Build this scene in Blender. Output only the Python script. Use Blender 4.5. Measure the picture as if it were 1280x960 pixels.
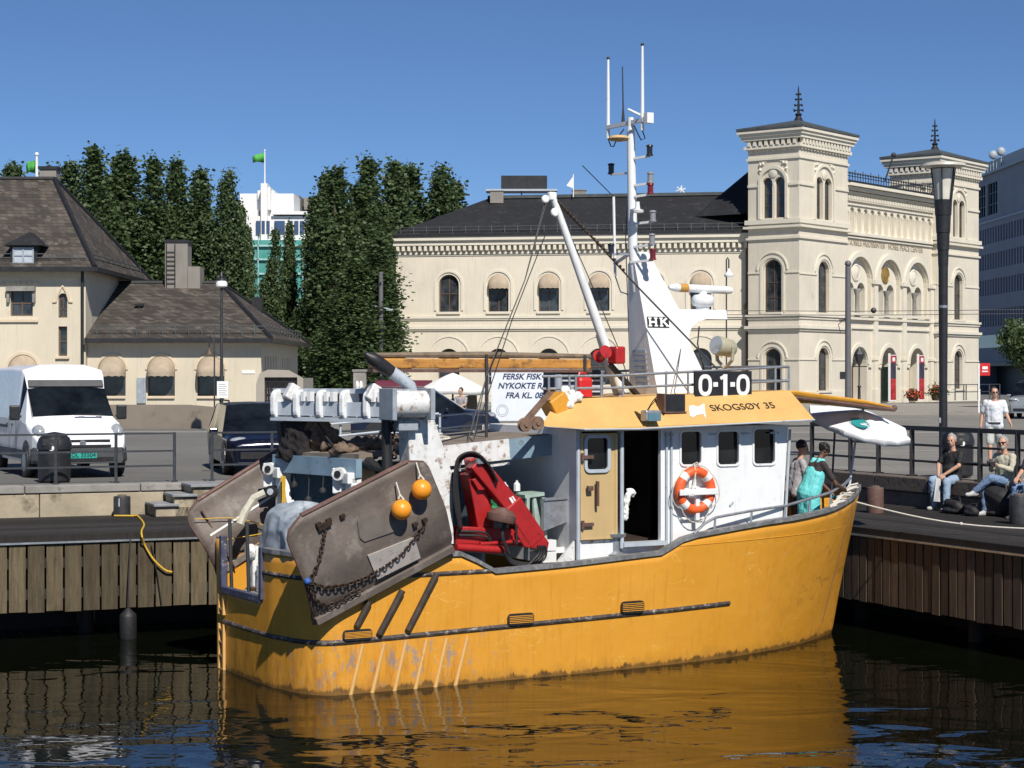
import bpy, bmesh, math, random
from mathutils import noise
from mathutils import Vector, Matrix
from mathutils.geometry import tessellate_polygon
R = math.radians
random.seed(7)
scene = bpy.context.scene
C = scene.collection
for o in list(bpy.data.objects):
    bpy.data.objects.remove(o)

# ---------------------------------------------------------------- camera
F, HC, HOR = 2400.0, 4.3, 468.0          # focal length in px of a 1280 px frame, eye height, horizon row
cam = bpy.data.cameras.new('camera'); camo = bpy.data.objects.new('camera', cam); C.objects.link(camo)
camo.location = (0, 0, HC); camo.rotation_euler = (R(90), 0, 0)
cam.sensor_width = 36; cam.lens = 36 * F / 1280; cam.shift_y = -(480 - HOR) / 1280
cam.clip_start = 0.5; cam.clip_end = 3000
scene.camera = camo
# ---------------------------------------------------------------- sky and sun
SUN_AZ, SUN_EL = 161.0, 45.0             # azimuth clockwise from +Y
wd = bpy.data.worlds.new('World'); scene.world = wd; wd.use_nodes = True
nt = wd.node_tree; nt.nodes.clear()
sky = nt.nodes.new('ShaderNodeTexSky'); sky.sky_type = 'NISHITA'; sky.sun_disc = False
sky.sun_elevation = R(SUN_EL); sky.sun_rotation = R(SUN_AZ)
sky.altitude = 4000; sky.air_density = 1.0; sky.dust_density = 0.0; sky.ozone_density = 8.0
bg = nt.nodes.new('ShaderNodeBackground'); bg.inputs['Strength'].default_value = 0.064
wo = nt.nodes.new('ShaderNodeOutputWorld')
nt.links.new(sky.outputs[0], bg.inputs[0]); nt.links.new(bg.outputs[0], wo.inputs[0])
sl = bpy.data.lights.new('sun', 'SUN'); sl.energy = 4.1; sl.angle = R(0.5); sl.color = (1.0, 0.94, 0.86)
so = bpy.data.objects.new('sun', sl); C.objects.link(so)
sdir = Vector((math.sin(R(SUN_AZ)) * math.cos(R(SUN_EL)), math.cos(R(SUN_AZ)) * math.cos(R(SUN_EL)), math.sin(R(SUN_EL))))
so.rotation_euler = (-sdir).to_track_quat('-Z', 'Y').to_euler(); so.location = sdir * 200
scene.view_settings.view_transform = 'Standard'; scene.view_settings.look = 'None'
scene.view_settings.exposure = 0.46; scene.view_settings.gamma = 1.0
scene.render.engine = 'CYCLES'

# ---------------------------------------------------------------- helpers
def W(px, py, Y):
    return Vector(((px - 640) * Y / F, Y, HC - (py - HOR) * Y / F))
def XP(px, Y): return (px - 640) * Y / F
def ZP(py, Y): return HC - (py - HOR) * Y / F
def G(px, py, z):
    Y = (HC - z) * F / (py - HOR); return Vector(((px - 640) * Y / F, Y, z))

class MB:
    """collects shapes into one mesh"""
    def __init__(s): s.v = []; s.f = []; s.m = []; s.s = []; s.mi = 0
    def add(s, vs, fs, smooth=False):
        b = len(s.v); s.v += [Vector(v) for v in vs]
        for f in fs:
            s.f.append(tuple(b + i for i in f)); s.m.append(s.mi); s.s.append(smooth)
        return s
    def box(s, c, d, rz=0, M=None):
        x, y, z = d[0] / 2, d[1] / 2, d[2] / 2
        vs = [Vector((a * x, b_ * y, c_ * z)) for a in (-1, 1) for b_ in (-1, 1) for c_ in (-1, 1)]
        m = M if M is not None else (Matrix.Translation(c) @ Matrix.Rotation(rz, 4, 'Z'))
        if M is not None: vs = [v + Vector(c) for v in vs]
        vs = [m @ v for v in vs]
        return s.add(vs, [(0, 1, 3, 2), (4, 6, 7, 5), (0, 4, 5, 1), (2, 3, 7, 6), (0, 2, 6, 4), (1, 5, 7, 3)])
    def beam(s, p0, p1, w, h, up=(0, 0, 1)):
        p0, p1 = Vector(p0), Vector(p1); d = (p1 - p0); L = d.length; d.normalize()
        upv = Vector(up); sx = d.cross(upv)
        if sx.length < 1e-4: sx = d.cross(Vector((0, 1, 0)))
        sx.normalize(); uz = sx.cross(d).normalized()
        vs = [p + sx * a * w / 2 + uz * b * h / 2 for p in (p0, p1) for a, b in ((-1, -1), (1, -1), (1, 1), (-1, 1))]
        return s.add(vs, [(0, 1, 2, 3), (7, 6, 5, 4), (0, 4, 5, 1), (1, 5, 6, 2), (2, 6, 7, 3), (3, 7, 4, 0)])
    def tube(s, pts, r, n=8, closed=False, caps=True):
        pts = [Vector(p) for p in pts]; N = len(pts)
        rs = r if isinstance(r, (list, tuple)) else [r] * N
        rings = []; prev = None
        for i, p in enumerate(pts):
            a = pts[(i - 1) % N] if (i > 0 or closed) else p
            b = pts[(i + 1) % N] if (i < N - 1 or closed) else p
            t = (b - a)
            if t.length < 1e-7: t = Vector((0, 0, 1))
            t.normalize()
            if prev is None:
                q = Vector((0, 0, 1)) if abs(t.z) < .9 else Vector((1, 0, 0))
                nx = t.cross(q).normalized()
            else:
                nx = prev - t * prev.dot(t)
                nx = nx.normalized() if nx.length > 1e-6 else t.cross(Vector((1, 0, 0))).normalized()
            prev = nx; ny = t.cross(nx)
            rings.append([p + (nx * math.cos(2 * math.pi * k / n) + ny * math.sin(2 * math.pi * k / n)) * rs[i] for k in range(n)])
        return s.loft(rings, caps=caps and not closed, cyclic=closed, smooth=True)
    def cyl(s, p0, p1, r0, r1=None, n=12):
        return s.tube([p0, p1], [r0, r0 if r1 is None else r1], n)
    def loft(s, rings, caps=True, cyclic=False, smooth=False, ring_closed=True):
        n = len(rings[0]); vs = [v for r in rings for v in r]; fs = []; N = len(rings)
        for i in range(N if cyclic else N - 1):
            j = (i + 1) % N
            for k in range(n if ring_closed else n - 1):
                l = (k + 1) % n
                fs.append((i * n + k, i * n + l, j * n + l, j * n + k))
        s.add(vs, fs, smooth)
        if caps:
            s.add(rings[0], [tuple(range(n))[::-1]]); s.add(rings[-1], [tuple(range(n))])
        return s
    def lathe(s, prof, c=(0, 0, 0), n=16, M=None, smooth=True):
        m = M if M is not None else Matrix.Translation(c)
        rings = [[m @ Vector((r * math.cos(2 * math.pi * k / n), r * math.sin(2 * math.pi * k / n), z)) for k in range(n)] for r, z in prof]
        return s.loft(rings, caps=True, smooth=smooth)
    def ball(s, c, r, nu=16, nv=10, M=None):
        if not isinstance(r, (list, tuple)): r = (r, r, r)
        m = M if M is not None else Matrix.Identity(4)
        c = Vector(c); rings = []
        for i in range(nv + 1):
            a = -math.pi / 2 + math.pi * i / nv; ca = max(math.cos(a), .02)
            rings.append([c + m.to_3x3() @ Vector((r[0] * ca * math.cos(2 * math.pi * k / nu), r[1] * ca * math.sin(2 * math.pi * k / nu), r[2] * math.sin(a))) for k in range(nu)])
        return s.loft(rings, caps=True, smooth=True)
    def capsule(s, p0, p1, r0, r1=None, n=12):
        r1 = r0 if r1 is None else r1
        p0, p1 = Vector(p0), Vector(p1); d = p1 - p0
        if d.length < 1e-5: return s.ball(p0, r0)
        d.normalize(); pts = []; rs = []
        for a in (-85, -55, -25):
            pts.append(p0 + d * r0 * math.sin(R(a))); rs.append(r0 * math.cos(R(a)))
        pts.append(p0); rs.append(r0); pts.append(p1); rs.append(r1)
        for a in (25, 55, 85):
            pts.append(p1 + d * r1 * math.sin(R(a))); rs.append(r1 * math.cos(R(a)))
        return s.tube(pts, rs, n)
    def prism(s, poly, d0, d1, M):
        """2D polygon in the M frame's x,y, extruded along its z from d0 to d1"""
        n = len(poly)
        a = [M @ Vector((p[0], p[1], d0)) for p in poly]; b = [M @ Vector((p[0], p[1], d1)) for p in poly]
        s.add(a + b, [tuple(range(n))[::-1], tuple(range(n, 2 * n))] + [(i, (i + 1) % n, n + (i + 1) % n, n + i) for i in range(n)])
        return s
    def wall(s, outer, holes, M, reveal=.2, back=False):
        polys = [[Vector((p[0], p[1], 0)) for p in outer]] + [[Vector((p[0], p[1], 0)) for p in h] for h in holes]
        flat = [p for q in polys for p in q]
        tris = tessellate_polygon(polys)
        fs = []
        for t in tris:
            a, b, c = (flat[i] for i in t)
            if (b - a).cross(c - a).z < 0: t = (t[0], t[2], t[1])
            fs.append(tuple(t))
        s.add([M @ p for p in flat], fs)
        for h in holes:
            n = len(h)
            a = [M @ Vector((p[0], p[1], 0)) for p in h]; b = [M @ Vector((p[0], p[1], -reveal)) for p in h]
            s.add(a + b, [(i, (i + 1) % n, n + (i + 1) % n, n + i) for i in range(n)])
        return s
    def band(s, path, w, d, M, closed=False, base=0.0):
        """moulding of width w and projection d along a 2D path in the face plane"""
        P = [Vector((p[0], p[1])) for p in path]; N = len(P); rings = []
        for i, p in enumerate(P):
            a = P[i - 1] if (i > 0 or closed) else p; b = P[(i + 1) % N] if (i < N - 1 or closed) else p
            t = (b - a).normalized(); nn = Vector((-t.y, t.x))
            o, q = p + nn * w / 2, p - nn * w / 2
            rings.append([M @ Vector((q.x, q.y, base)), M @ Vector((q.x, q.y, base + d)), M @ Vector((o.x, o.y, base + d)), M @ Vector((o.x, o.y, base))])
        return s.loft(rings, caps=not closed, cyclic=closed)
    def build(s, name, mats, parent=None, world=False, bevel=0, remesh=0, sub=0, solid=0, disp=None):
        me = bpy.data.meshes.new(name); me.from_pydata([tuple(v) for v in s.v], [], s.f)
        if not isinstance(mats, (list, tuple)): mats = [mats]
        for m in mats: me.materials.append(m)
        me.polygons.foreach_set('material_index', s.m); me.polygons.foreach_set('use_smooth', s.s)
        me.validate(); me.update()
        if any(s.s) and not remesh: me.set_sharp_from_angle(angle=R(42))
        o = bpy.data.objects.new(name, me); C.objects.link(o)
        if parent:
            o.parent = parent
            if world: o.matrix_parent_inverse = parent.matrix_basis.inverted()
        if remesh:
            md = o.modifiers.new('remesh', 'REMESH'); md.mode = 'VOXEL'; md.voxel_size = remesh; md.use_smooth_shade = True
            sm = o.modifiers.new('smooth', 'SMOOTH'); sm.iterations = 2; sm.factor = .5
        if solid:
            md = o.modifiers.new('solid', 'SOLIDIFY'); md.thickness = solid; md.offset = 0
        if bevel:
            md = o.modifiers.new('bevel', 'BEVEL'); md.width = bevel; md.segments = 2; md.limit_method = 'ANGLE'; md.angle_limit = R(40)
        if disp:
            tx = bpy.data.textures.new(name, 'CLOUDS'); tx.noise_scale = disp[1]; tx.noise_depth = 3; md = o.modifiers.new('folds', 'DISPLACE'); md.texture = tx; md.texture_coords = 'LOCAL'; md.strength = disp[0]; md.mid_level = .5
        if sub:
            md = o.modifiers.new('sub', 'SUBSURF'); md.levels = sub; md.render_levels = sub
        return o
    def solo(s, name, mats, label, cat, group=None, loc=None, **k):
        """a thing that is one mesh: origin moved to its base"""
        if loc is None:
            xs = [v.x for v in s.v]; ys = [v.y for v in s.v]; zs = [v.z for v in s.v]
            loc = Vector(((min(xs) + max(xs)) / 2, (min(ys) + max(ys)) / 2, min(zs)))
        loc = Vector(loc); s.v = [v - loc for v in s.v]
        o = s.build(name, mats, **k); o.location = loc
        return tag(o, label, cat, group)

def tag(o, label, cat, group=None):
    o['label'] = label; o['category'] = cat
    if group: o['group'] = group
    return o
def thing(name, label, cat, loc=(0, 0, 0), rz=0, group=None):
    o = bpy.data.objects.new(name, None); C.objects.link(o); o.empty_display_size = .3
    o.location = loc; o.rotation_euler = (0, 0, rz)
    o.matrix_basis = Matrix.Translation(Vector(loc)) @ Matrix.Rotation(rz, 4, 'Z')
    return tag(o, label, cat, group)
def struct(mb, name, mats, **k):
    o = mb.build(name, mats, **k); o['kind'] = 'structure'; return o
def dup(root, loc, rz, label, group=None):
    def cp(o, par):
        c = o.copy(); C.objects.link(c)
        if par: c.parent = par
        for ch in KIDS.get(o.name, [k for k in o.children]): cp(ch, c)
        return c
    r = cp(root, None); r.location = loc; r.rotation_euler = (0, 0, rz); r['label'] = label
    if group: r['group'] = group
    return r
KIDS = {}
def face(P, U):
    """frame of a vertical wall: x along U (to the right seen from outside), y up, z outward"""
    U = Vector((U[0], U[1], 0)).normalized(); N = Vector((U.y, -U.x, 0)); P = Vector(P)
    return Matrix(((U.x, 0, N.x, P.x), (U.y, 0, N.y, P.y), (0, 1, 0, P.z), (0, 0, 0, 1)))
def rect(x0, z0, x1, z1): return [(x0, z0), (x1, z0), (x1, z1), (x0, z1)]
def arch(cx, z0, w, zs, n=10, rise=None):
    r = w / 2; k = 1 if rise is None else rise / r
    return [(cx - r, z0), (cx + r, z0)] + [(cx + r * math.cos(math.pi * i / n), zs + k * r * math.sin(math.pi * i / n)) for i in range(n + 1)]
def arc(cx, zs, r, n=12, a0=0, a1=180):
    return [(cx + r * math.cos(R(a0 + (a1 - a0) * i / n)), zs + r * math.sin(R(a0 + (a1 - a0) * i / n))) for i in range(n + 1)]
def rrect(x0, z0, x1, z1, r, n=4):
    out = []
    for cx, cz, a in ((x1 - r, z0 + r, -90), (x1 - r, z1 - r, 0), (x0 + r, z1 - r, 90), (x0 + r, z0 + r, 180)):
        for i in range(n + 1):
            t = R(a + 90 * i / n); out.append((cx + r * math.cos(t), cz + r * math.sin(t)))
    return out
def text(s, name, size, M, mat, parent=None, world=False, bold=0.0, ext=.004, shear=0, sx=1.0, align='CENTER'):
    cu = bpy.data.curves.new(name, 'FONT'); cu.body = s; cu.size = size; cu.extrude = ext; cu.offset = bold; cu.shear = shear
    cu.align_x = align; cu.align_y = 'CENTER'
    t = bpy.data.objects.new(name + '_tmp', cu); C.objects.link(t)
    bpy.context.view_layer.update()
    me = bpy.data.meshes.new_from_object(t.evaluated_get(bpy.context.evaluated_depsgraph_get()))
    bpy.data.objects.remove(t); me.name = name
    me.transform(M @ Matrix.Diagonal((sx, 1, 1, 1))); me.materials.clear(); me.materials.append(mat)
    o = bpy.data.objects.new(name, me); C.objects.link(o)
    if parent:
        o.parent = parent
        if world: o.matrix_parent_inverse = parent.matrix_basis.inverted()
    return o
def curve(pts, n=5):
    P = [Vector(p) for p in pts]; P = [P[0] * 2 - P[1]] + P + [P[-1] * 2 - P[-2]]; out = []
    for i in range(1, len(P) - 2):
        a, b, c, d = P[i - 1:i + 3]
        for k in range(n):
            t = k / n; out.append(.5 * (2 * b + (c - a) * t + (2 * a - 5 * b + 4 * c - d) * t * t + (3 * b - a - 3 * c + d) * t ** 3))
    return out + [P[-2]]
def smoothstep(a, b, x):
    t = max(0, min(1, (x - a) / (b - a))); return t * t * (3 - 2 * t)
def lerp(a, b, t): return a + (b - a) * t
def table(x, T):
    if x <= T[0][0]: return T[0][1]
    for (a, b), (c, d) in zip(T, T[1:]):
        if x <= c: return b + (d - b) * (x - a) / (c - a)
    return T[-1][1]

# ---------------------------------------------------------------- materials
class NT:
    def __init__(s, name):
        s.m = bpy.data.materials.new(name); s.m.use_nodes = True; s.t = s.m.node_tree
        s.b = s.t.nodes['Principled BSDF']; s.co = s.n('ShaderNodeTexCoord').outputs['Object']
    def n(s, t): return s.t.nodes.new(t)
    def l(s, a, b): s.t.links.new(a, b)
    def mapped(s, sc):
        mp = s.n('ShaderNodeMapping'); mp.inputs['Scale'].default_value = sc; s.l(s.co, mp.inputs[0]); return mp.outputs[0]
    def noise(s, scale, detail=5, rough=.6, vec=None, dist=0):
        x = s.n('ShaderNodeTexNoise'); x.inputs['Scale'].default_value = scale; x.inputs['Detail'].default_value = detail
        x.inputs['Roughness'].default_value = rough; x.inputs['Distortion'].default_value = dist
        s.l(vec if vec is not None else s.co, x.inputs['Vector']); return x.outputs['Fac']
    def ramp(s, fac, a, b, lo=0, hi=1):
        r = s.n('ShaderNodeMapRange'); r.inputs['From Min'].default_value = a; r.inputs['From Max'].default_value = b
        r.inputs['To Min'].default_value = lo; r.inputs['To Max'].default_value = hi
        s.l(fac, r.inputs['Value']); return r.outputs[0]
    def mix(s, fac, a, b, mode='MIX'):
        x = s.n('ShaderNodeMix'); x.data_type = 'RGBA'; x.blend_type = mode
        for i, q in ((0, fac), (6, a), (7, b)):
            if isinstance(q, (int, float)): x.inputs[i].default_value = q
            elif isinstance(q, tuple): x.inputs[i].default_value = (*q[:3], 1)
            else: s.l(q, x.inputs[i])
        return x.outputs[2]
    def math(s, op, a, b=0.0):
        x = s.n('ShaderNodeMath'); x.operation = op
        for i, q in ((0, a), (1, b)):
            if isinstance(q, (int, float)): x.inputs[i].default_value = q
            else: s.l(q, x.inputs[i])
        return x.outputs[0]
    def sep(s):
        x = s.n('ShaderNodeSeparateXYZ'); s.l(s.co, x.inputs[0]); return x.outputs
    def bump(s, h, strength=.3, dist=.02):
        x = s.n('ShaderNodeBump'); x.inputs['Strength'].default_value = strength; x.inputs['Distance'].default_value = dist
        s.l(h, x.inputs['Height']); s.l(x.outputs[0], s.b.inputs['Normal'])
    def fin(s, col, rough=.6, metal=0, spec=.5):
        if isinstance(col, tuple): s.b.inputs['Base Color'].default_value = (*col[:3], 1)
        else: s.l(col, s.b.inputs['Base Color'])
        if isinstance(rough, (int, float)): s.b.inputs['Roughness'].default_value = rough
        else: s.l(rough, s.b.inputs['Roughness'])
        s.b.inputs['Metallic'].default_value = metal; s.b.inputs['Specular IOR Level'].default_value = spec
        return s.m
def k_(c, f): return tuple(min(1, x * f) for x in c)
def mat(name, col, rough=.6, metal=0, var=.15, scale=3, bump=0, bscale=40, dirt=None, streak=0, island=0, spec=.5):
    """painted / plain material: mottling, optional dirt (colour, amount, scale), vertical streaks, per-piece variation"""
    t = NT(name); c = t.mix(t.ramp(t.noise(scale), .3, .7), k_(col, 1 - var), k_(col, 1 + var))
    if island:
        g = t.n('ShaderNodeNewGeometry'); c = t.mix(1.0, c, t.mix(g.outputs['Random Per Island'], (1 - island,) * 3, (1 + island,) * 3), 'MULTIPLY')
    if streak:
        v = t.mapped((6, 6, .5)); c = t.mix(t.ramp(t.noise(1.3, 6, .7, v), .5, .75, 0, streak), c, k_(col, .45))
    if dirt:
        dc, am, ds = dirt; th = .68 - .35 * am
        c = t.mix(t.ramp(t.noise(ds, 8, .7), th, th + .12), c, dc)
    if bump: t.bump(t.noise(bscale, 6, .6), bump, .02)
    r = t.ramp(t.noise(scale * 2.3), .2, .8, max(0, rough - .12), min(1, rough + .12))
    return t.fin(c, r, metal, spec)

M_ = {}
def glass(name, col=(.012, .015, .018), rough=.06):
    t = NT(name); c = t.mix(t.ramp(t.noise(1.7, 3), .35, .7), k_(col, .6), k_(col, 2.2)); return t.fin(c, rough, 0, .6)
M_['white'] = mat('white_paint', (.74, .76, .76), .38, var=.06, scale=2, dirt=((.36, .3, .24), .16, 5), streak=.28, bump=.06, bscale=8)
M_['whitew'] = mat('worn_white_paint', (.66, .67, .66), .5, var=.1, scale=6, dirt=((.25, .17, .11), .42, 9), streak=.35, bump=.15, bscale=25)
M_['grey'] = mat('grey_paint', (.30, .34, .38), .5, var=.15, scale=4, dirt=((.16, .12, .09), .3, 6), streak=.3)
M_['lgrey'] = mat('light_grey_paint', (.42, .47, .52), .45, var=.1, scale=4, dirt=((.2, .17, .14), .2, 7), streak=.3)
M_['bluegrey'] = mat('blue_grey_paint', (.20, .30, .38), .55, var=.15, scale=3, dirt=((.12, .1, .08), .3, 6), streak=.4)
M_['steel'] = mat('galvanised_steel', (.36, .38, .40), .38, .6, var=.2, scale=9, dirt=((.2, .13, .08), .15, 14))
M_['black'] = mat('black_paint', (.018, .018, .020), .45, var=.3, scale=8)
M_['rubber'] = mat('black_rubber', (.014, .014, .015), .6, var=.3, scale=12)
M_['darkmetal'] = mat('dark_metal', (.045, .047, .05), .5, .3, var=.3, scale=8, dirt=((.12, .07, .04), .2, 10))
M_['rail'] = mat('dark_rail_paint', (.035, .04, .046), .5, var=.25, scale=8, dirt=((.1, .07, .05), .15, 12))
M_['rust'] = mat('rusty_brown', (.115, .062, .048), .65, .0, var=.25, scale=5, dirt=((.22, .15, .12), .3, 7), bump=.2, bscale=30)
M_['door_plate'] = mat('trawl_door_steel', (.128, .104, .088), .6, 0, var=.25, scale=2.5, dirt=((.20, .172, .15), .42, 3.2), streak=.3, bump=.25, bscale=22)
M_['chain'] = mat('rusty_chain', (.06, .04, .03), .6, .5, var=.4, scale=20)
M_['red'] = mat('red_crane_paint', (.36, .018, .018), .34, var=.15, scale=5, dirt=((.10, .02, .02), .3, 7), streak=.3)
M_['redcan'] = mat('red_plastic', (.55, .02, .02), .4, var=.1)
M_['orange'] = mat('orange_plastic', (.80, .12, .03), .45, var=.08, scale=10, dirt=((.5, .1, .04), .2, 20))
M_['buoy'] = mat('orange_float', (.82, .30, .02), .4, var=.1, scale=12, dirt=((.5, .2, .04), .3, 15))
M_['wood_tan'] = mat('tan_door_paint', (.50, .36, .17), .45, var=.06, scale=3, streak=.15)
M_['cloth'] = mat('white_cloth', (.75, .75, .72), .8, var=.06, scale=8)
M_['glass'] = glass('dark_glass', (.008, .009, .010), .1)
M_['glass2'] = glass('window_glass', (.03, .035, .04), .12)
M_['textblack'] = mat('black_lettering', (.014, .014, .018), .5)
M_['textwhite'] = mat('white_lettering', (.78, .78, .76), .5, var=.04)
M_['cream'] = mat('cream_plaster', (.63, .58, .475), .85, var=.07, scale=.35, streak=.3, dirt=((.46, .42, .35), .18, .9), bump=.08, bscale=10, spec=.2)
M_['cream2'] = mat('cream_plaster_trim', (.64, .60, .50), .85, var=.06, scale=1.0, spec=.2)
M_['cream3'] = mat('old_cream_plaster', (.60, .54, .42), .85, var=.08, scale=.3, streak=.3, dirt=((.44, .38, .29), .2, .9), bump=.08, bscale=10, spec=.2)
M_['frame'] = mat('brown_window_frame', (.10, .065, .04), .6)
M_['awning'] = mat('striped_awning_cloth', (.37, .30, .22), .9, var=.12, scale=4)
M_['stone'] = mat('weathered_stone', (.36, .31, .225), .9, var=.25, scale=1.2, dirt=((.14, .115, .08), .45, 1.6), bump=.5, bscale=7, spec=.2)
M_['stone2'] = mat('grey_stone', (.25, .24, .22), .9, var=.25, scale=2, dirt=((.12, .11, .10), .3, 3), bump=.4, bscale=9, spec=.2)
M_['granite'] = mat('dark_granite', (.14, .115, .095), .85, var=.3, scale=3, dirt=((.07, .055, .045), .4, 3), bump=.5, bscale=12, spec=.3)
M_['slatestep'] = mat('slate_step', (.24, .25, .26), .7, var=.2, scale=4, bump=.2)
M_['concrete'] = mat('concrete', (.24, .225, .20), .9, var=.12, scale=1, dirt=((.15, .13, .11), .25, 2), streak=.3, bump=.2, bscale=14, spec=.2)
M_['darkconc'] = mat('dark_shade_concrete', (.02, .019, .017), .8, var=.3, scale=1)  # near-black colour holds the shade under the quays
M_['rope'] = mat('pale_rope', (.55, .52, .45), .9, var=.15, scale=30)
M_['yrope'] = mat('yellow_rope', (.62, .38, .03), .8, var=.15, scale=30)
M_['wire'] = mat('wire_rope', (.05, .05, .05), .5, .5, var=.2, scale=30)
M_['maroon'] = mat('maroon_awning', (.10, .012, .03), .8, var=.15)
M_['tarp'] = mat('grey_tarpaulin', (.27, .31, .35), .5, var=.14, scale=3, dirt=((.16, .17, .18), .25, 4), bump=.25, bscale=7)
M_['roofyel'] = mat('faded_and_lit_yellow_paint', (.62, .37, .125), .5, var=.08, scale=2, dirt=((.42, .25, .08), .22, 5), streak=.15)
M_['yelcan'] = mat('yellow_canvas', (.62, .30, .03), .8, var=.12, scale=3, streak=.2)

def hull_material():
    t = NT('yellow_hull_paint'); z = t.sep()[2]; x = t.sep()[0]
    base = t.mix(t.ramp(t.noise(.9, 5), .3, .7), (.60, .272, .025), (.66, .312, .038))
    base = t.mix(t.ramp(t.noise(6, 6, .7, t.mapped((1, 1, .25))), .55, .8, 0, .5), base, (.52, .23, .025))
    # scrapes: thin pale lines
    w = t.noise(1.1, 3, .5, t.mapped((.8, .8, 2.2)), 1.5)
    line = t.math('LESS_THAN', t.math('ABSOLUTE', t.math('SUBTRACT', w, .5)), .004)
    base = t.mix(t.math('MULTIPLY', t.math('MULTIPLY', line, .45), t.ramp(t.noise(.8, 2), .5, .6)), base, (.80, .52, .14))
    # worn blue-grey patches on the quarter, low on the side near the stern
    qx = t.math('MULTIPLY', t.ramp(x, 3.2, 2.0), t.ramp(x, -.1, .15)); qz = t.math('MULTIPLY', t.ramp(z, .85, .6), 1)
    worn = t.math('MULTIPLY', t.math('MULTIPLY', qx, qz), t.ramp(t.noise(4.5, 9, .75, t.mapped((1.3, 1.3, .7))), .53, .60))
    base = t.mix(t.math('MULTIPLY', worn, .85), base, (.25, .25, .245))
    rust = t.math('MULTIPLY', t.math('MULTIPLY', t.ramp(x, 3.6, 1.5), t.ramp(z, 1.0, .3)), t.ramp(t.noise(3, 8, .7, t.mapped((3, 3, .5))), .46, .7, 0, .8))
    base = t.mix(rust, base, (.30, .105, .02))
    # rust runs everywhere, faint
    run = t.ramp(t.noise(2, 8, .75, t.mapped((7, 7, .35))), .54, .78, 0, .6); base = t.mix(run, base, (.36, .13, .02))
    # scuffs by the bow
    sc = t.math('MULTIPLY', t.ramp(x, 7.6, 9.4), t.ramp(t.noise(3.2, 9, .75, t.mapped((1, 1, 1.6))), .54, .66, 0, .75)); base = t.mix(sc, base, (.24, .12, .03))
    # weed and grime at the water line
    wz = t.math('ADD', z, t.math('MULTIPLY', t.noise(2.2, 8, .8, t.mapped((1.4, 1.4, .2))), -.40))
    base = t.mix(t.ramp(wz, -.16, -.12, 1, 0), base, (.022, .017, .010))
    base = t.mix(t.ramp(t.math('ADD', z, t.math('MULTIPLY', t.noise(5, 6, .7, t.mapped((1, 1, .3))), -.5)), -.24, -.06, .55, 0), base, (.34, .17, .035))
    t.bump(t.noise(1.3, 3), .30, .05)
    return t.fin(base, t.ramp(t.noise(3), .3, .7, .32, .5), 0, .45)
M_['hull'] = hull_material()

def planks_material(name, col, var):
    t = NT(name); g = t.n('ShaderNodeNewGeometry')
    c = t.mix(t.ramp(t.noise(3.2, 8, .72, t.mapped((5, 5, .45))), .3, .72), k_(col, 1 - var), k_(col, 1 + var))
    c = t.mix(1.0, c, t.mix(g.outputs['Random Per Island'], (.62, .60, .58), (1.3, 1.28, 1.2)), 'MULTIPLY')
    c = t.mix(t.ramp(t.noise(1.7, 7, .7), .55, .72, 0, .6), c, k_(col, .40))
    c = t.mix(t.ramp(t.noise(7, 4, .6), .66, .74, 0, .6), c, k_(col, .25))
    t.bump(t.noise(6, 7, .7, t.mapped((6, 6, .6))), .5, .012); return t.fin(c, .82, 0, .25)
M_['planks'] = planks_material('weathered_planks', (.100, .081, .052), .5)
M_['planks2'] = planks_material('dark_planks', (.098, .074, .054), .35)
M_['deckwood'] = planks_material('tarred_deck_boards', (.030, .028, .027), .3)
def varnish():
    t = NT('varnished_spar'); c = t.mix(t.ramp(t.noise(3, 8, .75, t.mapped((.8, 6, 6))), .3, .7), (.36, .15, .03), (.58, .30, .07))
    c = t.mix(t.ramp(t.noise(4, 7, .7), .5, .62, 0, .85), c, (.13, .06, .025)); return t.fin(c, .45)
M_['spar'] = varnish()

def slate(name, c1, c2, sc=1.0):
    t = NT(name); x, y, z = t.sep(); cb = t.n('ShaderNodeCombineXYZ')
    t.l(t.math('ADD', x, y), cb.inputs[0]); t.l(t.math('MULTIPLY', z, 1.25), cb.inputs[1])
    b = t.n('ShaderNodeTexBrick'); t.l(cb.outputs[0], b.inputs['Vector']); b.inputs['Scale'].default_value = sc
    b.inputs['Color1'].default_value = (*c1, 1); b.inputs['Color2'].default_value = (*c2, 1); b.inputs['Mortar'].default_value = (*k_(c1, .45), 1)
    b.inputs['Mortar Size'].default_value = .012; b.inputs['Brick Width'].default_value = .34; b.inputs['Row Height'].default_value = .22; b.inputs['Bias'].default_value = -.1
    c = t.mix(t.ramp(t.noise(.5, 6, .7), .4, .65, 0, .7), b.outputs['Color'], k_(c1, .7))
    c = t.mix(t.ramp(t.noise(1.4, 7, .7), .56, .68, 0, .75), c, k_(c2, 1.5))
    t.bump(b.outputs['Fac'], -.5, .02); return t.fin(c, .8, 0, .25)
M_['slate'] = slate('old_slate_roof', (.052, .046, .040), (.125, .106, .088))
M_['slate2'] = slate('smooth_slate_roof', (.022, .023, .026), (.030, .031, .035), 1.6)
M_['lead'] = mat('lead_roofing', (.075, .085, .085), .6, .2, var=.25, scale=1.5)
M_['roofedge'] = mat('roof_edge_metal', (.02, .021, .023), .55, .2, var=.3)

def asphalt():
    t = NT('plaza_asphalt'); c = t.mix(t.ramp(t.noise(.12, 6, .65), .3, .7), (.12, .118, .11), (.19, .184, .17))
    c = t.mix(t.ramp(t.noise(1.6, 8, .75), .5, .75, 0, .5), c, (.10, .098, .092))
    t.bump(t.noise(30, 4), .25, .01); return t.fin(c, .85, 0, .3)
M_['asphalt'] = asphalt()

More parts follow.
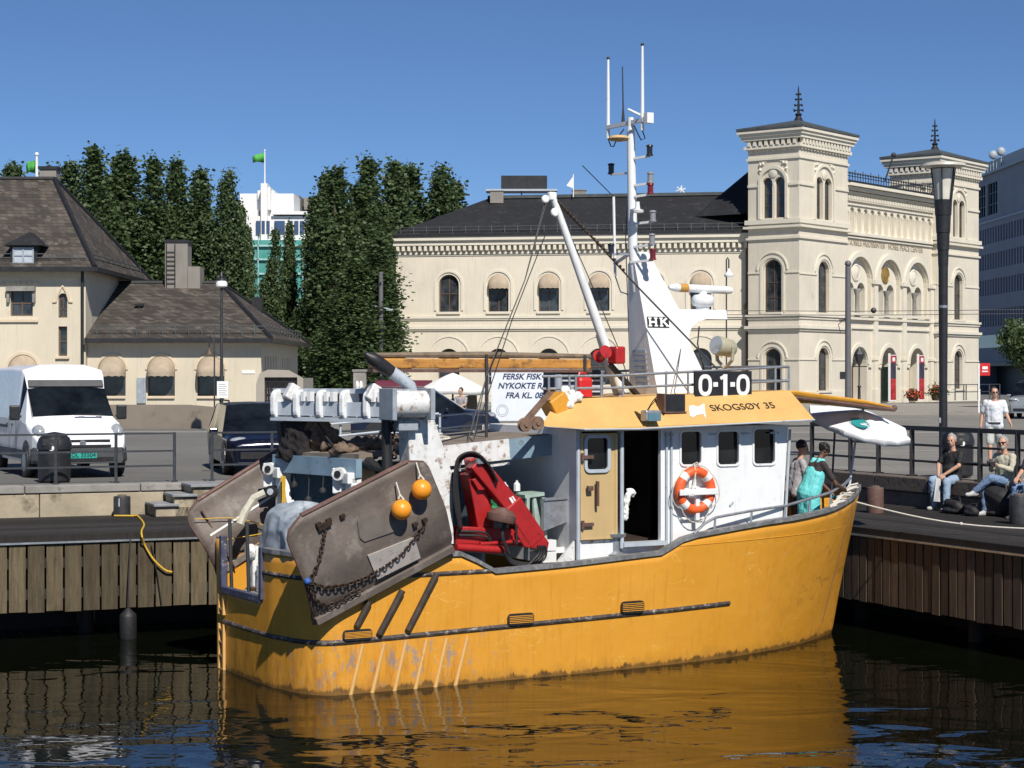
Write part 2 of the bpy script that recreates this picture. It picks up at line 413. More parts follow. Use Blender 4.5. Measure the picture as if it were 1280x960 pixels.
def water():
    t = NT('harbour_water')
    v = t.mapped((1.0, 1.6, 1)); n1 = t.noise(.55, 2, .45, v, .6); n2 = t.noise(1.9, 2, .5, v, .3); n3 = t.noise(9, 2, .5, v)
    h = t.math('ADD', t.math('ADD', t.math('MULTIPLY', n1, 1.0), t.math('MULTIPLY', n2, .13)), t.math('MULTIPLY', n3, .005))
    t.bump(h, .40, .10)
    t.b.inputs['IOR'].default_value = 1.28
    return t.fin((.003, .004, .002), .012, 0, .42)
M_['water'] = water()
def leaf(name, a, b):
    t = NT(name); g = t.n('ShaderNodeNewGeometry'); c = t.mix(g.outputs['Random Per Island'], a, b)
    t.b.inputs['Transmission Weight'].default_value = 0; t.l(c, t.b.inputs['Base Color']); t.b.inputs['Roughness'].default_value = .55
    tr = t.n('ShaderNodeBsdfTranslucent'); t.l(c, tr.inputs[0]); mx = t.n('ShaderNodeMixShader'); mx.inputs[0].default_value = .35
    o = t.t.nodes['Material Output']; t.l(t.b.outputs[0], mx.inputs[1]); t.l(tr.outputs[0], mx.inputs[2]); t.l(mx.outputs[0], o.inputs[0])
    return t.m
M_['leaf'] = leaf('poplar_leaves', (.038, .068, .024), (.105, .158, .056))
M_['bark'] = mat('bark', (.08, .06, .045), .9, var=.3, bump=.5)
# ================================================================ SETTING
PZ, DZ = 2.25, 1.70                       # plaza and boardwalk levels above the water
LQ = Vector((-8.19, 30.7, 0)); LD = Vector((.926, .377, 0)).normalized(); LN = Vector((-LD.y, LD.x, 0))
RQ = Vector((5.74, 32.8, 0)); RD = Vector((.436, -.90, 0)).normalized(); RN = Vector((-RD.y, RD.x, 0)); RN = RN if RN.x > 0 else -RN
def lq(t, n=0, z=0): return LQ + LD * t + LN * n + Vector((0, 0, z))
def rq(t, n=0, z=0): return RQ + RD * t + RN * n + Vector((0, 0, z))
def cross_t(nl, nr):
    """parameters along the two quays where the offset lines meet"""
    d = (RQ + RN * nr) - (LQ + LN * nl); det = LD.x * -RD.y + RD.x * LD.y
    tl = (d.x * -RD.y + RD.x * d.y) / det
    p = LQ + LN * nl + LD * tl; tr = (p - (RQ + RN * nr)).dot(RD)
    return tl, tr
DW = 4.1
def on_l0(px, n):
    k = (px - 640) / F; o = LQ + LN * n; t = (k * o.y - o.x) / (LD.x - k * LD.y); return lq(t, n, PZ)
m = MB(); m.add([(-150, -30, 0), (120, -30, 0), (120, 60, 0), (-150, 60, 0)], [(0, 1, 2, 3)]); struct(m, 'water', M_['water'])
tl, tr = cross_t(DW + .28, DW + .5); cpt = lq(tl, DW + .28, PZ)
m = MB(); a = lq(-200, DW + .28, PZ); b = rq(60, DW + .5, PZ)
m.add([a, cpt, b, (500, b.y, PZ), (500, 900, PZ), (-500, 900, PZ), (-500, a.y, PZ)], [(0, 1, 2, 3, 4, 5, 6)]); struct(m, 'plaza', M_['asphalt'])
# paler paved strips set in the asphalt and a raised pavement before the museum
t = NT('pale_paving'); t.fin(t.mix(t.ramp(t.noise(.7, 7, .7), .3, .7), (.24, .225, .195), (.31, .29, .25)), .85); pav = t.m
m = MB()
for y0, y1, x0, x1 in ((52, 52.5, -4, 40), (68, 69.4, -30, 60)):
    m.add([(x0, y0, PZ + .008), (x1, y0 - 2, PZ + .008), (x1, y1 - 2, PZ + .008), (x0, y1, PZ + .008)], [(0, 1, 2, 3)])
struct(m, 'pavement_strip', pav)
m = MB(); m.prism([(2, 100), (60, 88), (60, 125), (26, 126), (16, 131), (-12, 134), (-12, 118)], PZ - .2, PZ + .14, Matrix.Identity(4)); struct(m, 'raised_pavement', pav)

t = NT('plaza_slabs'); b_ = t.n('ShaderNodeTexBrick'); t.l(t.mapped((1, 1, 1)), b_.inputs['Vector']); b_.inputs['Scale'].default_value = 1; b_.inputs['Brick Width'].default_value = 2.4; b_.inputs['Row Height'].default_value = 1.1; b_.inputs['Mortar Size'].default_value = .015
b_.inputs['Color1'].default_value = (.20, .19, .17, 1); b_.inputs['Color2'].default_value = (.24, .23, .205, 1); b_.inputs['Mortar'].default_value = (.12, .115, .10, 1)
c_ = t.mix(t.ramp(t.noise(.35, 7, .7), .42, .66, 0, .6), b_.outputs['Color'], (.145, .14, .128)); c_ = t.mix(t.ramp(t.noise(2.2, 7, .75), .56, .7, 0, .5), c_, (.12, .115, .105)); t.bump(t.noise(25, 4), .2, .01); slabs = t.fin(c_, .85, 0, .3)
m = MB(); p0 = on_l0(300, DW + .28); m.add([p0, lq(tl, DW + .28, PZ), rq(60, DW + .5, PZ), (300, rq(60, 0).y, PZ), (300, 130, PZ), (-22, 130, PZ)], [(0, 1, 2, 3, 4, 5)]); m.v = [v + Vector((0, 0, .004)) for v in m.v]; struct(m, 'plaza_paving', slabs)
# boardwalks: deck, planked face, timber edge, back wall coloured dark for the shade, added light-stop sheet
def quay(name, label, fn, t0, t1, t1b, pm, w):
    root = thing(name, label, 'quay', fn(t0, 0, 0))
    d = MB(); n = 13
    for i in range(n):                                        # boards run along the quay
        a0 = .02 + i * DW / n; a1 = a0 + DW / n - .012
        e0 = lerp(t1, t1b, i / n); vs = [fn(t0, a0, DZ - .06), fn(e0, a0, DZ - .06), fn(e0, a1, DZ - .06), fn(t0, a1, DZ - .06)]
        d.add(vs + [v + Vector((0, 0, .06)) for v in vs], [(0, 1, 2, 3), (4, 5, 6, 7), (0, 1, 5, 4), (2, 3, 7, 6), (1, 2, 6, 5), (3, 0, 4, 7)])
    d.build('deck', M_['deckwood'], root, True)
    p = MB(); tt = t0; rnd = random.Random(3)
    while tt < t1 - .05:
        e = min(tt + w - .035, t1); lo = .47 + rnd.uniform(-.015, .015); o = rnd.uniform(-.008, .008)
        vs = [fn(tt, o, lo), fn(e, o, lo), fn(e, .05 + o, lo), fn(tt, .05 + o, lo)]
        p.add(vs + [v + Vector((0, 0, DZ - .13 - lo)) for v in vs], [(0, 1, 2, 3), (4, 5, 6, 7), (0, 1, 5, 4), (1, 2, 6, 5), (2, 3, 7, 6), (3, 0, 4, 7)])
        tt += w
    p.build('plank_facing', pm, root, True)
    b = MB(); b.beam(fn(t0, .06, DZ - .05), fn(t1, .06, DZ - .05), .17, .14); b.build('edge_beam', M_['deckwood'], root, True, bevel=.01)
    b = MB(); b.beam(fn(t0, -.035, DZ - .115), fn(t1, -.035, DZ - .115), .02, .03); b.build('edge_strip', M_['steel'], root, True)
    b = MB()
    for zz in (DZ - .45, .75): b.beam(fn(t0, .10, zz), fn(t1, .10, zz), .09, .16)
    b.build('waling', M_['deckwood'], root, True)
    k = 0; tt = t0 + 1.2
    while tt < t1:
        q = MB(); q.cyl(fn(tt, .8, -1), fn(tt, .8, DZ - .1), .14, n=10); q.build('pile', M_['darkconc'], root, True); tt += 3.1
    b = MB(); vs = [fn(t0, .12, DZ - .075), fn(t1, .12, DZ - .075), fn(t1b, DW, DZ - .075), fn(t0, DW, DZ - .075)]; b.add(vs + [v - Vector((0, 0, .04)) for v in vs], [(0, 1, 2, 3), (7, 6, 5, 4)]); b.build('light_stop_sheet', M_['darkconc'], root, True)  # added sheet under the boards, stops sunlight leaking through the gaps
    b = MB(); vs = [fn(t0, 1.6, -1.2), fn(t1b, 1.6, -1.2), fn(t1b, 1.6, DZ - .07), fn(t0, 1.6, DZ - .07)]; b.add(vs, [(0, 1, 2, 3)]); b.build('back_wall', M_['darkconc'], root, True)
    return root
tl0, tr0 = cross_t(0, 0); tl4, tr4 = cross_t(DW, DW)
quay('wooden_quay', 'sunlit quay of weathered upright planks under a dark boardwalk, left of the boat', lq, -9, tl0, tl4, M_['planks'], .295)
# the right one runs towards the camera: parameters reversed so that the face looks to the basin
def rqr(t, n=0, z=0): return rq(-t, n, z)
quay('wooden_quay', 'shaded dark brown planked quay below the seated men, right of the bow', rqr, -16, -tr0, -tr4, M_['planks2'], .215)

# stone wall behind the left boardwalk, with courses; granite ledge on the right
def blocks(fn, t0, t1, n0, depth, z0, z1, rows, lmin, lmax, seed, jitter=.012):
    d = MB(); rnd = random.Random(seed); h = (z1 - z0) / rows
    for r in range(rows):
        t = t0 - rnd.uniform(0, lmax / 2)
        while t < t1:
            e = min(t + rnd.uniform(lmin, lmax), t1); a = max(t, t0)
            if e - a > .08:
                j = rnd.uniform(0, jitter); za, zb = z0 + r * h + .006, z0 + (r + 1) * h - .006
                vs = [fn(a + .006, n0 + j, za), fn(e - .006, n0 + j, za), fn(e - .006, n0 + depth, za), fn(a + .006, n0 + depth, za)]
                d.add(vs + [v + Vector((0, 0, zb - za)) for v in vs], [(3, 2, 1, 0), (4, 5, 6, 7), (0, 1, 5, 4), (1, 2, 6, 5), (2, 3, 7, 6), (3, 0, 4, 7)])
            t = e
    return d
w = thing('stone_wall', 'low weathered stone retaining wall behind the left boardwalk, below the van', 'wall', lq(-10, DW, DZ))
blocks(lq, -14, tl4 + .1, DW, .5, DZ - .1, PZ - .12, 1, 1.6, 2.8, 5).build('stone_course', M_['stone'], w, True, bevel=.02)
blocks(lq, -14, tl4 + .1, DW - .03, .55, PZ - .12, PZ + .03, 1, 1.2, 2.2, 8).build('coping', M_['stone2'], w, True, bevel=.015)
w = thing('granite_ledge', 'dark granite ledge used as a seat along the right boardwalk', 'ledge', rq(0, DW, DZ))
blocks(rqr, -20, -tr4 + .3, DW, .62, DZ - .1, DZ + .28, 1, 1.2, 2.2, 15).build('lower_course', M_['granite'], w, True, bevel=.02)
blocks(rqr, -20, -tr4 + .3, DW - .05, .66, DZ + .28, PZ + .03, 1, 1.4, 2.4, 18).build('seat_course', M_['granite'], w, True, bevel=.02)

# stone steps with slate treads up to the plaza
sx = -5.0 - LQ.x
st = thing('stone_steps', 'three stone steps with slate treads between boardwalk and plaza, beside the bollard', 'steps', lq(2.5, DW, DZ))
bm_, tm_ = MB(), MB()
t0s = (G(172, 640, DZ) - LQ).dot(LD)
for i in range(3):
    ta = t0s + .05 + i * .34; z = DZ + .24 + i * .17
    for mb_, z0, z1, n0, t_a, t_b in ((bm_, DZ, z - .05, DW - .80, ta, t0s + 1.75), (tm_, z - .05, z, DW - .86, ta - .05, ta + (.42 if i < 2 else .85))):
        vs = [lq(t_a, n0, z0), lq(t_b, n0, z0), lq(t_b, DW - .035, z0), lq(t_a, DW - .035, z0)]
        mb_.add(vs + [v + Vector((0, 0, z1 - z0)) for v in vs], [(3, 2, 1, 0), (4, 5, 6, 7), (0, 1, 5, 4), (1, 2, 6, 5), (2, 3, 7, 6), (3, 0, 4, 7)])
bm_.build('riser_block', M_['stone'], st, True, bevel=.015); tm_.build('slate_tread', M_['slatestep'], st, True, bevel=.01)

# bollards
def bollard(p, r, h, label, m_=None, drip=False):
    root = thing('bollard', label, 'bollard', p, 0, 'mooring bollards on the boardwalks')
    b = MB(); b.lathe([(r * .98, 0), (r, .03), (r, h - .03), (r * .95, h), (.01, h + .005)], n=20); b.build('post', m_ or M_['darkmetal'], root)
    c = MB(); c.lathe([(r * .55, h + .002), (r * .5, h + .03), (.01, h + .032)], n=14); c.build('cap', M_['granite'], root)
    if drip: c = MB(); c.box((-.02, -r - .004, h * .72), (.02, .008, h * .4)); c.build('drip_mark', M_['lgrey'], root)
bollard(G(148, 644, DZ) - LN * .35, .155, .37, 'dark bollard on the left boardwalk, yellow rope at its foot', drip=True)
bollard(G(1094, 641, DZ), .16, .48, 'dark bollard on the boardwalk beside the yellow bow', M_['rust'])
bollard(G(1274, 655, DZ), .17, .5, 'dark bollard at the right edge of the photo, beside the backpack')

# railings
def railing(label, pts_post, h, zs, r, pr, base, mat_, top=None):
    root = thing('railing', label, 'railing', pts_post[0])
    for p in pts_post:
        b = MB(); p = Vector(p); b.box(p + Vector((0, 0, h / 2)), (pr, pr, h)); b.box(p + Vector((0, 0, .01)), (pr * 2.2, pr * 2.2, .02)); b.build('post', mat_, root, True)
    for z in zs:
        b = MB()
        rr = (top or r) if z == zs[0] else r
        for a, c in zip(pts_post, pts_post[1:]):
            b.beam(Vector(a) + Vector((0, 0, z)), Vector(c) + Vector((0, 0, z)), rr, rr)
        b.build('rail', mat_, root, True)
    return root
def on_l(px, n): # point of the left offset line seen at column px
    k = (px - 640) / F; o = LQ + LN * n; t = (k * o.y - o.x) / (LD.x - k * LD.y); return lq(t, n, PZ + .03)
def on_r(px, n):
    k = (px - 640) / F; o = RQ + RN * n; t = (k * o.y - o.x) / (RD.x - k * RD.y); return rq(t, n, PZ + .03)
RO = DW + .35
railing('dark three-bar railing on the stone wall in front of the white van', [on_l(p, RO) for p in (-60, -5, 70, 145, 218)], .93, (.91, .58, .30), .035, .05, 0, M_['rail'])
cl, cr = cross_t(RO, RO)
railing('long dark railing on the plaza edge between the dark blue car and the boat', [on_l(p, RO) for p in (265, 340, 420, 505, 595, 690, 790, 890)] + [lq(cl, RO, PZ + .03)], .93, (.91, .58, .30), .035, .05, 0, M_['rail'])
railing('heavy black railing on the plaza edge behind the seated men', [rq(cr, RO, PZ + .03)] + [on_r(p, RO) for p in (1063, 1098, 1140, 1225, 1272, 1330)], .98, (.95, .62, .30), .045, .085, 0, M_['black'], top=.09)

# yellow rope round the left bollard, hanging over the planks
b0 = G(148, 644, DZ) - LN * .35
pts = [b0 + Vector((-.1, -.2, .03)), b0 + Vector((.25, -.22, .03)), G(172, 645, DZ + .02), G(180, 655, DZ + .02), lq((G(182, 668, DZ) - LQ).dot(LD), -.04, DZ + .01)]
tq = (G(182, 668, DZ) - LQ).dot(LD)
pts += [lq(tq + .05, -.06, 1.5), lq(tq + .2, -.07, 1.25), lq(tq + .38, -.07, 1.08), lq(tq + .5, -.06, 1.04)]
m = MB(); m.tube(curve(pts), .016, 6); m.solo('mooring_rope', M_['yrope'], 'yellow rope from the left bollard hanging down over the quay planks', 'rope')
m = MB(); m.tube([lq(tq + .16, -.05, 1.5), lq(tq + .26, -.06, 1.0), lq(tq + .33, -.06, .5)], .01, 5); m.solo('mooring_rope', M_['wire'], 'thin dark rope hanging straight on the left quay planks beside the yellow rope', 'rope')
# grey fender hanging under the left quay
fp = lq((G(147, 700, 1.2) - LQ).dot(LD), -.25, 0)
fd = thing('fender', 'dark grey cylindrical fender hanging above the water below the left quay', 'fender', fp)
m = MB(); m.lathe([(.03, .50), (.07, .46), (.13, .40), (.14, .36), (.14, .02), (.12, -.04), (.05, -.08)], n=16); m.build('float_body', M_['rubber'], fd)
m = MB(); m.tube([(0, 0, .49), (0, .05, 1.0), (0, .2, 1.62)], .012, 6); m.tube([(0, 0, -.08), (.01, 0, -.3)], .02, 6); m.build('rope', M_['wire'], fd)
# ================================================================ BUILDINGS
def win_arch(par, Mx, cx, z0, w, zs, inset, fr=.07, mull=True, bars=(.5,), pane=None, frame=None, n=10):
    """frame (part) with its pane (sub-part) in an arched opening"""
    f = MB(); r = w / 2
    f.band([(cx - r + fr / 2, z0)] + [(cx + p0, q) for p0, q in [((r - fr / 2) * math.cos(R(180 - 180 * i / n)), zs + (r - fr / 2) * math.sin(R(180 - 180 * i / n))) for i in range(n + 1)]] + [(cx + r - fr / 2, z0)], fr, .05, Mx, base=-inset)
    f.band([(cx - r, z0 + fr / 2), (cx + r, z0 + fr / 2)], fr, .05, Mx, base=-inset)
    if mull: f.band([(cx, z0), (cx, zs + r * .95)], fr * .8, .045, Mx, base=-inset)
    for b in bars:
        zz = z0 + (zs - z0) * b; f.band([(cx - r, zz), (cx + r, zz)], fr * .7, .045, Mx, base=-inset)
    o = f.build('window', frame or M_['frame'], par, True)
    p = MB(); p.add([Mx @ Vector((a, b, -inset + .012)) for a, b in arch(cx, z0, w, zs, n)], [tuple(range(n + 3))])
    p.build('pane', pane or M_['glass2'], o, True)
    return o
def dome_awning(par, Mx, cx, zs, w, drop, proj, mat_, name='awning', n=8):
    """half-round awning hood: quarter-dome over the arch, falling to a lower edge"""
    a = MB(); r = w / 2; rings = []
    for i in range(n + 1):
        t = i / n; ring = []
        for k in range(13):
            ang = math.pi * k / 12; x = r * math.cos(ang); zt = r * math.sin(ang)
            ring.append(Mx @ Vector((cx + x * 1.02, zs + zt * (1 - t) - (drop) * t, .02 + proj * math.sin(t * math.pi / 2) * (.25 + .75 * (1 - abs(math.cos(ang)) ** 6)))))
        rings.append(ring)
    a.loft(rings, caps=False, ring_closed=False, smooth=True)
    # scalloped valance
    l = rings[-1]; a.add(l + [p + Vector((0, 0, -.16 - (.04 if i % 2 else 0))) for i, p in enumerate(l)], [(i, i + 1, 14 + i, 13 + i) for i in range(12)])
    return a.build(name, mat_, par, True)

# ---------------------------------------------------------------- museum building (wing, two towers, front)
FD = Vector((.613, .79, 0)).normalized(); FL = Vector((-.79, .613, 0)).normalized()
T1 = Vector((XP(999, 127), 127, 0)); T2 = T1 + FD * 20.9
mus = thing('museum_building', 'long cream station-style museum with two square towers, arched windows and a dark slate roof', 'building', (T1.x, T1.y, PZ))
mwall, mtrim = M_['cream'], M_['cream2']
# --- wing
WR = T1 + FL * 3.9; WR = Vector((XP(936, 130.3), 130.3, 0)); wl_ = Vector((XP(495, 134.5), 134.5, 0)); WU = (WR - wl_).normalized(); WLn = (WR - wl_).length
Mw = face(wl_, WU); sW = 132.5 / F
def wu(px):                                # column px to distance along the wing
    k = (px - 640) / F; return (k * wl_.y - wl_.x) / (WU.x - k * WU.y)
holes = []; WZ0, WZS = 8.6, 10.55; ww = 1.42
upx = (561, 623, 686, 749, 815, 876); us = [wu(p) for p in upx]
for u_ in us: holes += [arch(u_, WZ0, ww, WZS), arch(u_, 3.6, 1.5, 5.35)]
m = MB(); m.wall(rect(0, PZ - .3, WLn, 13.4), holes, Mw, .32)
b_ = [Mw @ Vector(p) for p in ((0, PZ - .3, 0), (0, PZ - .3, -11), (0, 13.4, -11), (0, 13.4, 0))]; m.add(b_, [(0, 1, 2, 3)])
m.build('wing_wall', mwall, mus, True)
m = MB()
for z, h, d in ((13.45, .35, .38), (13.75, .28, .55), (12.72, .12, .12), (12.60, .08, .06)): m.band([(-.12 if d > .3 else 0, z), (WLn, z)], h, d, Mw)
m.build('cornice', mtrim, mus, True)
m = MB(); n = 62
for i in range(n):                          # carved frieze: alternate corbels and drops
    u_ = (i + .5) * WLn / n; m.band([(u_ - .1, 13.08), (u_ + .1, 13.08)], .34, .34, Mw); m.band([(u_ - .05, 12.88), (u_ + .05, 12.88)], .14, .22, Mw)
m.build('corbel_frieze', mtrim, mus, True)
m = MB()
for z, h, d in ((8.28, .18, .14), (8.12, .08, .08), (7.55, .2, .16), (7.38, .1, .08), (PZ + .5, 1.0, .08)): m.band([(0, z), (WLn, z)], h, d, Mw)
m.build('string_course', mtrim, mus, True)
for i, u_ in enumerate(us):
    m = MB(); m.band([(u_ - .95, WZ0 + .15)] + [(u_ + x, z) for x, z in [(.95 * math.cos(R(180 - 15 * k)), WZS + .95 * math.sin(R(180 - 15 * k))) for k in range(13)]] + [(u_ + .95, WZ0 + .15)], .16, .07, Mw)
    m.build('window_moulding', mtrim, mus, True); m = MB(); m.band([(u_ - .82, WZ0 - .02), (u_ + .82, WZ0 - .02)], .16, .16, Mw); m.build('window_sill', mtrim, mus, True); m = MB()
    m.band([(u_ + x, z) for x, z in [(1.45 * math.cos(R(180 - 15 * k)), 5.5 + 1.45 * math.sin(R(180 - 15 * k))) for k in range(13)]], .1, .05, Mw)
    m.build('arch_moulding', mtrim, mus, True)
    win_arch(mus, Mw, u_, WZ0, ww, WZS, .28, .09, bars=(.68,)); win_arch(mus, Mw, u_, 3.6, 1.5, 5.35, .28, .08, bars=(.7,))
    if i: dome_awning(mus, Mw, u_, WZS, ww, .12, .5, M_['awning'])
# wing roof: hip at the left end
rf = MB(); ex = .55
e0, e1 = Mw @ Vector((-ex, 13.98, ex)), Mw @ Vector((WLn, 13.98, ex)); k0, k1 = Mw @ Vector((-ex, 13.98, -11.5)), Mw @ Vector((WLn, 13.98, -11.5))
r0, r1 = Mw @ Vector((5.6, 17.0, -5.2)), Mw @ Vector((WLn + 1, 17.0, -5.2))
rf.add([e0, e1, r1, r0], [(0, 1, 2, 3)]); rf.add([k0, e0, r0], [(0, 1, 2)]); rf.add([k1, k0, r0, r1], [(0, 1, 2, 3)])
rf.build('wing_roof', M_['slate2'], mus, True)
m = MB(); m.beam(e0 + Vector((0, 0, -.02)), e1 + Vector((0, 0, -.02)), .16, .17); m.beam(e0 + Vector((0, 0, -.02)), k0 + Vector((0, 0, -.02)), .16, .17); m.build('gutter', M_['roofedge'], mus, True)
m = MB(); m.beam(r0 + Vector((0, 0, .08)), r1 + Vector((0, 0, .08)), .5, .22); m.build('ridge_cap', M_['lead'], mus, True)
m = MB()
for z in (.28, .52): m.beam(Mw @ Vector((0, 14.05 + z, .25)), Mw @ Vector((WLn, 14.05 + z, .25)), .035, .035)
for i in range(27):
    u_ = .4 + i * (WLn - .6) / 26; m.beam(Mw @ Vector((u_, 14.0, .25)), Mw @ Vector((u_, 14.62, .25)), .05, .05)
m.build('snow_rail', M_['lead'], mus, True)
m = MB(); m.cyl(Mw @ Vector((WLn - .12, 2.3, .14)), Mw @ Vector((WLn - .12, 13.5, .14)), .09); m.lathe([(.05, 8.3), (.22, 8.8), (.22, 9.0), (.05, 9.05)], (Mw @ Vector((WLn - .12, 0, .14)))[:2] + (0,), 8); m.build('drainpipe', M_['frame'], mus, True)
# main block roof rising behind the tower
m = MB(); z0, z1 = 15.2, 20.2
rA, rB = T1 + FL * 4.4 + FD * 5 + Vector((0, 0, z1)), T1 + FL * 4.4 + FD * 6 + Vector((0, 0, z1))
p_ = [Vector((v.x, v.y, z0)) for v in (T1 + FL * .5 + FD * .6, T1 + FL * 8.6 + FD * .6, T1 + FL * 8.6 + FD * 11, T1 + FL * .8 + FD * 11)]
m.add(p_ + [rA, rB], [(0, 1, 4), (1, 2, 5, 4), (2, 3, 5), (3, 0, 4, 5)]); m.build('main_roof', M_['slate2'], mus, True)
# roof-top details on the wing
for px, py, w_, h_ in ((621, 247, .95, .85), (724, 247, .95, .95)):
    pth = W(px, py, 138); m = MB(); m.box(pth, (w_, .8, h_)); m.box(pth + Vector((0, 0, h_ / 2 + .03)), (w_ + .1, .9, .06)); m.build('chimney', M_['concrete'], mus, True)
m = MB(); pth = W(652, 239, 141); m.box(pth, (5.2, 2, .14)); m.box(pth + Vector((0, 0, -.5)), (.1, .1, 1.2)); m.box(pth + Vector((-2, 0, -.5)), (.1, .1, 1.2)); m.box(pth + Vector((2, 0, -.5)), (.1, .1, 1.2)); m.build('roof_canopy', M_['lgrey'], mus, True)
m = MB(); pth = W(655, 230, 143); m.box(pth, (3.4, 2.5, 1.0)); m.box(pth + Vector((-1.0, -1.26, 0)), (.1, .04, .9)); m.box(pth + Vector((.3, -1.26, 0)), (.1, .04, .9)); m.build('roof_plant_room', M_['roofedge'], mus, True)
m = MB(); pth = W(851, 237, 139)
for a_ in range(6): m.beam(pth, pth + Vector((.36 * math.cos(a_ * 1.05 + .3), .1, .3 * math.sin(a_ * 1.05 + .3))), .08, .08)
m.beam(pth, pth + Vector((0, 0, -.9)), .05, .05); m.build('roof_aerial', M_['white'], mus, True)
m = MB(); pth = W(708, 232, 137); m.add([pth, pth + Vector((.5, 0, .7)), pth + Vector((.5, 0, -.2))], [(0, 1, 2)]); m.beam(pth + Vector((.5, 0, -.8)), pth + Vector((.5, 0, .8)), .04, .04); m.build('roof_sail', M_['cloth'], mus, True, solid=.03)

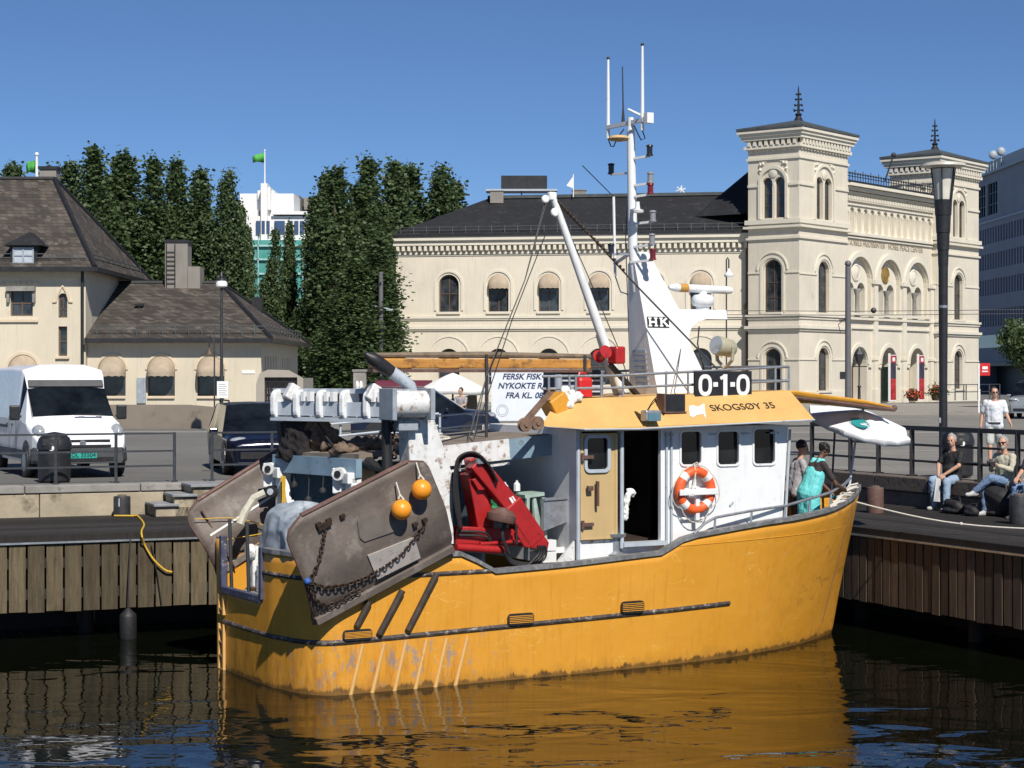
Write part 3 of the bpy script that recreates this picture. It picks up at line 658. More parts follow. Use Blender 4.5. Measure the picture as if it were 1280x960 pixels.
# --- towers
def tower(P, depth, width):
    """P near corner, depth along FL (left face), width along FD (right face)"""
    ML, MR = face(P + FL * depth, -FL), face(P, FD)
    top, upz = 19.7, 14.2
    hl = [arch(depth * .5 - .46, 14.75, .74, 17.1), arch(depth * .5 + .46, 14.75, .74, 17.1), arch(depth * .48, 8.45, 1.35, 11.3), arch(depth * .48, 3.2, 1.25, 5.4)]
    hr = [arch(width * .5 - .62, 14.75, .98, 17.1), arch(width * .5 + .62, 14.75, .98, 17.1), arch(width * .5, 8.45, 1.5, 11.2), arch(width * .5, 3.2, 1.45, 5.4)]
    m = MB(); m.wall(rect(0, PZ - .3, depth, top), hl, ML, .34); m.wall(rect(0, PZ - .3, width, top), hr, MR, .42)
    c = P + FL * depth + FD * width
    m.add([Vector((v.x, v.y, z)) for v in (P + FD * width, c, P + FL * depth) for z in (PZ, top)], [(0, 2, 3, 1), (2, 4, 5, 3)])
    o = m.build('tower_wall', mwall, mus, True)
    # wrap-round mouldings
    m = MB()
    def ring(z, h, d, lst=m):
        o_ = d; q = [P - FL * o_ - FD * o_, P + FD * (width + o_) - FL * o_, P + FD * (width + o_) + FL * (depth + o_), P + FL * (depth + o_) - FD * o_]
        vs = [Vector((v.x, v.y, zz)) for zz in (z - h / 2, z + h / 2) for v in q]
        lst.add(vs, [(3, 2, 1, 0), (4, 5, 6, 7), (0, 1, 5, 4), (1, 2, 6, 5), (2, 3, 7, 6), (3, 0, 4, 7)])
    for z, h, d in ((14.5, .3, .18), (14.15, .16, .26), (13.4, .14, .12), (8.25, .16, .16), (8.05, .1, .08), (7.45, .2, .2), (7.25, .1, .1), (PZ + .45, .9, .1), (18.72, .16, .1), (19.5, .22, .22)): ring(z, h, d)
    # imposts between the windows, broken at the openings
    for Mx, L, hs, zz in ((ML, depth, hl, 16.95), (MR, width, hr, 16.95)):
        x0 = hs[0][0][0] - .35; x1 = hs[1][1][0] + .35
        for a_, b_ in ((0.0, x0), (x1, L)): m.band([(a_, zz), (b_, zz)], .16, .09, Mx)
    for Mx, L, h_, zz in ((ML, depth, hl[2], 11.1), (MR, width, hr[2], 11.0), (ML, depth, hl[3], 5.3), (MR, width, hr[3], 5.3)):
        for a_, b_ in ((0, h_[0][0] - .22), (h_[1][0] + .22, L)): m.band([(a_, zz), (b_, zz)], .09, .06, Mx)
    m.build('tower_moulding', mtrim, mus, True)
    m = MB()                                              # stepped cornice
    for z, h, d in ((20.1, .24, .34), (20.32, .2, .45), (20.52, .18, .56)): ring(z, h, d, m)
    m.build('tower_cornice', mtrim, mus, True)
    m = MB()                                              # corbels
    for Mx, L in ((ML, depth), (MR, width)):
        n = int(L / .42)
        for i in range(n):
            u_ = (i + .5) * L / n; m.band([(u_ - .11, 19.8), (u_ + .11, 19.8)], .38, .28, Mx); m.band([(u_ - .05, 19.35), (u_ + .05, 19.35)], .22, .14, Mx)
    m.build('corbel', mtrim, mus, True)
    for Mx, hs, L in ((ML, hl, depth), (MR, hr, width)):
        m = MB(); cx = L * .5; rr = (hs[1][1][0] - hs[0][0][0]) / 2 + .2
        m.band([(cx - rr, 14.7), (cx - rr, 17.1)] + [(cx + rr * math.cos(R(180 - 12 * k)), 17.1 + rr * math.sin(R(180 - 12 * k))) for k in range(1, 15)] + [(cx + rr, 17.1), (cx + rr, 14.7)], .2, .12, Mx)
        m.lathe([(.10, 14.75), (.10, 14.9), (.07, 15.0), (.065, 16.7), (.13, 16.95), (.13, 17.1)], (Mx @ Vector((cx, 0, -.1)))[:2] + (0,), 10)
        mm = Mx @ Matrix.Translation((cx, 17.75, 0)); m.lathe([(.01, 0), (.3, .01), (.32, .05), (.2, .09), (.01, .11)], n=12, M=mm)
        for sx_ in (-1, 1):                                # carved spandrels
            for a_, b_ in ((rr * .95, 18.35), (rr * .75, 18.4), (rr * .97, 18.0)): m.ball(Mx @ Vector((cx + sx_ * a_, b_, .03)), .11, 8, 6)
            m.band([(cx + sx_ * rr * .5, 18.52), (cx + sx_ * rr * 1.0, 18.52), (cx + sx_ * rr * 1.0, 17.75)], .06, .05, Mx)
        m.build('belfry_surround', mtrim, mus, True)
        for h_, z0, zs in ((hs[0], 14.75, 17.1), (hs[1], 14.75, 17.1), (hs[2], 8.45, 11.3 if L == depth else 11.2), (hs[3], 3.2, 5.4)):
            w_ = h_[1][0] - h_[0][0]; win_arch(mus, Mx, (h_[0][0] + h_[1][0]) / 2, z0, w_, zs, .3, .07, mull=w_ > 1.1, bars=(.35, .7))
        for h_, z0, zs in ((hs[2], 8.45, 11.3 if L == depth else 11.2), (hs[3], 3.2, 5.4)):
            w_ = h_[1][0] - h_[0][0]; cx = (h_[0][0] + h_[1][0]) / 2; r_ = w_ / 2 + .2
            m = MB(); m.band([(cx - r_, z0)] + [(cx + r_ * math.cos(R(180 - 15 * k)), zs + r_ * math.sin(R(180 - 15 * k))) for k in range(13)] + [(cx + r_, z0)], .16, .06, Mx)
            m.band([(cx + (r_ + .28) * math.cos(R(180 - 15 * k)), zs + (r_ + .28) * math.sin(R(180 - 15 * k))) for k in range(13)], .1, .08, Mx)
            m.band([(cx - w_ * .6, z0 - .06), (cx + w_ * .6, z0 - .06)], .14, .18, Mx); m.build('window_moulding', mtrim, mus, True)
    o_ = .60; q = [P - FL * o_ - FD * o_, P + FD * (width + o_) - FL * o_, P + FD * (width + o_) + FL * (depth + o_), P + FL * (depth + o_) - FD * o_]
    ctr = P + FD * width / 2 + FL * depth / 2
    m = MB(); lo = [Vector((v.x, v.y, 20.64)) for v in q]; mid = [Vector((v.x, v.y, 20.8)) for v in q]
    hi = [ctr + (v - ctr) * .06 for v in q]; hi = [Vector((v.x, v.y, 21.6)) for v in hi]
    m.loft([lo, mid, hi]); r_ = m.build('tower_roof', M_['lead'], mus, True)
    c = Vector((ctr.x, ctr.y, 0)); m = MB()
    m.lathe([(.6, 21.35), (.32, 21.6), (.16, 21.9), (.26, 22.0), (.09, 22.15), (.05, 23.7), (.01, 24.0)], c, 8)
    for z, l in ((22.3, .40), (22.65, .33), (23.05, .26), (23.4, .18)):
        for k in range(4):
            a_ = k * math.pi / 2 + .6; e = c + Vector((math.cos(a_) * l, math.sin(a_) * l, z)); m.beam(c + Vector((0, 0, z)), e, .05, .05); m.ball(e, .07, 6, 4)
    f = m.build('finial', M_['roofedge'], r_, True)
    return ML, MR
tower(T1, 3.9, 6.75)
tower(T2, 3.9, 7.3)
# --- front between the towers
FP = T1 + FD * 6.75 + FL * .45; FLn = 20.9 - 6.75; Mf = face(FP, FD)
holes = []; bays = [2.55, 7.05, 11.55]
for b_ in bays: holes += [arch(b_, 8.35, 3.5, 10.75, 14), arch(b_, PZ + .05, 2.3, 5.05, 12)]
n = 14; aw = FLn / n
for i in range(n): holes.append(arch((i + .5) * aw, 14.25, .62, 15.65, 8))
m = MB(); m.wall(rect(0, PZ - .3, FLn, 17.6), holes, Mf, .3)
m.build('front_wall', mwall, mus, True)
m = MB()
for z, h, d in ((17.2, .22, .45), (17.45, .2, .7), (16.95, .15, .2), (16.15, .12, .1), (14.1, .2, .22), (13.85, .1, .12), (8.2, .16, .25), (7.55, .12, .12)): m.band([(0, z), (FLn, z)], h, d, Mf)
for i in range(34):
    u_ = (i + .5) * FLn / 34; m.band([(u_ - .1, 16.6), (u_ + .1, 16.6)], .22, .26, Mf); m.band([(u_ - .19, 16.42), (u_ + .03, 16.42)], .1, .2, Mf)
m.build('front_cornice', mtrim, mus, True)
m = MB(); m.add([Mf @ Vector(p) for p in ((0, 14, -.31), (FLn, 14, -.31), (FLn, 16.1, -.31), (0, 16.1, -.31))], [(0, 1, 2, 3)])
for i in range(n + 1): m.lathe([(.16, 14.2), (.12, 14.32), (.1, 14.4), (.09, 15.45), (.17, 15.6), (.17, 15.7)], (Mf @ Vector((min(max(i * aw, .1), FLn - .1), 0, .02)))[:2] + (0,), 8)
m.build('arcade_column', mtrim, mus, True)
m = MB()
for i in range(4):
    u_ = (.3, 4.8, 9.3, FLn - .35)[i]; m.band([(u_, PZ), (u_, 10.7)], .55, .2, Mf); m.band([(u_ - .4, 10.85), (u_ + .4, 10.85)], .3, .3, Mf); m.band([(u_ - .35, 5.4), (u_ + .35, 5.4)], .2, .26, Mf)
    m.band([(u_ - .35, PZ + .5), (u_ + .35, PZ + .5)], 1.0, .28, Mf)
for b_ in bays:
    m.band(arc(b_, 10.75, 1.98, 18), .34, .16, Mf); m.band([(b_ - 1.9, 8.5), (b_ + 1.9, 8.5)], .2, .2, Mf)
    m.band(arc(b_, 5.05, 1.32, 14), .26, .1, Mf)
    for sx_ in (-1, 1): m.band([(b_ + sx_ * 1.32, 4.9), (b_ + sx_ * 1.75, 4.9)], .22, .14, Mf)
m.build('pilaster', mtrim, mus, True)
for bi, b_ in enumerate(bays):                             # recessed panel with twin arched windows
    Mi = Mf @ Matrix.Translation((0, 0, -.29)); m = MB(); hs = [arch(b_ - .82, 8.4, 1.15, 10.2), arch(b_ + .82, 8.4, 1.15, 10.2)]
    m.wall(arch(b_, 8.3, 3.6, 10.75, 14), hs, Mi, .5); m.build('window_panel', mtrim, mus, True)
    for s_ in (-.82, .82): win_arch(mus, Mi, b_ + s_, 8.4, 1.15, 10.2, .45, .06, mull=False, bars=(.5,), frame=M_['awning'], pane=M_['glass2'])
    m = MB(); m.lathe([(.24, 8.35), (.24, 8.55), (.16, 8.7), (.14, 9.9), (.28, 10.2), (.28, 10.32)], (Mi @ Vector((b_, 0, .12)))[:2] + (0,), 10); m.build('window_column', M_['stone2'], mus, True)
    m = MB(); mm = Mi @ Matrix.Translation((b_, 11.45, 0)); m.lathe([(.01, 0), (.62, .01), (.62, .06), (.52, .1), (.50, .06), (.3, .12), (.01, .16)], n=20, M=mm)
    gold = mat('gilded_relief', (.40, .26, .07), .4, .5, var=.4, scale=6) if bi == 1 else mtrim
    m.build('medallion', gold, mus, True)
for bi, b_ in enumerate(bays):                             # ground arches: deep reveal, green door leaves
    m = MB(); m.add([Mf @ Vector((x, z, -1.15)) for x, z in arch(b_, PZ, 2.4, 5.05)], [tuple(range(13))])
    m.add([Mf @ Vector((x, z, w_)) for w_ in (-.3, -1.15) for x, z in arch(b_, PZ + .05, 2.3, 5.05)], [(i, (i + 1) % 13, 13 + (i + 1) % 13, 13 + i) for i in range(13)]); m.build('doorway_lining', mwall, mus, True)
    if bi:
        dg = M_.setdefault('green_door', mat('dark_green_door', (.018, .032, .026), .4, var=.2))
        m = MB(); m.band([(b_ - .1, PZ + .1), (b_ - .1, 4.6)], .95, .06, Mf, base=-1.1)
        m.band([(b_ - .35, 3.3), (b_ - .35, 4.3)], .2, .03, Mf, base=-1.04); m.band([(b_ + .15, 3.3), (b_ + .15, 4.3)], .2, .03, Mf, base=-1.04)
        m.build('door', dg, mus, True)
    else: win_arch(mus, Mf, b_, PZ + .3, 2.2, 5.05, 1.1, .1, bars=(.4, .8))
# one green door leaf standing open at the middle entrance
m = MB(); m.box((0, 0, 0), (.07, 1.15, 2.5), M=face(Mf @ Vector((bays[1] + .75, PZ + 1.35, -.45)), (FD + FL * -.1)) @ Matrix.Rotation(0, 4, 'Z') @ Matrix(((1, 0, 0, 0), (0, 0, 1, 0), (0, 1, 0, 0), (0, 0, 0, 1))))
m.build('door', M_['green_door'], mus, True)
text('NOBELS FREDSSENTER · NOBEL PEACE CENTER', 'inscription', .56, Mf @ Matrix.Translation((6.75, 13.48, .015)), mat('carved_letters', (.30, .25, .17), .9), mus, True, bold=.006, sx=.98, ext=.01)
# front roof with iron cresting
m = MB(); a_, b_ = Mf @ Vector((0, 17.6, .6)), Mf @ Vector((FLn, 17.6, .6)); c_, d_ = Mf @ Vector((FLn, 18.2, -2.2)), Mf @ Vector((0, 18.2, -2.2)); m.add([a_, b_, c_, d_], [(0, 1, 2, 3)])
m.beam(a_, b_, .15, .16); m.build('front_roof', M_['roofedge'], mus, True)
m = MB()
for z in (17.75, 18.05): m.beam(Mf @ Vector((0, z, .3)), Mf @ Vector((FLn, z, .3)), .05, .05)
for i in range(36):
    u_ = .2 + i * (FLn - .4) / 35; p = Mf @ Vector((u_, 17.65, .3)); m.beam(p, p + Vector((0, 0, .85 if i % 3 == 0 else .6)), .05, .05); m.ball(p + Vector((0, 0, .62)), .09, 6, 4)
m.build('cresting', M_['black'], mus, True)
pth = Mf @ Vector((6.5, 18.2, 0)); m = MB(); m.beam(pth, pth + FD * 1.3 + Vector((0, 0, 1.9)), .09, .09); m.ball(pth + FD * 1.35 + Vector((0, 0, 1.95)), .2, 8, 6); m.build('roof_lamp', M_['darkmetal'], mus, True)
# small annex at the left end of the wing
an = thing('annex_block', 'small flat-roofed pale grey block at the left end of the museum wing', 'building', (XP(478, 133), 133, PZ))
gp = mat('grey_plaster', (.36, .36, .31), .85, var=.06)
m = MB(); x0, x1 = XP(453, 133), XP(503, 133); m.box(((x0 + x1) / 2, 136, (PZ + 7.1) / 2), (x1 - x0, 6, 7.1 - PZ)); m.build('wall', gp, an, True)
m = MB(); m.box(((x0 + x1) / 2, 136, 7.18), (x1 - x0 + .3, 6.3, .22)); m.build('roof_slab', M_['lead'], an, True)
m = MB(); m.box(((x0 + x1) / 2 + .2, 132.97, 4.9), (x1 - x0, .07, .1)); m.build('string_course', mtrim, an, True)
# roller banners, planters and railing before the front
for i, u_ in enumerate((5.75, 10.3)):
    p = Mf @ Vector((u_, 0, .9)); p.z = PZ + .14
    lab = ('tall red and black banner stand left of the open green door', 'tall red and black banner stand by the right-hand museum doorway')[i]
    root = thing('banner_stand', lab, 'banner', p, 0, 'banner stands at the museum entrance')
    Mb = face((0, 0, 0), FD)
    m = MB(); m.band([(0, 0), (0, 3.3)], .9, .1, Mb); m.band([(-.5, 0), (-.5, 3.4)], .1, .13, Mb); m.build('frame', M_['textwhite'], root)
    rb = M_.setdefault('redban', mat('red_banner', (.42, .03, .03), .6, var=.5, scale=2, dirt=((.5, .15, .1), .4, 2)))
    m = MB(); m.band([(0.02, .1), (.02, 1.6)], .86, .012, Mb, base=.1); m.band([(.02, 2.75), (.02, 3.25)], .86, .012, Mb, base=.1); m.build('red_print', rb, root)
    m = MB(); m.band([(0.02, 1.6), (.02, 2.75)], .86, .012, Mb, base=.1); m.build('dark_print', M_.setdefault('darkpr', mat('dark_print', (.05, .04, .06), .6, var=.6, scale=3)), root)
    m = MB(); m.band([(.1, 2.85), (.1, 3.12)], .4, .004, Mb, base=.113); m.build('white_mark', M_['textwhite'], root)
def shrub(name, label, p, r, h, cols, n=260, cat='planter'):
    root = thing(name, label, cat, p); rnd = random.Random(hash(label) % 999 if False else len(label))
    m = MB(); m.lathe([(r * .55, 0), (r * .7, h * .3), (r * .65, h * .3), (.01, h * .28)], n=14); m.build('pot', M_['frame'], root)
    for nm, mt_, k in cols:
        m = MB()
        for i in range(int(n * k * 2.5)):
            c = Vector((rnd.gauss(0, .42) * r, rnd.gauss(0, .42) * r, h * .3 + abs(rnd.gauss(.35, .22)) * h)); q = Vector((rnd.uniform(-1, 1), rnd.uniform(-1, 1), rnd.uniform(-1, 1))).normalized()
            a_ = q.orthogonal().normalized() * .05; b_ = q.cross(a_); m.add([c - a_ - b_, c + a_ - b_, c + a_ + b_, c - a_ + b_], [(0, 1, 2, 3)])
        o = m.build(nm, mt_, root)
        if nm == 'blossom': pass
flow = mat('red_flowers', (.55, .09, .05), .7, var=.4, scale=3)
p = Mf @ Vector((7.3, 0, 1.8)); p.z = PZ + .14; shrub('flower_planter', 'planter of red flowers before the museum door', p, .55, .7, (('foliage', M_['leaf'], .6), ('blossom', flow, .6)))
p = Mf @ Vector((11.3, 0, 1.8)); p.z = PZ + .14; shrub('leafy_planter', 'planter of green leaves and a few red flowers right of the museum door', p, .7, 1.0, (('foliage', M_['leaf'], 1.2), ('blossom', flow, .25)))
rp = [Mf @ Vector((u_, 0, 2.2)) for u_ in (11.9, 13.4, 14.9)] + [T2 + FD * u_ - FL * 1.6 for u_ in (1.5, 3.6, 5.7, 7.6)]
railing('thin dark railing on the pavement before the right-hand tower', [Vector((p.x, p.y, PZ + .14)) for p in rp], 1.15, (1.15, .6), .06, .07, 0, M_['rail'])

# ---------------------------------------------------------------- old customs house (left) and its low wing
YB = 88.0; sB = YB / F
cw = M_['cream3']; slr = M_['slate']
A0, A1 = XP(-240, YB), XP(107, YB); dA = 12.6; eA = 9.2
ch = thing('customs_house', 'two-storey cream house with hipped brown slate roof, dormer and chimney, at the left edge', 'building', (A1, YB, PZ))
MA = face((A0, YB, 0), (1, 0)); LA = A1 - A0
def ua(px): return XP(px, YB) - A0
def zb(py): return ZP(py, YB)
h1 = rect(ua(13), zb(395), ua(41), zb(363)); h2 = arch(ua(78.5), zb(397), 11 * sB, zb(372), 8); h3 = rect(ua(73), zb(445), ua(84), zb(408)); h4 = arch(ua(29), zb(500), 37 * sB, zb(462), 10)
m = MB(); m.wall(rect(0, PZ - .3, LA, eA), [h1, h2, h3, h4], MA, .25)
m.add([(A1, YB, PZ), (A1, YB + dA, PZ), (A1, YB + dA, eA), (A1, YB, eA)], [(0, 1, 2, 3)]); m.build('wall', cw, ch, True)
ch_tr = mat('pale_trim', (.60, .50, .36), .85, var=.08)
m = MB(); m.band([(0, zb(401)), (ua(48), zb(401))], .12, .1, MA); m.band([(0, zb(343)), (LA, zb(343))], .3, .12, MA); m.band([(ua(66), zb(377)), (ua(70), zb(377)), (ua(73), zb(366)), (ua(78.5), zb(357)), (ua(84), zb(366)), (ua(87), zb(377)), (ua(91), zb(377))], .1, .07, MA)
m.band(arc(ua(29), zb(462), 20.5 * sB, 14), .12, .07, MA)
for i in range(7): m.band([(ua(2 + i * 7), zb(354)), (ua(5 + i * 7), zb(354))], .12, .1, MA)
m.band([(ua(70), zb(447)), (ua(87), zb(447))], .1, .12, MA); m.build('wall_moulding', ch_tr, ch, True)
m = MB(); m.band([(ua(9), zb(361)), (ua(45), zb(361))], .22, .3, MA); m.band([(ua(11), zb(361)), (ua(11), zb(378))], .12, .18, MA); m.band([(ua(43), zb(361)), (ua(43), zb(378))], .12, .18, MA); m.build('window_hood', M_['stone2'], ch, True)
def win_rect(par, Mx, x0, z0, x1, z1, inset, cols=2, rows=2, fr=.07, pane=None, frame=None):
    f = MB()
    for i in range(cols + 1):
        x = lerp(x0 + fr / 2, x1 - fr / 2, i / cols); f.band([(x, z0), (x, z1)], fr, .05, Mx, base=-inset)
    for i in range(rows + 1):
        z = lerp(z0 + fr / 2, z1 - fr / 2, i / rows); f.band([(x0, z), (x1, z)], fr, .045, Mx, base=-inset)
    o = f.build('window', frame or M_['frame'], par, True)
    p = MB(); p.add([Mx @ Vector((a, b, -inset + .012)) for a, b in rect(x0, z0, x1, z1)], [(0, 1, 2, 3)]); q = p.build('pane', pane or M_['glass2'], o, True)
    return o
win_rect(ch, MA, h1[0][0], h1[0][1], h1[2][0], h1[2][1], .2, 2, 2)
win_arch(ch, MA, ua(78.5), zb(397), 11 * sB, zb(372), .2, .06, bars=(.4,)); win_rect(ch, MA, h3[0][0], h3[0][1], h3[2][0], h3[2][1], .2, 1, 2)
win_arch(ch, MA, ua(29), zb(500), 37 * sB, zb(462), .2, .07, bars=(.6,)); dome_awning(ch, MA, ua(29), zb(462), 37 * sB, .12, .55, M_['awning'])
ov = .55; zr = 13.9; ap = Vector((XP(68, 94.3), 94.3, zr)); al = Vector((A0 - 3, 94.3, zr))
p0, p1, p2, p3 = Vector((A0, YB - ov, eA)), Vector((A1 + ov, YB - ov, eA)), Vector((A1 + ov, YB + dA + ov, eA)), Vector((A0, YB + dA + ov, eA))
m = MB(); m.add([p0, p1, ap, al], [(0, 1, 2, 3)]); m.add([p1, p2, ap], [(0, 1, 2)]); m.add([p2, p3, al, ap], [(0, 1, 2, 3)]); m.build('roof', slr, ch, True)
m = MB(); m.tube([p1, ap], .13, 6); m.tube([ap, al], .13, 6); m.tube([p2, ap], .13, 6); m.build('roof_ridge', M_['roofedge'], ch, True)
m = MB(); m.beam(p0 + Vector((0, 0, -.1)), p1 + Vector((0, 0, -.1)), .2, .2); m.beam(p1 + Vector((0, 0, -.1)), p2 + Vector((0, 0, -.1)), .2, .2)
m.cyl((A1 - .12, YB - .12, PZ), (A1 - .12, YB - .12, eA - .1), .07); m.build('gutter', M_['roofedge'], ch, True)
def snow_rail(par, a, b, up=(0, 0, 1), n=12):
    m = MB(); a, b = Vector(a), Vector(b)
    for z in (.25, .42): m.beam(a + Vector((0, 0, z)), b + Vector((0, 0, z)), .035, .035)
    for i in range(n): p = a.lerp(b, (i + .3) / n); m.beam(p, p + Vector((0, 0, .5)), .045, .045)
    m.build('snow_rail', M_['lead'], par, True)
snow_rail(ch, p0 + Vector((0, .4, .2)), p1 + Vector((-.5, .4, .2)), n=14); snow_rail(ch, p1 + Vector((-.3, .8, .2)), p2 + Vector((-.3, -.6, .2)), n=10)
m = MB(); c0 = Vector((XP(62.5, 95.2), 95.2, 0)); m.box((c0.x, c0.y, 13.7), (.82, .9, 1.5)); ck = m.build('chimney', M_['concrete'], ch, True)
m = MB(); m.box((c0.x, c0.y, 14.5), (.95, 1.05, .14)); m.build('chimney_cap', M_['roofedge'], ch, True)
# dormer
ym = YB - .2; dx0, dx1 = XP(13, ym), XP(46, ym); dz0, dz1 = ZP(332, ym), ZP(307, ym)
m = MB(); m.box(((dx0 + dx1) / 2, ym + 1.2, (dz0 + dz1) / 2), (dx1 - dx0, 2.4, dz1 - dz0)); dm = m.build('dormer', M_['roofedge'], ch, True)
m = MB(); a = Vector(((dx0 + dx1) / 2, ym + 1.0, ZP(288, ym))); b = a + Vector((0, 2.6, 0)); q = [Vector((dx0 - .3, ym - .25, dz1)), Vector((dx1 + .3, ym - .25, dz1)), Vector((dx1 + .3, ym + 2.8, dz1)), Vector((dx0 - .3, ym + 2.8, dz1))]
m.add(q + [a, b], [(0, 1, 4), (1, 2, 5, 4), (3, 0, 4, 5), (3, 2, 1, 0)]); o = m.build('dormer_roof', M_['slate2'], dm, True)
win_rect(ch, face((dx0, ym, 0), (1, 0)), .12, dz0 + .1, dx1 - dx0 - .12, dz1 - .08, -.03, 2, 2, frame=M_['grey'], pane=M_['lgrey'])

B0, B1 = A1, XP(325, YB); dB = 15.2; eB = 5.95
lo = thing('low_wing_building', 'single-storey cream wing with three brown dome awnings and a hipped slate roof', 'building', (B1, YB, PZ))
Y2 = YB + .25; Mb2 = face((B0 + .02, Y2, 0), (1, 0)); LB = B1 - B0
def ub(px): return XP(px, Y2) - B0
aw_px = (139.5, 201, 263); aww = 34 * sB
hs = [arch(ub(p), ZP(495, Y2), aww, ZP(462, Y2)) for p in aw_px]
Mside = face((B1, Y2, 0), (0, 1)); slots = [1.5 + i * 1.0 for i in range(5)] + [8.2 + i * 1.0 for i in range(4)]
m = MB(); m.wall(rect(0, PZ - .3, LB, eB), hs, Mb2, .25); m.wall(rect(0, PZ - .3, dB, eB), [rect(s_, 4.1, s_ + .42, 5.15) for s_ in slots], Mside, .3)
m.build('wall', cw, lo, True)
m = MB(); m.add([Mside @ Vector(p) for p in ((1, 4, -.29), (13, 4, -.29), (13, 5.3, -.29), (1, 5.3, -.29))], [(0, 1, 2, 3)]); m.build('slot_glazing', M_['textwhite'], lo, True)
m = MB(); m.band([(0, eB - .12), (LB, eB - .12)], .22, .1, Mb2); m.band([(ub(117), ZP(462, Y2)), (ub(121), ZP(462, Y2))], .05, .03, Mb2)
for p in aw_px: m.band(arc(ub(p), ZP(462, Y2), aww / 2 + .07, 12), .1, .05, Mb2); m.band([(ub(p) - aww / 2, ZP(497, Y2)), (ub(p) + aww / 2, ZP(497, Y2))], .08, .1, Mb2)
m.build('wall_moulding', ch_tr, lo, True)
for p in aw_px:
    win_arch(lo, Mb2, ub(p), ZP(495, Y2), aww, ZP(462, Y2), .2, .06, mull=False, bars=()); dome_awning(lo, Mb2, ub(p), ZP(462, Y2), aww, .12, .75, M_['awning'])
m = MB(); m.band([(ub(176.5), ZP(504, Y2)), (ub(176.5), ZP(472, Y2))], 11 * sB, .09, Mb2); m.build('notice_board', M_['grey'], lo, True)
m = MB(); m.band([(ub(302), ZP(465, Y2)), (ub(318), ZP(465, Y2))], .14, .03, Mb2); m.build('street_name_plate', M_['textwhite'], lo, True)
zr = 8.85; r1 = Vector((XP(275, 95.5), 95.5, zr)); r0 = Vector((B0 + .02, 95.5, zr))
p0, p1, p2, p3 = Vector((B0 + .02, Y2 - ov, eB)), Vector((B1 + ov, Y2 - ov, eB)), Vector((B1 + ov, Y2 + dB + ov, eB)), Vector((B0 + .02, Y2 + dB + ov, eB))
m = MB(); m.add([p0, p1, r1, r0], [(0, 1, 2, 3)]); m.add([p1, p2, r1], [(0, 1, 2)]); m.add([p2, p3, r0, r1], [(0, 1, 2, 3)]); m.build('roof', slr, lo, True)
m = MB(); m.tube([p1, r1], .12, 6); m.tube([r0, r1], .12, 6); m.tube([p2, r1], .12, 6); m.build('roof_ridge', M_['roofedge'], lo, True)
m = MB(); m.beam(p0 + Vector((0, 0, -.1)), p1 + Vector((0, 0, -.1)), .2, .2); m.beam(p1 + Vector((0, 0, -.1)), p2 + Vector((0, 0, -.1)), .2, .2); m.build('gutter', M_['roofedge'], lo, True)
snow_rail(lo, p0 + Vector((.3, .4, .15)), p1 + Vector((-.4, .4, .15)), n=13); snow_rail(lo, p1 + Vector((-.3, .8, .15)), p2 + Vector((-.3, -.6, .15)), n=12)
yc = 95.3; m = MB(); x0, x1, x2 = XP(209, yc), XP(237, yc), XP(252, yc); z0 = 8.3
m.box(((x0 + x1) / 2, yc, (z0 + ZP(304, yc)) / 2), (x1 - x0, 1.2, ZP(304, yc) - z0)); m.box(((x1 + x2) / 2 + .02, yc + .02, (z0 + ZP(334, yc)) / 2), (x2 - x1, 1.3, ZP(334, yc) - z0)); ck = m.build('chimney', M_['concrete'], lo, True)
m = MB(); m.box(((x0 + x1) / 2, yc, ZP(302.5, yc)), (x1 - x0 + .1, 1.3, .14)); o = m.build('chimney_cap', M_['roofedge'], ck, True)
m = MB()
for x in (x0 + .08, x0 + .5): m.beam((x, yc - .65, z0 + .3), (x, yc - .65, ZP(306, yc)), .04, .04)
for i in range(8): z = z0 + .5 + i * .22; m.beam((x0 + .08, yc - .65, z), (x0 + .5, yc - .65, z), .03, .03)
o = m.build('ladder', M_['black'], ck, True)
m = MB(); pv = Vector((XP(174, 91.8), 91.8, ZP(392, 91.8))); m.cyl(pv, pv + Vector((0, 0, .35)), .12, n=8); m.box(pv + Vector((0, 0, .42)), (.4, .4, .08)); m.build('roof_vent', M_['black'], lo, True)
m = MB(); yv = 98.5; m.box((XP(322, yv), yv, ZP(385, yv)), (.5, .7, 1.1)); m.build('roof_dormer', M_['roofedge'], lo, True)

# ramp wall in front of the low building, gate block beside it
rw = thing('ramp_wall', 'low brown concrete ramp wall between the white van and the dark blue estate car', 'wall', (XP(240, 73), 73, PZ))
m = MB(); prof = [(XP(-240, 73), ZP(506, 73)), (XP(235, 73), ZP(506, 73)), (XP(290, 73), ZP(511, 73)), (XP(345, 73), ZP(518, 73))]
m.prism([(prof[0][0], PZ - .1)] + [(x, z) for x, z in prof] [0:0] + [(prof[-1][0], PZ - .1)] + prof[::-1], -.35, 0, Matrix(((1, 0, 0, 0), (0, 0, -1, 73), (0, 1, 0, 0), (0, 0, 0, 1)))); m.build('wall_body', mat('brown_concrete', (.20, .17, .135), .9, var=.12, scale=.8, dirt=((.13, .11, .09), .3, 1.5), bump=.2), rw, True)
gw = thing('gate_block', 'grey-beige rounded wall block with dark grille behind the dark blue estate car', 'wall', (XP(350, 80), 80, PZ))
gx0, gx1 = XP(320, 80), XP(379, 80); Mg = face((gx0, 80, 0), (1, 0)); gL = gx1 - gx0; gt = ZP(462, 80)
gm = mat('beige_render', (.34, .31, .26), .85, var=.06)
m = MB(); m.wall([(0, PZ - .1), (gL, PZ - .1), (gL, gt - .35), (gL - .6, gt - .02), (.5, gt), (.15, gt - .15), (0, gt - .6)], [rect(.35, 2.9, gL - .25, gt - .32)], Mg, .4)
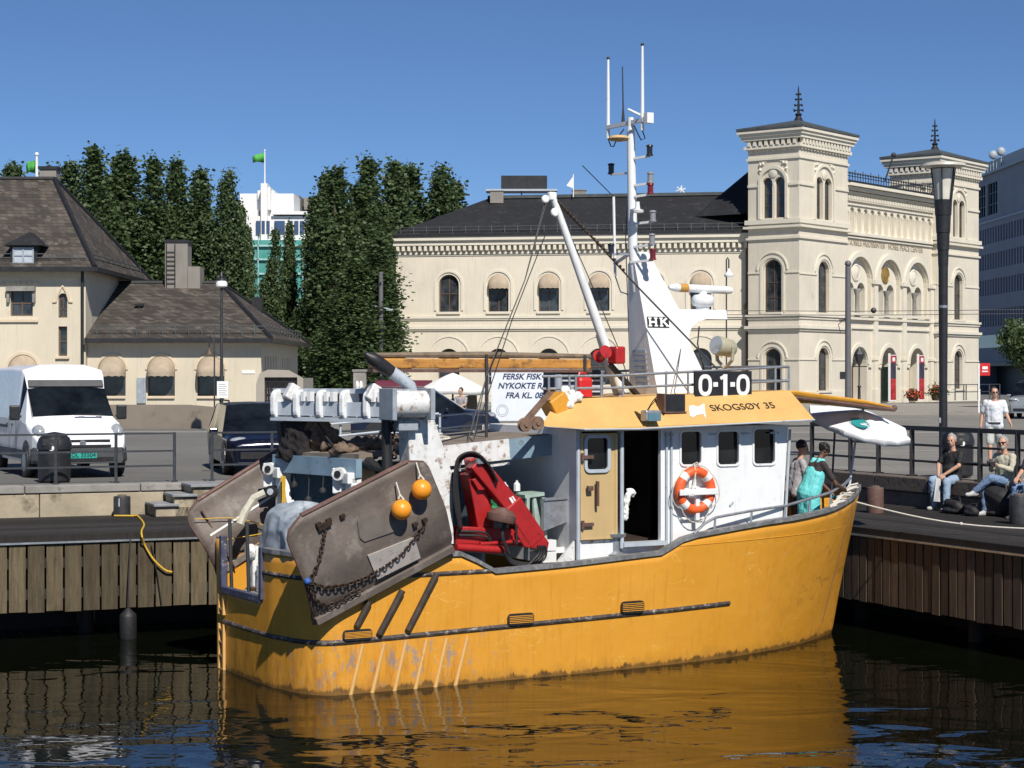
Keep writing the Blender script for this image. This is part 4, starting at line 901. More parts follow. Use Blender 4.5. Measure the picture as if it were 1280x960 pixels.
m.add([Mg @ Vector((gL, a, b)) for a, b in ((PZ - .1, 0), (PZ - .1, -4), (gt - .35, -4), (gt - .35, 0))], [(0, 1, 2, 3)]); m.build('wall_body', gm, gw, True)
m = MB(); m.add([Mg @ Vector(p) for p in ((.3, 2.7, -.39), (gL - .2, 2.7, -.39), (gL - .2, gt - .3, -.39), (.3, gt - .3, -.39))], [(0, 1, 2, 3)]); m.build('dark_back', gm, gw, True)
m = MB()
for i in range(12): u_ = .42 + i * (gL - .75) / 11; m.band([(u_, 2.9), (u_, gt - .32)], .04, .04, Mg, base=-.2)
for z in (gt - .5, gt - .85, 3.2): m.band([(.35, z), (gL - .25, z)], .05, .05, Mg, base=-.2)
m.build('grille', M_['black'], gw, True)
pl = thing('gate_pillar', 'square grey-brown pillar left of the museum annex', 'pillar', (XP(450, 100), 100, PZ))
m = MB(); m.box((XP(450, 100), 100, 3.3), (.65, .65, 2.3)); m.box((XP(450, 100), 100, 4.5), (.75, .75, .12)); m.build('shaft', M_['stone2'], pl, True)

# ---------------------------------------------------------------- white hotel wrapped in green netting, far behind the poplars
Yh = 260.0
ho = thing('hotel_building', 'white building with stepped top, wrapped below in green scaffold netting, behind the poplars', 'building', (XP(345, Yh), Yh, PZ))
hw = mat('white_render', (.72, .72, .70), .7, var=.04, scale=.2)
net = NT('green_netting'); netm = net.fin(net.mix(net.ramp(net.noise(.35, 6, .7), .3, .7), (.03, .20, .17), (.10, .33, .30)), .8)
def hbox(px0, py0, px1, py1, Y0, d, m_=None): 
    a, b = W(px0, py1, Y0), W(px1, py0, Y0); return ((a + b) / 2 + Vector((0, d / 2, 0)), (b.x - a.x, d, b.z - a.z))
m = MB(); m.box(*hbox(296, 300, 400, 475, Yh, 14)); m.build('netted_body', netm, ho, True)
m = MB()
for py in (306, 323, 341, 360, 380, 400): m.box(*hbox(296, py, 400, py + 2.2, Yh - .4, .3))
for px in (322, 345, 362, 378): m.box(*hbox(px, 296, px + 1.2, 470, Yh - .4, .3))
m.build('scaffold', mat('pale_scaffold', (.30, .50, .47), .7), ho, True)
m = MB(); m.box(*hbox(290, 270, 389, 300, Yh + 1, 12)); m.box(*hbox(300, 242, 367, 271, Yh + 3, 8)); m.box(*hbox(322, 238, 343, 271, Yh + 2.4, 5)); m.box(*hbox(326, 229, 334, 300, Yh + .4, 3)); m.box(*hbox(334, 234, 338, 262, Yh + 1, 3)); m.box(*hbox(308, 262, 322, 300, Yh + .6, 3)); m.box(*hbox(340, 264, 391, 268, Yh + .4, 12)); m.build('upper_storey', hw, ho, True)
m = MB(); m.box(*hbox(360, 244, 374, 272, Yh + 12, 8)); m.box(*hbox(380, 247, 396, 262, Yh + 15, 8)); m.build('rear_block', M_['concrete'], ho, True)
bl_ = mat('blue_glazing', (.05, .085, .16), .15)
for a, b in ((320, 325), (327, 331), (333, 337), (343, 356), (361, 366), (368, 373), (375, 380), (382, 387)):
    m = MB(); m.box(*hbox(a, 276, b, 292, Yh + (.3 if a < 340 else .8), .3)); m.build('window', bl_, ho, True)
def flagpole(px, py0, py1, Y0, label, fw, fh, side=-1):
    base = W(px, py0, Y0); root = thing('flagpole', label, 'flag', base); h = W(px, py1, Y0).z - base.z
    m = MB(); m.cyl((0, 0, 0), (0, 0, h), .11, .07, 8); m.ball((0, 0, h), .14, 8, 6); m.build('pole', M_['white'], root)
    f = MB(); n = 10; rings = []
    for i in range(n + 1):
        t = i / n; x = side * (.1 + fw * t); y = .22 * math.sin(t * 7); d = -fh * .35 * t * t
        rings.append([Vector((x, y, h - .35 + d)), Vector((x * .96, y + .05, h - .35 - fh * (.9 - .35 * t) + d))])
    f.loft(rings, caps=False, ring_closed=False, smooth=True); f.build('flag', mat('green_flag', (.07, .33, .06), .8, var=.4, scale=.9), root, solid=.02)
flagpole(331, 230, 188, Yh + 1.5, 'green flag on a white pole on top of the netted white building', 1.6, 1.5)
m = MB(); mp = W(47, 236, 120); fb = thing('roof_turret', 'small white roof turret with pole behind the customs house chimney', 'turret', mp + Vector((0, 0, -1.5)))
m.box((0, .5, .8), (.55, .6, 1.7)); m.box((0, .5, -3), (2, 2, 6)); m.build('turret_body', hw, fb)
flagpole(46, 232, 193, 120.5, 'green flag on a thin pole above the customs house roof, far left', .6, .95)

# ---------------------------------------------------------------- grey office block on the right
oc = mat('grey_facade', (.23, .25, .30), .7, var=.06, scale=.2)
PA = Vector((XP(1218, 215), 215, 0)); PB = Vector((XP(1330, 182), 182, 0)); OU = (PB - PA).normalized(); OL = (PB - PA).length; Mo = face(PA, OU)
of = thing('office_building', 'grey modern office block with rows of narrow dark windows, right edge behind the museum', 'building', (PA.x, PA.y, PZ))
zt = 27.6
rows = [(9.5, 11.3), (12.9, 14.6), (15.7, 17.4), (18.5, 20.2)]; hs = []; cols = int(OL / 1.05)
m = MB()
for z0, z1 in rows:
    for i in range(cols): hs.append(rect(.25 + i * 1.05, z0, .25 + i * 1.05 + .62, z1))
hs += [rect(.6, 21.6, 4.6, 25.0), rect(5.5, 21.6, 9.5, 25.0), rect(.5, 7.2, OL - 1, 8.6)]
m.wall(rect(0, 5.6, OL, 26.0), hs, Mo, .2); m.add([Mo @ Vector(p) for p in ((0, 2, 0), (0, 2, -14), (0, 26, -14), (0, 26, 0))], [(0, 1, 2, 3)]); m.build('facade', oc, of, True)
for z0, z1 in rows:
    m = MB(); m.add([Mo @ Vector(p) for p in ((.1, z0, -.19), (OL, z0, -.19), (OL, z1, -.19), (.1, z1, -.19))], [(0, 1, 2, 3)]); m.build('window_row', M_['glass'], of, True)
m = MB()
for x0 in (.6, 5.5):
    for i in range(1, 4): m.band([(x0 + i, 21.6), (x0 + i, 25)], .08, .1, Mo, base=-.18)
    for z in (22.7, 23.9): m.band([(x0, z), (x0 + 4, z)], .08, .1, Mo, base=-.18)
m.build('mullion', M_['black'], of, True)
m = MB(); m.add([Mo @ Vector(p) for p in ((.1, 21.5, -.19), (OL, 21.5, -.19), (OL, 25.2, -.19), (.1, 25.2, -.19))], [(0, 1, 2, 3)]); m.add([Mo @ Vector(p) for p in ((.1, 7, -.19), (OL, 7, -.19), (OL, 8.8, -.19), (.1, 8.8, -.19))], [(0, 1, 2, 3)]); m.build('large_window', M_['glass'], of, True)
m = MB(); m.band([(-.2, 26.1), (OL, 26.1)], .25, .4, Mo); m.band([(.3, 27.1), (OL, 27.1)], 1.6, .0 + .02, Mo, base=-1.2); m.band([(0, 20.9), (OL, 20.9)], .2, .15, Mo)
m.beam(Mo @ Vector((-.2, 27.2, .1)), Mo @ Vector((OL, 27.2, .1)), .08, .08)
for i in range(9): m.beam(Mo @ Vector((i * 1.2, 26.1, .1)), Mo @ Vector((i * 1.2, 27.2, .1)), .05, .05)
m.build('parapet', M_['grey'], of, True)
m = MB()
for u_ in (4.2, 7.4): p = Mo @ Vector((u_, 28.4, -1)); m.beam(p - Vector((0, 0, 2)), p, .12, .12); m.ball(p, (.5, .3, .5), 10, 6)
m.build('satellite_dish', M_['grey'], of, True)
m = MB(); m.add([Mo @ Vector(p) for p in ((0, 2, -2.5), (OL, 2, -2.5), (OL, 5.6, -2.5), (0, 5.6, -2.5))], [(0, 1, 2, 3)]); m.add([Mo @ Vector(p) for p in ((0, 5.58, 0), (OL, 5.58, 0), (OL, 5.58, -2.5), (0, 5.58, -2.5))], [(0, 1, 2, 3)]); m.band([(0, 5.4), (OL, 5.4)], .4, .3, Mo); m.build('underpass_shade', M_['black'], of, True)  # black colour stands for the shade inside the underpass
# ================================================================ FISHING BOAT
BTH = R(29.5); BU = Vector((math.cos(BTH), math.sin(BTH), 0)); BV = Vector((-BU.y, BU.x, 0))
BO = Vector((-2.71, 25.5, 0)) + BV * 1.7
boat = thing('fishing_boat', 'yellow fishing boat with white wheelhouse, tall white mast and rusty gear on its stern', 'boat', BO, BTH)
BM = Matrix.Translation(BO) @ Matrix.Rotation(BTH, 4, 'Z')
def B(px, py, y):
    """boat coordinates (x forward, y to port, z up) of a photo point known to lie y off the centre line"""
    k = (px - 640) / F; o = BO + BV * y; a = (k * o.y - o.x) / (BU.x - k * BU.y); Y = o.y + a * BU.y
    return Vector((a, y, HC - (py - HOR) * Y / F))
HBD = [(0, 0), (.08, .17), (.25, .36), (.6, .70), (1, .98), (1.6, 1.28), (2.4, 1.52), (3.4, 1.66), (4.5, 1.72), (11, 1.72)]
HBW = [(0, 0), (.08, .07), (.3, .22), (.7, .47), (1.2, .76), (1.8, 1.03), (2.6, 1.30), (3.5, 1.5), (4.6, 1.62), (6, 1.67), (11, 1.68)]
CAP = [(-1, 1.87), (2.36, 1.82), (2.80, 1.55), (4, 1.585), (5.66, 1.68), (6.06, 1.89), (7.4, 2.03), (8.4, 2.09), (9.2, 2.17), (10, 2.33), (10.8, 2.50)]
def capz(x): return table(x, CAP)
SIDE = [0, .008, .03, .07, .15, .25, .4, .6, .8, 1, 1.3, 1.6, 2, 2.4, 2.9, 3.4, 3.9, 4.25, 4.5, 4.65, 4.85, 5.05, 5.4, 5.9, 6.4, 6.9, 7.3, 7.6, 7.9, 8.15, 8.35, 8.5, 8.9, 9.4, 9.9]
CX, CY = .5, .85                               # rounded quarter
def hull_pt(kind, q, z):
    """kind 0: side at q metres from the stem; 1: quarter, q in 0..1; 2: transom, q from starboard to port"""
    top = 2.3; t = max(0, min(1.1, z / top)); stem = 10.17 + .52 * max(t, -.3) + (.0 if z > 0 else z * .5); f = max(0, t) ** 1.15
    full = lambda qq: lerp(table(qq, HBW), table(qq, HBD), f)
    if kind == 0:
        x = stem - q * (stem - CX) / 10.17 * (10.17 / 9.9) if q < 9.9 else CX
        return Vector((x, -full(stem - x), z))
    hb = full(stem - CX)
    if kind == 1:
        a = q * math.pi / 2; return Vector((CX - CX * math.sin(a), -(hb - CY) - CY * math.cos(a), z))
    return Vector((-.06 * math.cos(q / hb * 1.2), q, z))
PER = [(0, q) for q in SIDE] + [(1, i / 8) for i in range(1, 9)] + [(2, q) for q in (-.7, -.5, -.32, -.305, -.295, -.2, .2, .6, .9, 1.2, 1.215)]
CUT0, CUT1, CUTZ = -.30, 1.21, 1.17
def per_top(kind, q):
    if kind == 2 and CUT0 < q < CUT1: return CUTZ
    if kind: return 1.87
    p = hull_pt(0, q, 1.8); return capz(p.x)
def mirror(v): return Vector((v.x, -v.y, v.z))
cols = []
for kind, q in PER: cols.append((kind, q, 1))
# port side mirrored (transom port remainder uses the starboard corner mirrored)
NR = 16; rings = []
def col_pts(kind, q):
    zt = per_top(kind, q); return [hull_pt(kind, q, lerp(-.7, zt, k / NR)) for k in range(NR + 1)]
colsP = [col_pts(k, q) for k, q in PER]
port = [[Vector((v.x, -v.y * 1.09, v.z)) if k == 0 else Vector((.25 - .25 * math.sin(q * 1.57), -hull_pt(0, 9.9, v.z).y * 1.09 - .3 + .3 * math.cos(q * 1.57), v.z)) for v in col_pts(k, q)] for k, q in PER if k != 2][::-1]
full_cols = colsP + port
hb = MB(); n = NR + 1; vs = [v for c in full_cols for v in c]
fs = [(i * n + k, (i + 1) * n + k, (i + 1) * n + k + 1, i * n + k + 1) for i in range(len(full_cols) - 1) for k in range(NR)]
hb.add(vs, fs, True); hull = hb.build('hull', M_['hull'], boat, solid=.05)
# cap rail along the top edge and rubbing strakes
top_line = [c[-1] for c in full_cols]
cap_m = mat('scuffed_cap_rail', (.17, .175, .18), .6, .2, var=.35, scale=6, dirt=((.32, .31, .29), .45, 7), bump=.15)
def strake(name, z_of, r, mt_, i0=0, i1=None, par=boat, flat=1.0, out=.0):
    pts = []
    for kind, q in PER[i0:i1]:
        p0 = hull_pt(kind, q, z_of(hull_pt(kind, q, 1.0).x)); nrm = Vector((0, -1, 0)) if kind == 0 else (Vector((-1, 0, 0)) if kind == 2 else Vector((-math.sin(q * 1.57), -math.cos(q * 1.57), 0)))
        pts.append(p0 + nrm * out)
    m = MB(); m.tube(pts, r, 8); return m.build(name, mt_, par)
m = MB(); nS = len([1 for k, q in PER if k == 0])
cs = [c[-1] for c, (k, q) in zip(colsP, PER)]; i_cut = [i for i, (k, q) in enumerate(PER) if k == 2 and CUT0 < q < CUT1]
for seg in (cs[:i_cut[0]], ):
    m.loft([[p + Vector((0, -.055 if i < nS else 0, -.035)) + (Vector((-.05, 0, 0)) if i >= nS else Vector((0, 0, 0))), p + Vector((0, -.055 if i < nS else 0, .025)) + (Vector((-.05, 0, 0)) if i >= nS else Vector((0, 0, 0))),
             p + Vector((0, .06 if i < nS else 0, .03)) + (Vector((.06, 0, 0)) if i >= nS else Vector((0, 0, 0))), p + Vector((0, .06 if i < nS else 0, -.03)) + (Vector((.06, 0, 0)) if i >= nS else Vector((0, 0, 0)))] for i, p in enumerate(seg)])
pp = [c[-1] for c in port]
m.loft([[p + Vector((0, -.06, -.03)), p + Vector((0, -.06, .03)), p + Vector((0, .055, .025)), p + Vector((0, .055, -.035))] for p in pp])
m.build('cap_rail', cap_m, boat)
rub_m = mat('scuffed_rubbing_strake', (.055, .045, .04), .6, .1, var=.4, scale=9, dirt=((.34, .31, .28), .42, 11))
jstart = next(i for i, (k, q) in enumerate(PER) if k == 0 and hull_pt(0, q, .85).x < 7.4)
strake('rubbing_strake', lambda x: .70 + .02 * max(0, x), .036, rub_m, jstart, None, out=.02)
m = MB(); m.tube([mirror(hull_pt(k, q, .70 + .02 * max(0, hull_pt(k, q, .8).x))) + Vector((0, .02, 0)) for k, q in PER[jstart:] if k != 2] , .045, 8); m.build('rubbing_strake', rub_m, boat)
j2 = next(i for i, (k, q) in enumerate(PER) if k == 0 and hull_pt(0, q, 1.5).x < 2.85)
jc = i_cut[0]
strake('upper_strake', lambda x: 1.555, .035, rub_m, j2, jc, out=.015)
m = MB(); seam = [hull_pt(0, q, 1.62 + .02 * hull_pt(0, q, 1.6).x + .02) + Vector((0, -.026, 0)) for k, q in PER[4:20]]; m.tube(seam, .007, 5); m.build('plate_seam', M_['hull'], boat)
m = MB(); m.tube([hull_pt(0, .62, z) + Vector((.0, -.026, 0)) for z in [2.42 - i * .18 for i in range(13)]], .012, 5); m.build('stem_seam', M_['rust'], boat)
# stern opening frame, ladder, deck
m = MB(); xo = -.08
for a, b in (((CUT0, 1.9), (CUT0, CUTZ)), ((CUT0, CUTZ), (CUT1, CUTZ)), ((CUT1, CUTZ), (CUT1, 1.95))):
    m.beam((xo, a[0], a[1]), (xo, b[0], b[1]), .09, .10)
m.build('stern_opening_frame', mat('dark_blue_trim', (.06, .065, .11), .5, var=.3, scale=8, dirt=((.3, .3, .3), .3, 10)), boat, bevel=.01)
m = MB()
for z0, z1 in ((.72, 1.16),): pass
for y in (1.16, 1.34):
    m.beam((-.09, y, -.15), (-.09, y, .66), .04, .05); m.beam((-.09, y, .80), (-.09, y, 1.10), .04, .05)
for z in (.0, .2, .4, .58, .88, 1.05): m.beam((-.09, 1.16, z), (-.09, 1.34, z), .035, .03)
m.build('stern_ladder', M_['roofyel'], boat)
m = MB()
dk = lambda z, x0, x1: [hull_pt(0, q, z) for k, q in PER if k == 0 and x0 < hull_pt(0, q, z).x < x1]
for z, x0, x1 in ((1.15, .45, 5.6), (1.45, 5.0, 10.5)):
    s_ = [p + Vector((0, .04, 0)) for p in dk(z, x0, x1)]; poly = s_ + [mirror(p) for p in s_[::-1]]
    if x0 < 1: poly = s_ + [Vector((.02, -.8, z)), Vector((.02, .8, z))] + [mirror(p) for p in s_[::-1]]
    b_ = len(poly); m.add([p for p in poly], [tuple(range(b_))])
m.build('deck', mat('worn_deck_paint', (.20, .22, .23), .6, var=.2, scale=2, dirt=((.1, .08, .06), .35, 4)), boat)
m = MB(); m.box((5.3, 0, 1.3), (.06, 3.2, .34)); m.build('deck_step', M_['lgrey'], boat)
# louvred vents in the side
for (a, b, c, d) in ((427, 785, 463, 801), (633, 765, 665, 782), (775, 750, 803, 767)):
    p0, p1 = B(a, d, -1.7), B(c, b, -1.7); root_m = MB(); y = hull_pt(0, 10.17 - (p0.x + p1.x) / 2, (p0.z + p1.z) / 2).y
    y = -lerp(table(10.5 - p0.x, HBW), table(10.5 - p0.x, HBD), (p0.z / 2.3) ** 1.15)
    Mv = Matrix(((1, 0, 0, 0), (0, 0, -1, y - .045), (0, 1, 0, 0), (0, 0, 0, 1)))
    root_m.prism(rrect(p0.x, p0.z, p1.x, p1.z, .05), 0, .03, Mv); v = root_m.build('vent', M_['black'], boat)  # black panel stands for the shade in the recess behind the slats
    s_ = MB()
    for i in range(5): z = lerp(p0.z + .035, p1.z - .035, i / 4); s_.box(((p0.x + p1.x) / 2, y - .079, z), (p1.x - p0.x - .03, .010, .009))
    s_.build('louvre', M_['hull'], v)
# half-round skid ribs low on the quarter, dark wooden skids under the trawl door
for tx, bx_ in ((452, 435), (479, 462), (506, 490), (532, 516), (557, 541), (583, 566)):
    t_, b_ = B(tx, 806, -1.7), B(bx_, 866, -1.7); m = MB()
    m.tube([Vector((lerp(t_.x, b_.x, s_), -.030 - lerp(table(10.2 - t_.x, HBW), table(10.2 - t_.x, HBD), max(0, lerp(.66, -.05, s_) / 2.3) ** 1.15) - .012, lerp(.66, -.12, s_))) for s_ in (0, .33, .66, 1)], .030, 8)
    m.build('skid_rib', M_['roofyel'], boat)  # lighter paint than the hull stands for sunlight catching the ribs
for (a, b, c, d) in ((503, 738, 474, 793), (546, 717, 510, 788), (462, 752, 446, 783)):
    p, q = B(a, b, -1.78), B(c, d, -1.76); m = MB(); m.tube([p, q], [.05, .045], 8); m.build('wooden_skid', mat('tarred_skid', (.045, .032, .025), .8, var=.4, scale=8, bump=.3), boat)
# bow rail
for sg in (1, -1):
    m = MB(); pts = []
    for q in (4.30, 4.1, 3.9, 3.2, 2.5, 1.9, 1.3, .8, .45): 
        p = hull_pt(0, q, 2.1); pts.append(Vector((p.x, p.y + .03, capz(p.x) + (.20 if q < 4.2 else 0.02) + (.03 if q < 2 else 0))))
    pts[1].z -= .06
    post = [pts[i] for i in (2, 3, 4, 5, 6, 7)]
    if sg < 0: pts = [mirror(p) for p in pts]; post = [mirror(p) for p in post]
    m.tube(pts, .022, 8)
    for p in post: m.cyl(p, p - Vector((.02, 0, .24)), .018, n=6)
    m.build('bow_rail', M_['steel'], boat)
# wheelhouse ------------------------------------------------------
WX0, WX1, WY, WZT = 4.36, 8.16, 1.45, 3.52
Mst = Matrix(((1, 0, 0, 0), (0, 0, -1, -WY), (0, 1, 0, 0), (0, 0, 0, 1)))      # starboard face: x forward, y up, outward -y
def bp(px, py, y=-1.45): v = B(px, py, y); return v.x, v.z
wr = []
for a, b in ((850, 877), (896, 924), (941, 969)):
    x0, z0 = bp(a, 582 if a < 900 else 581); x1, z1 = bp(b, 538 if a < 900 else 535); wr.append((x0, z0, x1, z1))
dx0, dx1 = bp(779, 600)[0], bp(826, 600)[0]
wh = MB(); wh.wall([(WX0, 1.5), (8.02, 1.5), (8.17, WZT), (WX0, WZT)], [rrect(*w_, .07) for w_ in wr] + [rect(dx0, 1.83, dx1, 3.47), rect(WX0 + .05, 1.83, dx0 - .06, 3.47)], Mst, .07)
Mpt = Matrix(((-1, 0, 0, 0), (0, 0, 1, WY), (0, 1, 0, 0), (0, 0, 0, 1)))
wh.wall([(-8.17, 1.5), (-WX0, 1.5), (-WX0, WZT), (-8.17, WZT)], [rrect(-w_[2], w_[1], -w_[0], w_[3], .07) for w_ in wr], Mpt, .07)
fr_h = [rrect(-1.3 + i * .66, 2.9, -1.3 + i * .66 + .56, 3.4, .06) for i in range(4)]
Mfr = Matrix(((0, -.0 , 1, 8.10), (1, 0, 0, 0), (0, 1, 0, 0), (0, 0, 0, 1))); wh.wall(rect(-WY, 1.5, WY, WZT), fr_h, Mfr, .05)
wh.box((WX0 + .03, .0, 2.5), (.05, 2.84, 2.04)); wh.build('wheelhouse_wall', M_['white'], boat)
m = MB(); m.box((6.2, .2, 1.81), (3.6, 2.4, .04)); m.box((6.1, .35, 2.65), (.05, 2.1, 1.66)); m.box((5.05, .3, 2.65), (.04, 2.2, 1.66)); m.box((6.2, WY - .1, 2.5), (3.6, .05, 1.9)); m.build('cabin_interior', mat('cabin_shade_panel', (.035, .022, .015), .7, var=.3), boat)  # blackish brown stands for the shade inside the cabin
for i, w_ in enumerate(wr):
    f = MB(); f.band(rrect(*w_, .07), .032, .02, Mst, closed=True); fo = f.build('window', M_['white'], boat)
    p = MB(); pts = rrect(*w_, .07); p.add([Mst @ Vector((a, b, -.05)) for a, b in pts], [tuple(range(len(pts)))]); p.build('pane', M_['glass'], fo)
    f = MB(); q = rrect(-w_[2], w_[1], -w_[0], w_[3], .07); f.band(q, .045, .025, Mpt, closed=True); fo = f.build('window', M_['lgrey'], boat); p = MB(); p.add([Mpt @ Vector((a, b, -.05)) for a, b in q], [tuple(range(len(q)))]); p.build('pane', M_['glass'], fo)
for q in fr_h:
    f = MB(); f.band(q, .04, .02, Mfr, closed=True); fo = f.build('window', M_['lgrey'], boat); p = MB(); p.add([Mfr @ Vector((a, b, -.04)) for a, b in q], [tuple(range(len(q)))]); p.build('pane', M_['glass'], fo)
# door jamb pipes, sill, corner trim
m = MB()
for px in (838, 832): x = bp(px, 600)[0]; m.cyl((x, -WY - .03, 1.75), (x, -WY - .03, 3.45), .018, n=8)
m.cyl((8.09, -WY - .02, 1.9), (8.19, -WY - .02, 3.45), .022, n=8)
xh = bp(775, 600)[0]; m.cyl((xh, -WY - .05, 1.75), (xh, -WY - .05, 3.47), .03, n=8); m.cyl((4.34, -WY - .03, 1.6), (4.34, -WY - .03, 3.5), .03, n=8); m.build('jamb_pipe', M_['lgrey'], boat)
m = MB(); m.box(((dx0 + dx1) / 2, -WY - .04, 1.80), (dx1 - dx0 + .1, .14, .06)); m.build('door_sill', M_['lgrey'], boat)
# tan door, standing in the after half of the opening
tx0, tz0 = bp(724, 676); tx1, tz1 = bp(770, 541); dr = MB(); Md = Mst @ Matrix.Translation((0, 0, .03))
wx0, wz0 = bp(730, 589); wx1, wz1 = bp(759, 545); wq = rrect(wx0, wz0, wx1, wz1, .07)
dr.wall(rect(tx0, tz0, tx1, tz1), [wq], Md, .05); dr.wall([(tx0, tz0), (tx0, tz1), (tx1, tz1), (tx1, tz0)][::1], [], Md @ Matrix.Translation((0, 0, -.055)) , 0)
dr.band(rect(tx0 + .02, tz0 + .02, tx1 - .02, tz1 - .02), .045, .012, Md, closed=True)
door = dr.build('door', M_['wood_tan'], boat); tag_l = 'tan painted door with a rounded window'; door['label'] = tag_l
f = MB(); f.band(wq, .05, .03, Md, closed=True); f.build('door_window_frame', M_['lgrey'], door); p = MB(); p.add([Md @ Vector((a, b, -.03)) for a, b in wq], [tuple(range(len(wq)))]); p.build('pane', M_['glass'], door)
m = MB(); hx, hz = bp(735, 610); m.box((hx + .1, -WY - .1, hz - .08), (.035, .05, .36)); m.box((hx - .02, -WY - .09, hz), (.09, .05, .07)); m.build('handle', M_['rust'], door)
for hz in (2.12, 3.1): m = MB(); m.box((tx0 + .1, -WY - .07, hz), (.2, .03, .05)); m.cyl((tx0 + .02, -WY - .07, hz - .06), (tx0 + .02, -WY - .07, hz + .06), .025, n=8); m.build('hinge', M_['rust'], door)
# roof: raked yellow coaming all round
Rb = [(8.42, -1.78, 3.61), (5.17, -1.78, 3.515), (4.26, -1.78, 3.52), (3.72, -1.48, 3.56)]; Rt = [(8.30, -1.32, 4.05), (5.50, -1.32, 3.968), (4.62, -1.32, 3.955), (4.18, -1.15, 3.93)]
Rb = [Vector(v) for v in Rb]; Rt = [Vector(v) for v in Rt]; lo_ = Rb + [Vector(v) for v in ((5.72, 1.5, 3.56), (5.85, 1.78, 3.54), (6.4, 1.78, 3.54), (8.42, 1.78, 3.61))]; hi_ = Rt + [Vector(v) for v in ((5.85, 1.12, 3.97), (5.95, 1.32, 3.97), (6.4, 1.32, 3.98), (8.30, 1.32, 4.05))]
m = MB(); m.loft([lo_, hi_], caps=True); m.build('wheelhouse_roof', M_['roofyel'], boat)
m = MB(); m.tube([v + Vector((0, 0, -.01)) for v in lo_], .014, 6, closed=True); m.build('roof_lip', M_['lgrey'], boat)
# roof rails
m = MB(); ry = -1.22
for z0, z1 in ((4.27, 4.42), (4.09, 4.20)):
    m.tube([(3.95, ry + .1, z0), (5.1, ry, z0 + .01), (8.36, ry, z1)], .02, 8); m.tube([(6.0, -ry, z0 + .05), (8.36, -ry, z1)], .02, 8); m.tube([(8.36, ry, z1), (8.36, -ry, z1)], .02, 8)
for x in (4.0, 4.35, 4.46, 4.9, 5.28, 6.05, 6.45, 7.6, 8.1, 8.36):
    m.cyl((x, ry, 3.85), (x, ry, table(x, [(4, 4.28), (8.36, 4.42)])), .018, n=6)
    if x > 6: m.cyl((x, -ry, 3.85), (x, -ry, table(x, [(4, 4.28), (8.36, 4.42)])), .018, n=6)
m.build('roof_rail', M_['steel'], boat)
# black number board
sx0, sz0 = bp(868, 499, -1.34); sx1, sz1 = bp(939, 464, -1.34)
Ms = Matrix(((1, 0, 0, 0), (0, 0, -1, -1.335), (0, 1, 0, 0), (0, 0, 0, 1))); m = MB(); m.prism(rect(sx0, sz0, sx1, sz1), -.02, .02, Ms); sb = m.build('number_board', M_['black'], boat)
def ring_digit(mb_, cx, cz, w, h, s_, Mx, d):
    q = [(cx + (w - s_) / 2 * math.copysign(abs(math.cos(R(a))) ** .8, math.cos(R(a))), cz + (h - s_) / 2 * math.copysign(abs(math.sin(R(a))) ** .75, math.sin(R(a)))) for a in range(0, 360, 15)]
    mb_.band(q, s_, d, Mx, closed=True, base=.022)
m = MB(); bw = sx1 - sx0; cz = (sz0 + sz1) / 2; hh = (sz1 - sz0) * .78
ring_digit(m, sx0 + bw * .175, cz, bw * .235, hh, .062, Ms, .006); ring_digit(m, sx0 + bw * .84, cz, bw * .235, hh, .062, Ms, .006)
for fx in (.355, .655): m.band([(sx0 + bw * (fx - .04), cz + .01), (sx0 + bw * (fx + .04), cz + .01)], .07, .006, Ms, base=.022)
ox = sx0 + bw * .525; m.band([(ox, cz - hh / 2), (ox, cz + hh / 2)], .075, .006, Ms, base=.022); m.band([(ox - .09, cz + hh * .30), (ox - .02, cz + hh * .40)], .05, .005, Ms, base=.022)
m.build('number', M_['textwhite'], sb)
# name on the coaming (inclined face) and white flag mark
nrm = (Rb[1] - Rb[0]).cross(Rt[0] - Rb[0]).normalized(); nrm = nrm if nrm.y < 0 else -nrm
xa = (Rb[0] - Rb[1]).normalized(); ya = nrm.cross(xa).normalized()
def on_roof(px, py):
    o_ = BM.inverted() @ Vector((0, 0, HC)); d_ = (BM.inverted().to_3x3() @ Vector(((px - 640) / F, 1, -(py - HOR) / F))); return o_ + d_ * ((Rb[0] - o_).dot(nrm) / d_.dot(nrm))
def Mroof(p): return Matrix(((xa.x, ya.x, nrm.x, p.x), (xa.y, ya.y, nrm.y, p.y), (xa.z, ya.z, nrm.z, p.z), (0, 0, 0, 1)))
c_ = on_roof(928.5, 509); nm = text('SKOGSØY 35', 'boat_name', .185, Mroof(c_ + nrm * .006), M_['textblack'], boat, bold=.0006, sx=1.12, ext=.003)
Mr = Mroof(c_ + nrm * .004); inv = Mr.inverted(); m = MB()
nv = nm.data; 
fl = [inv @ on_roof(*p) for p in ((861, 508), (866, 507), (872, 509), (880, 505), (881, 514), (882, 524), (879, 518), (871, 519), (866, 522), (862, 520))]
m.prism([(p.x, p.y) for p in fl], 0, .006, Mr); m.build('white_flag_mark', M_['textwhite'], boat)
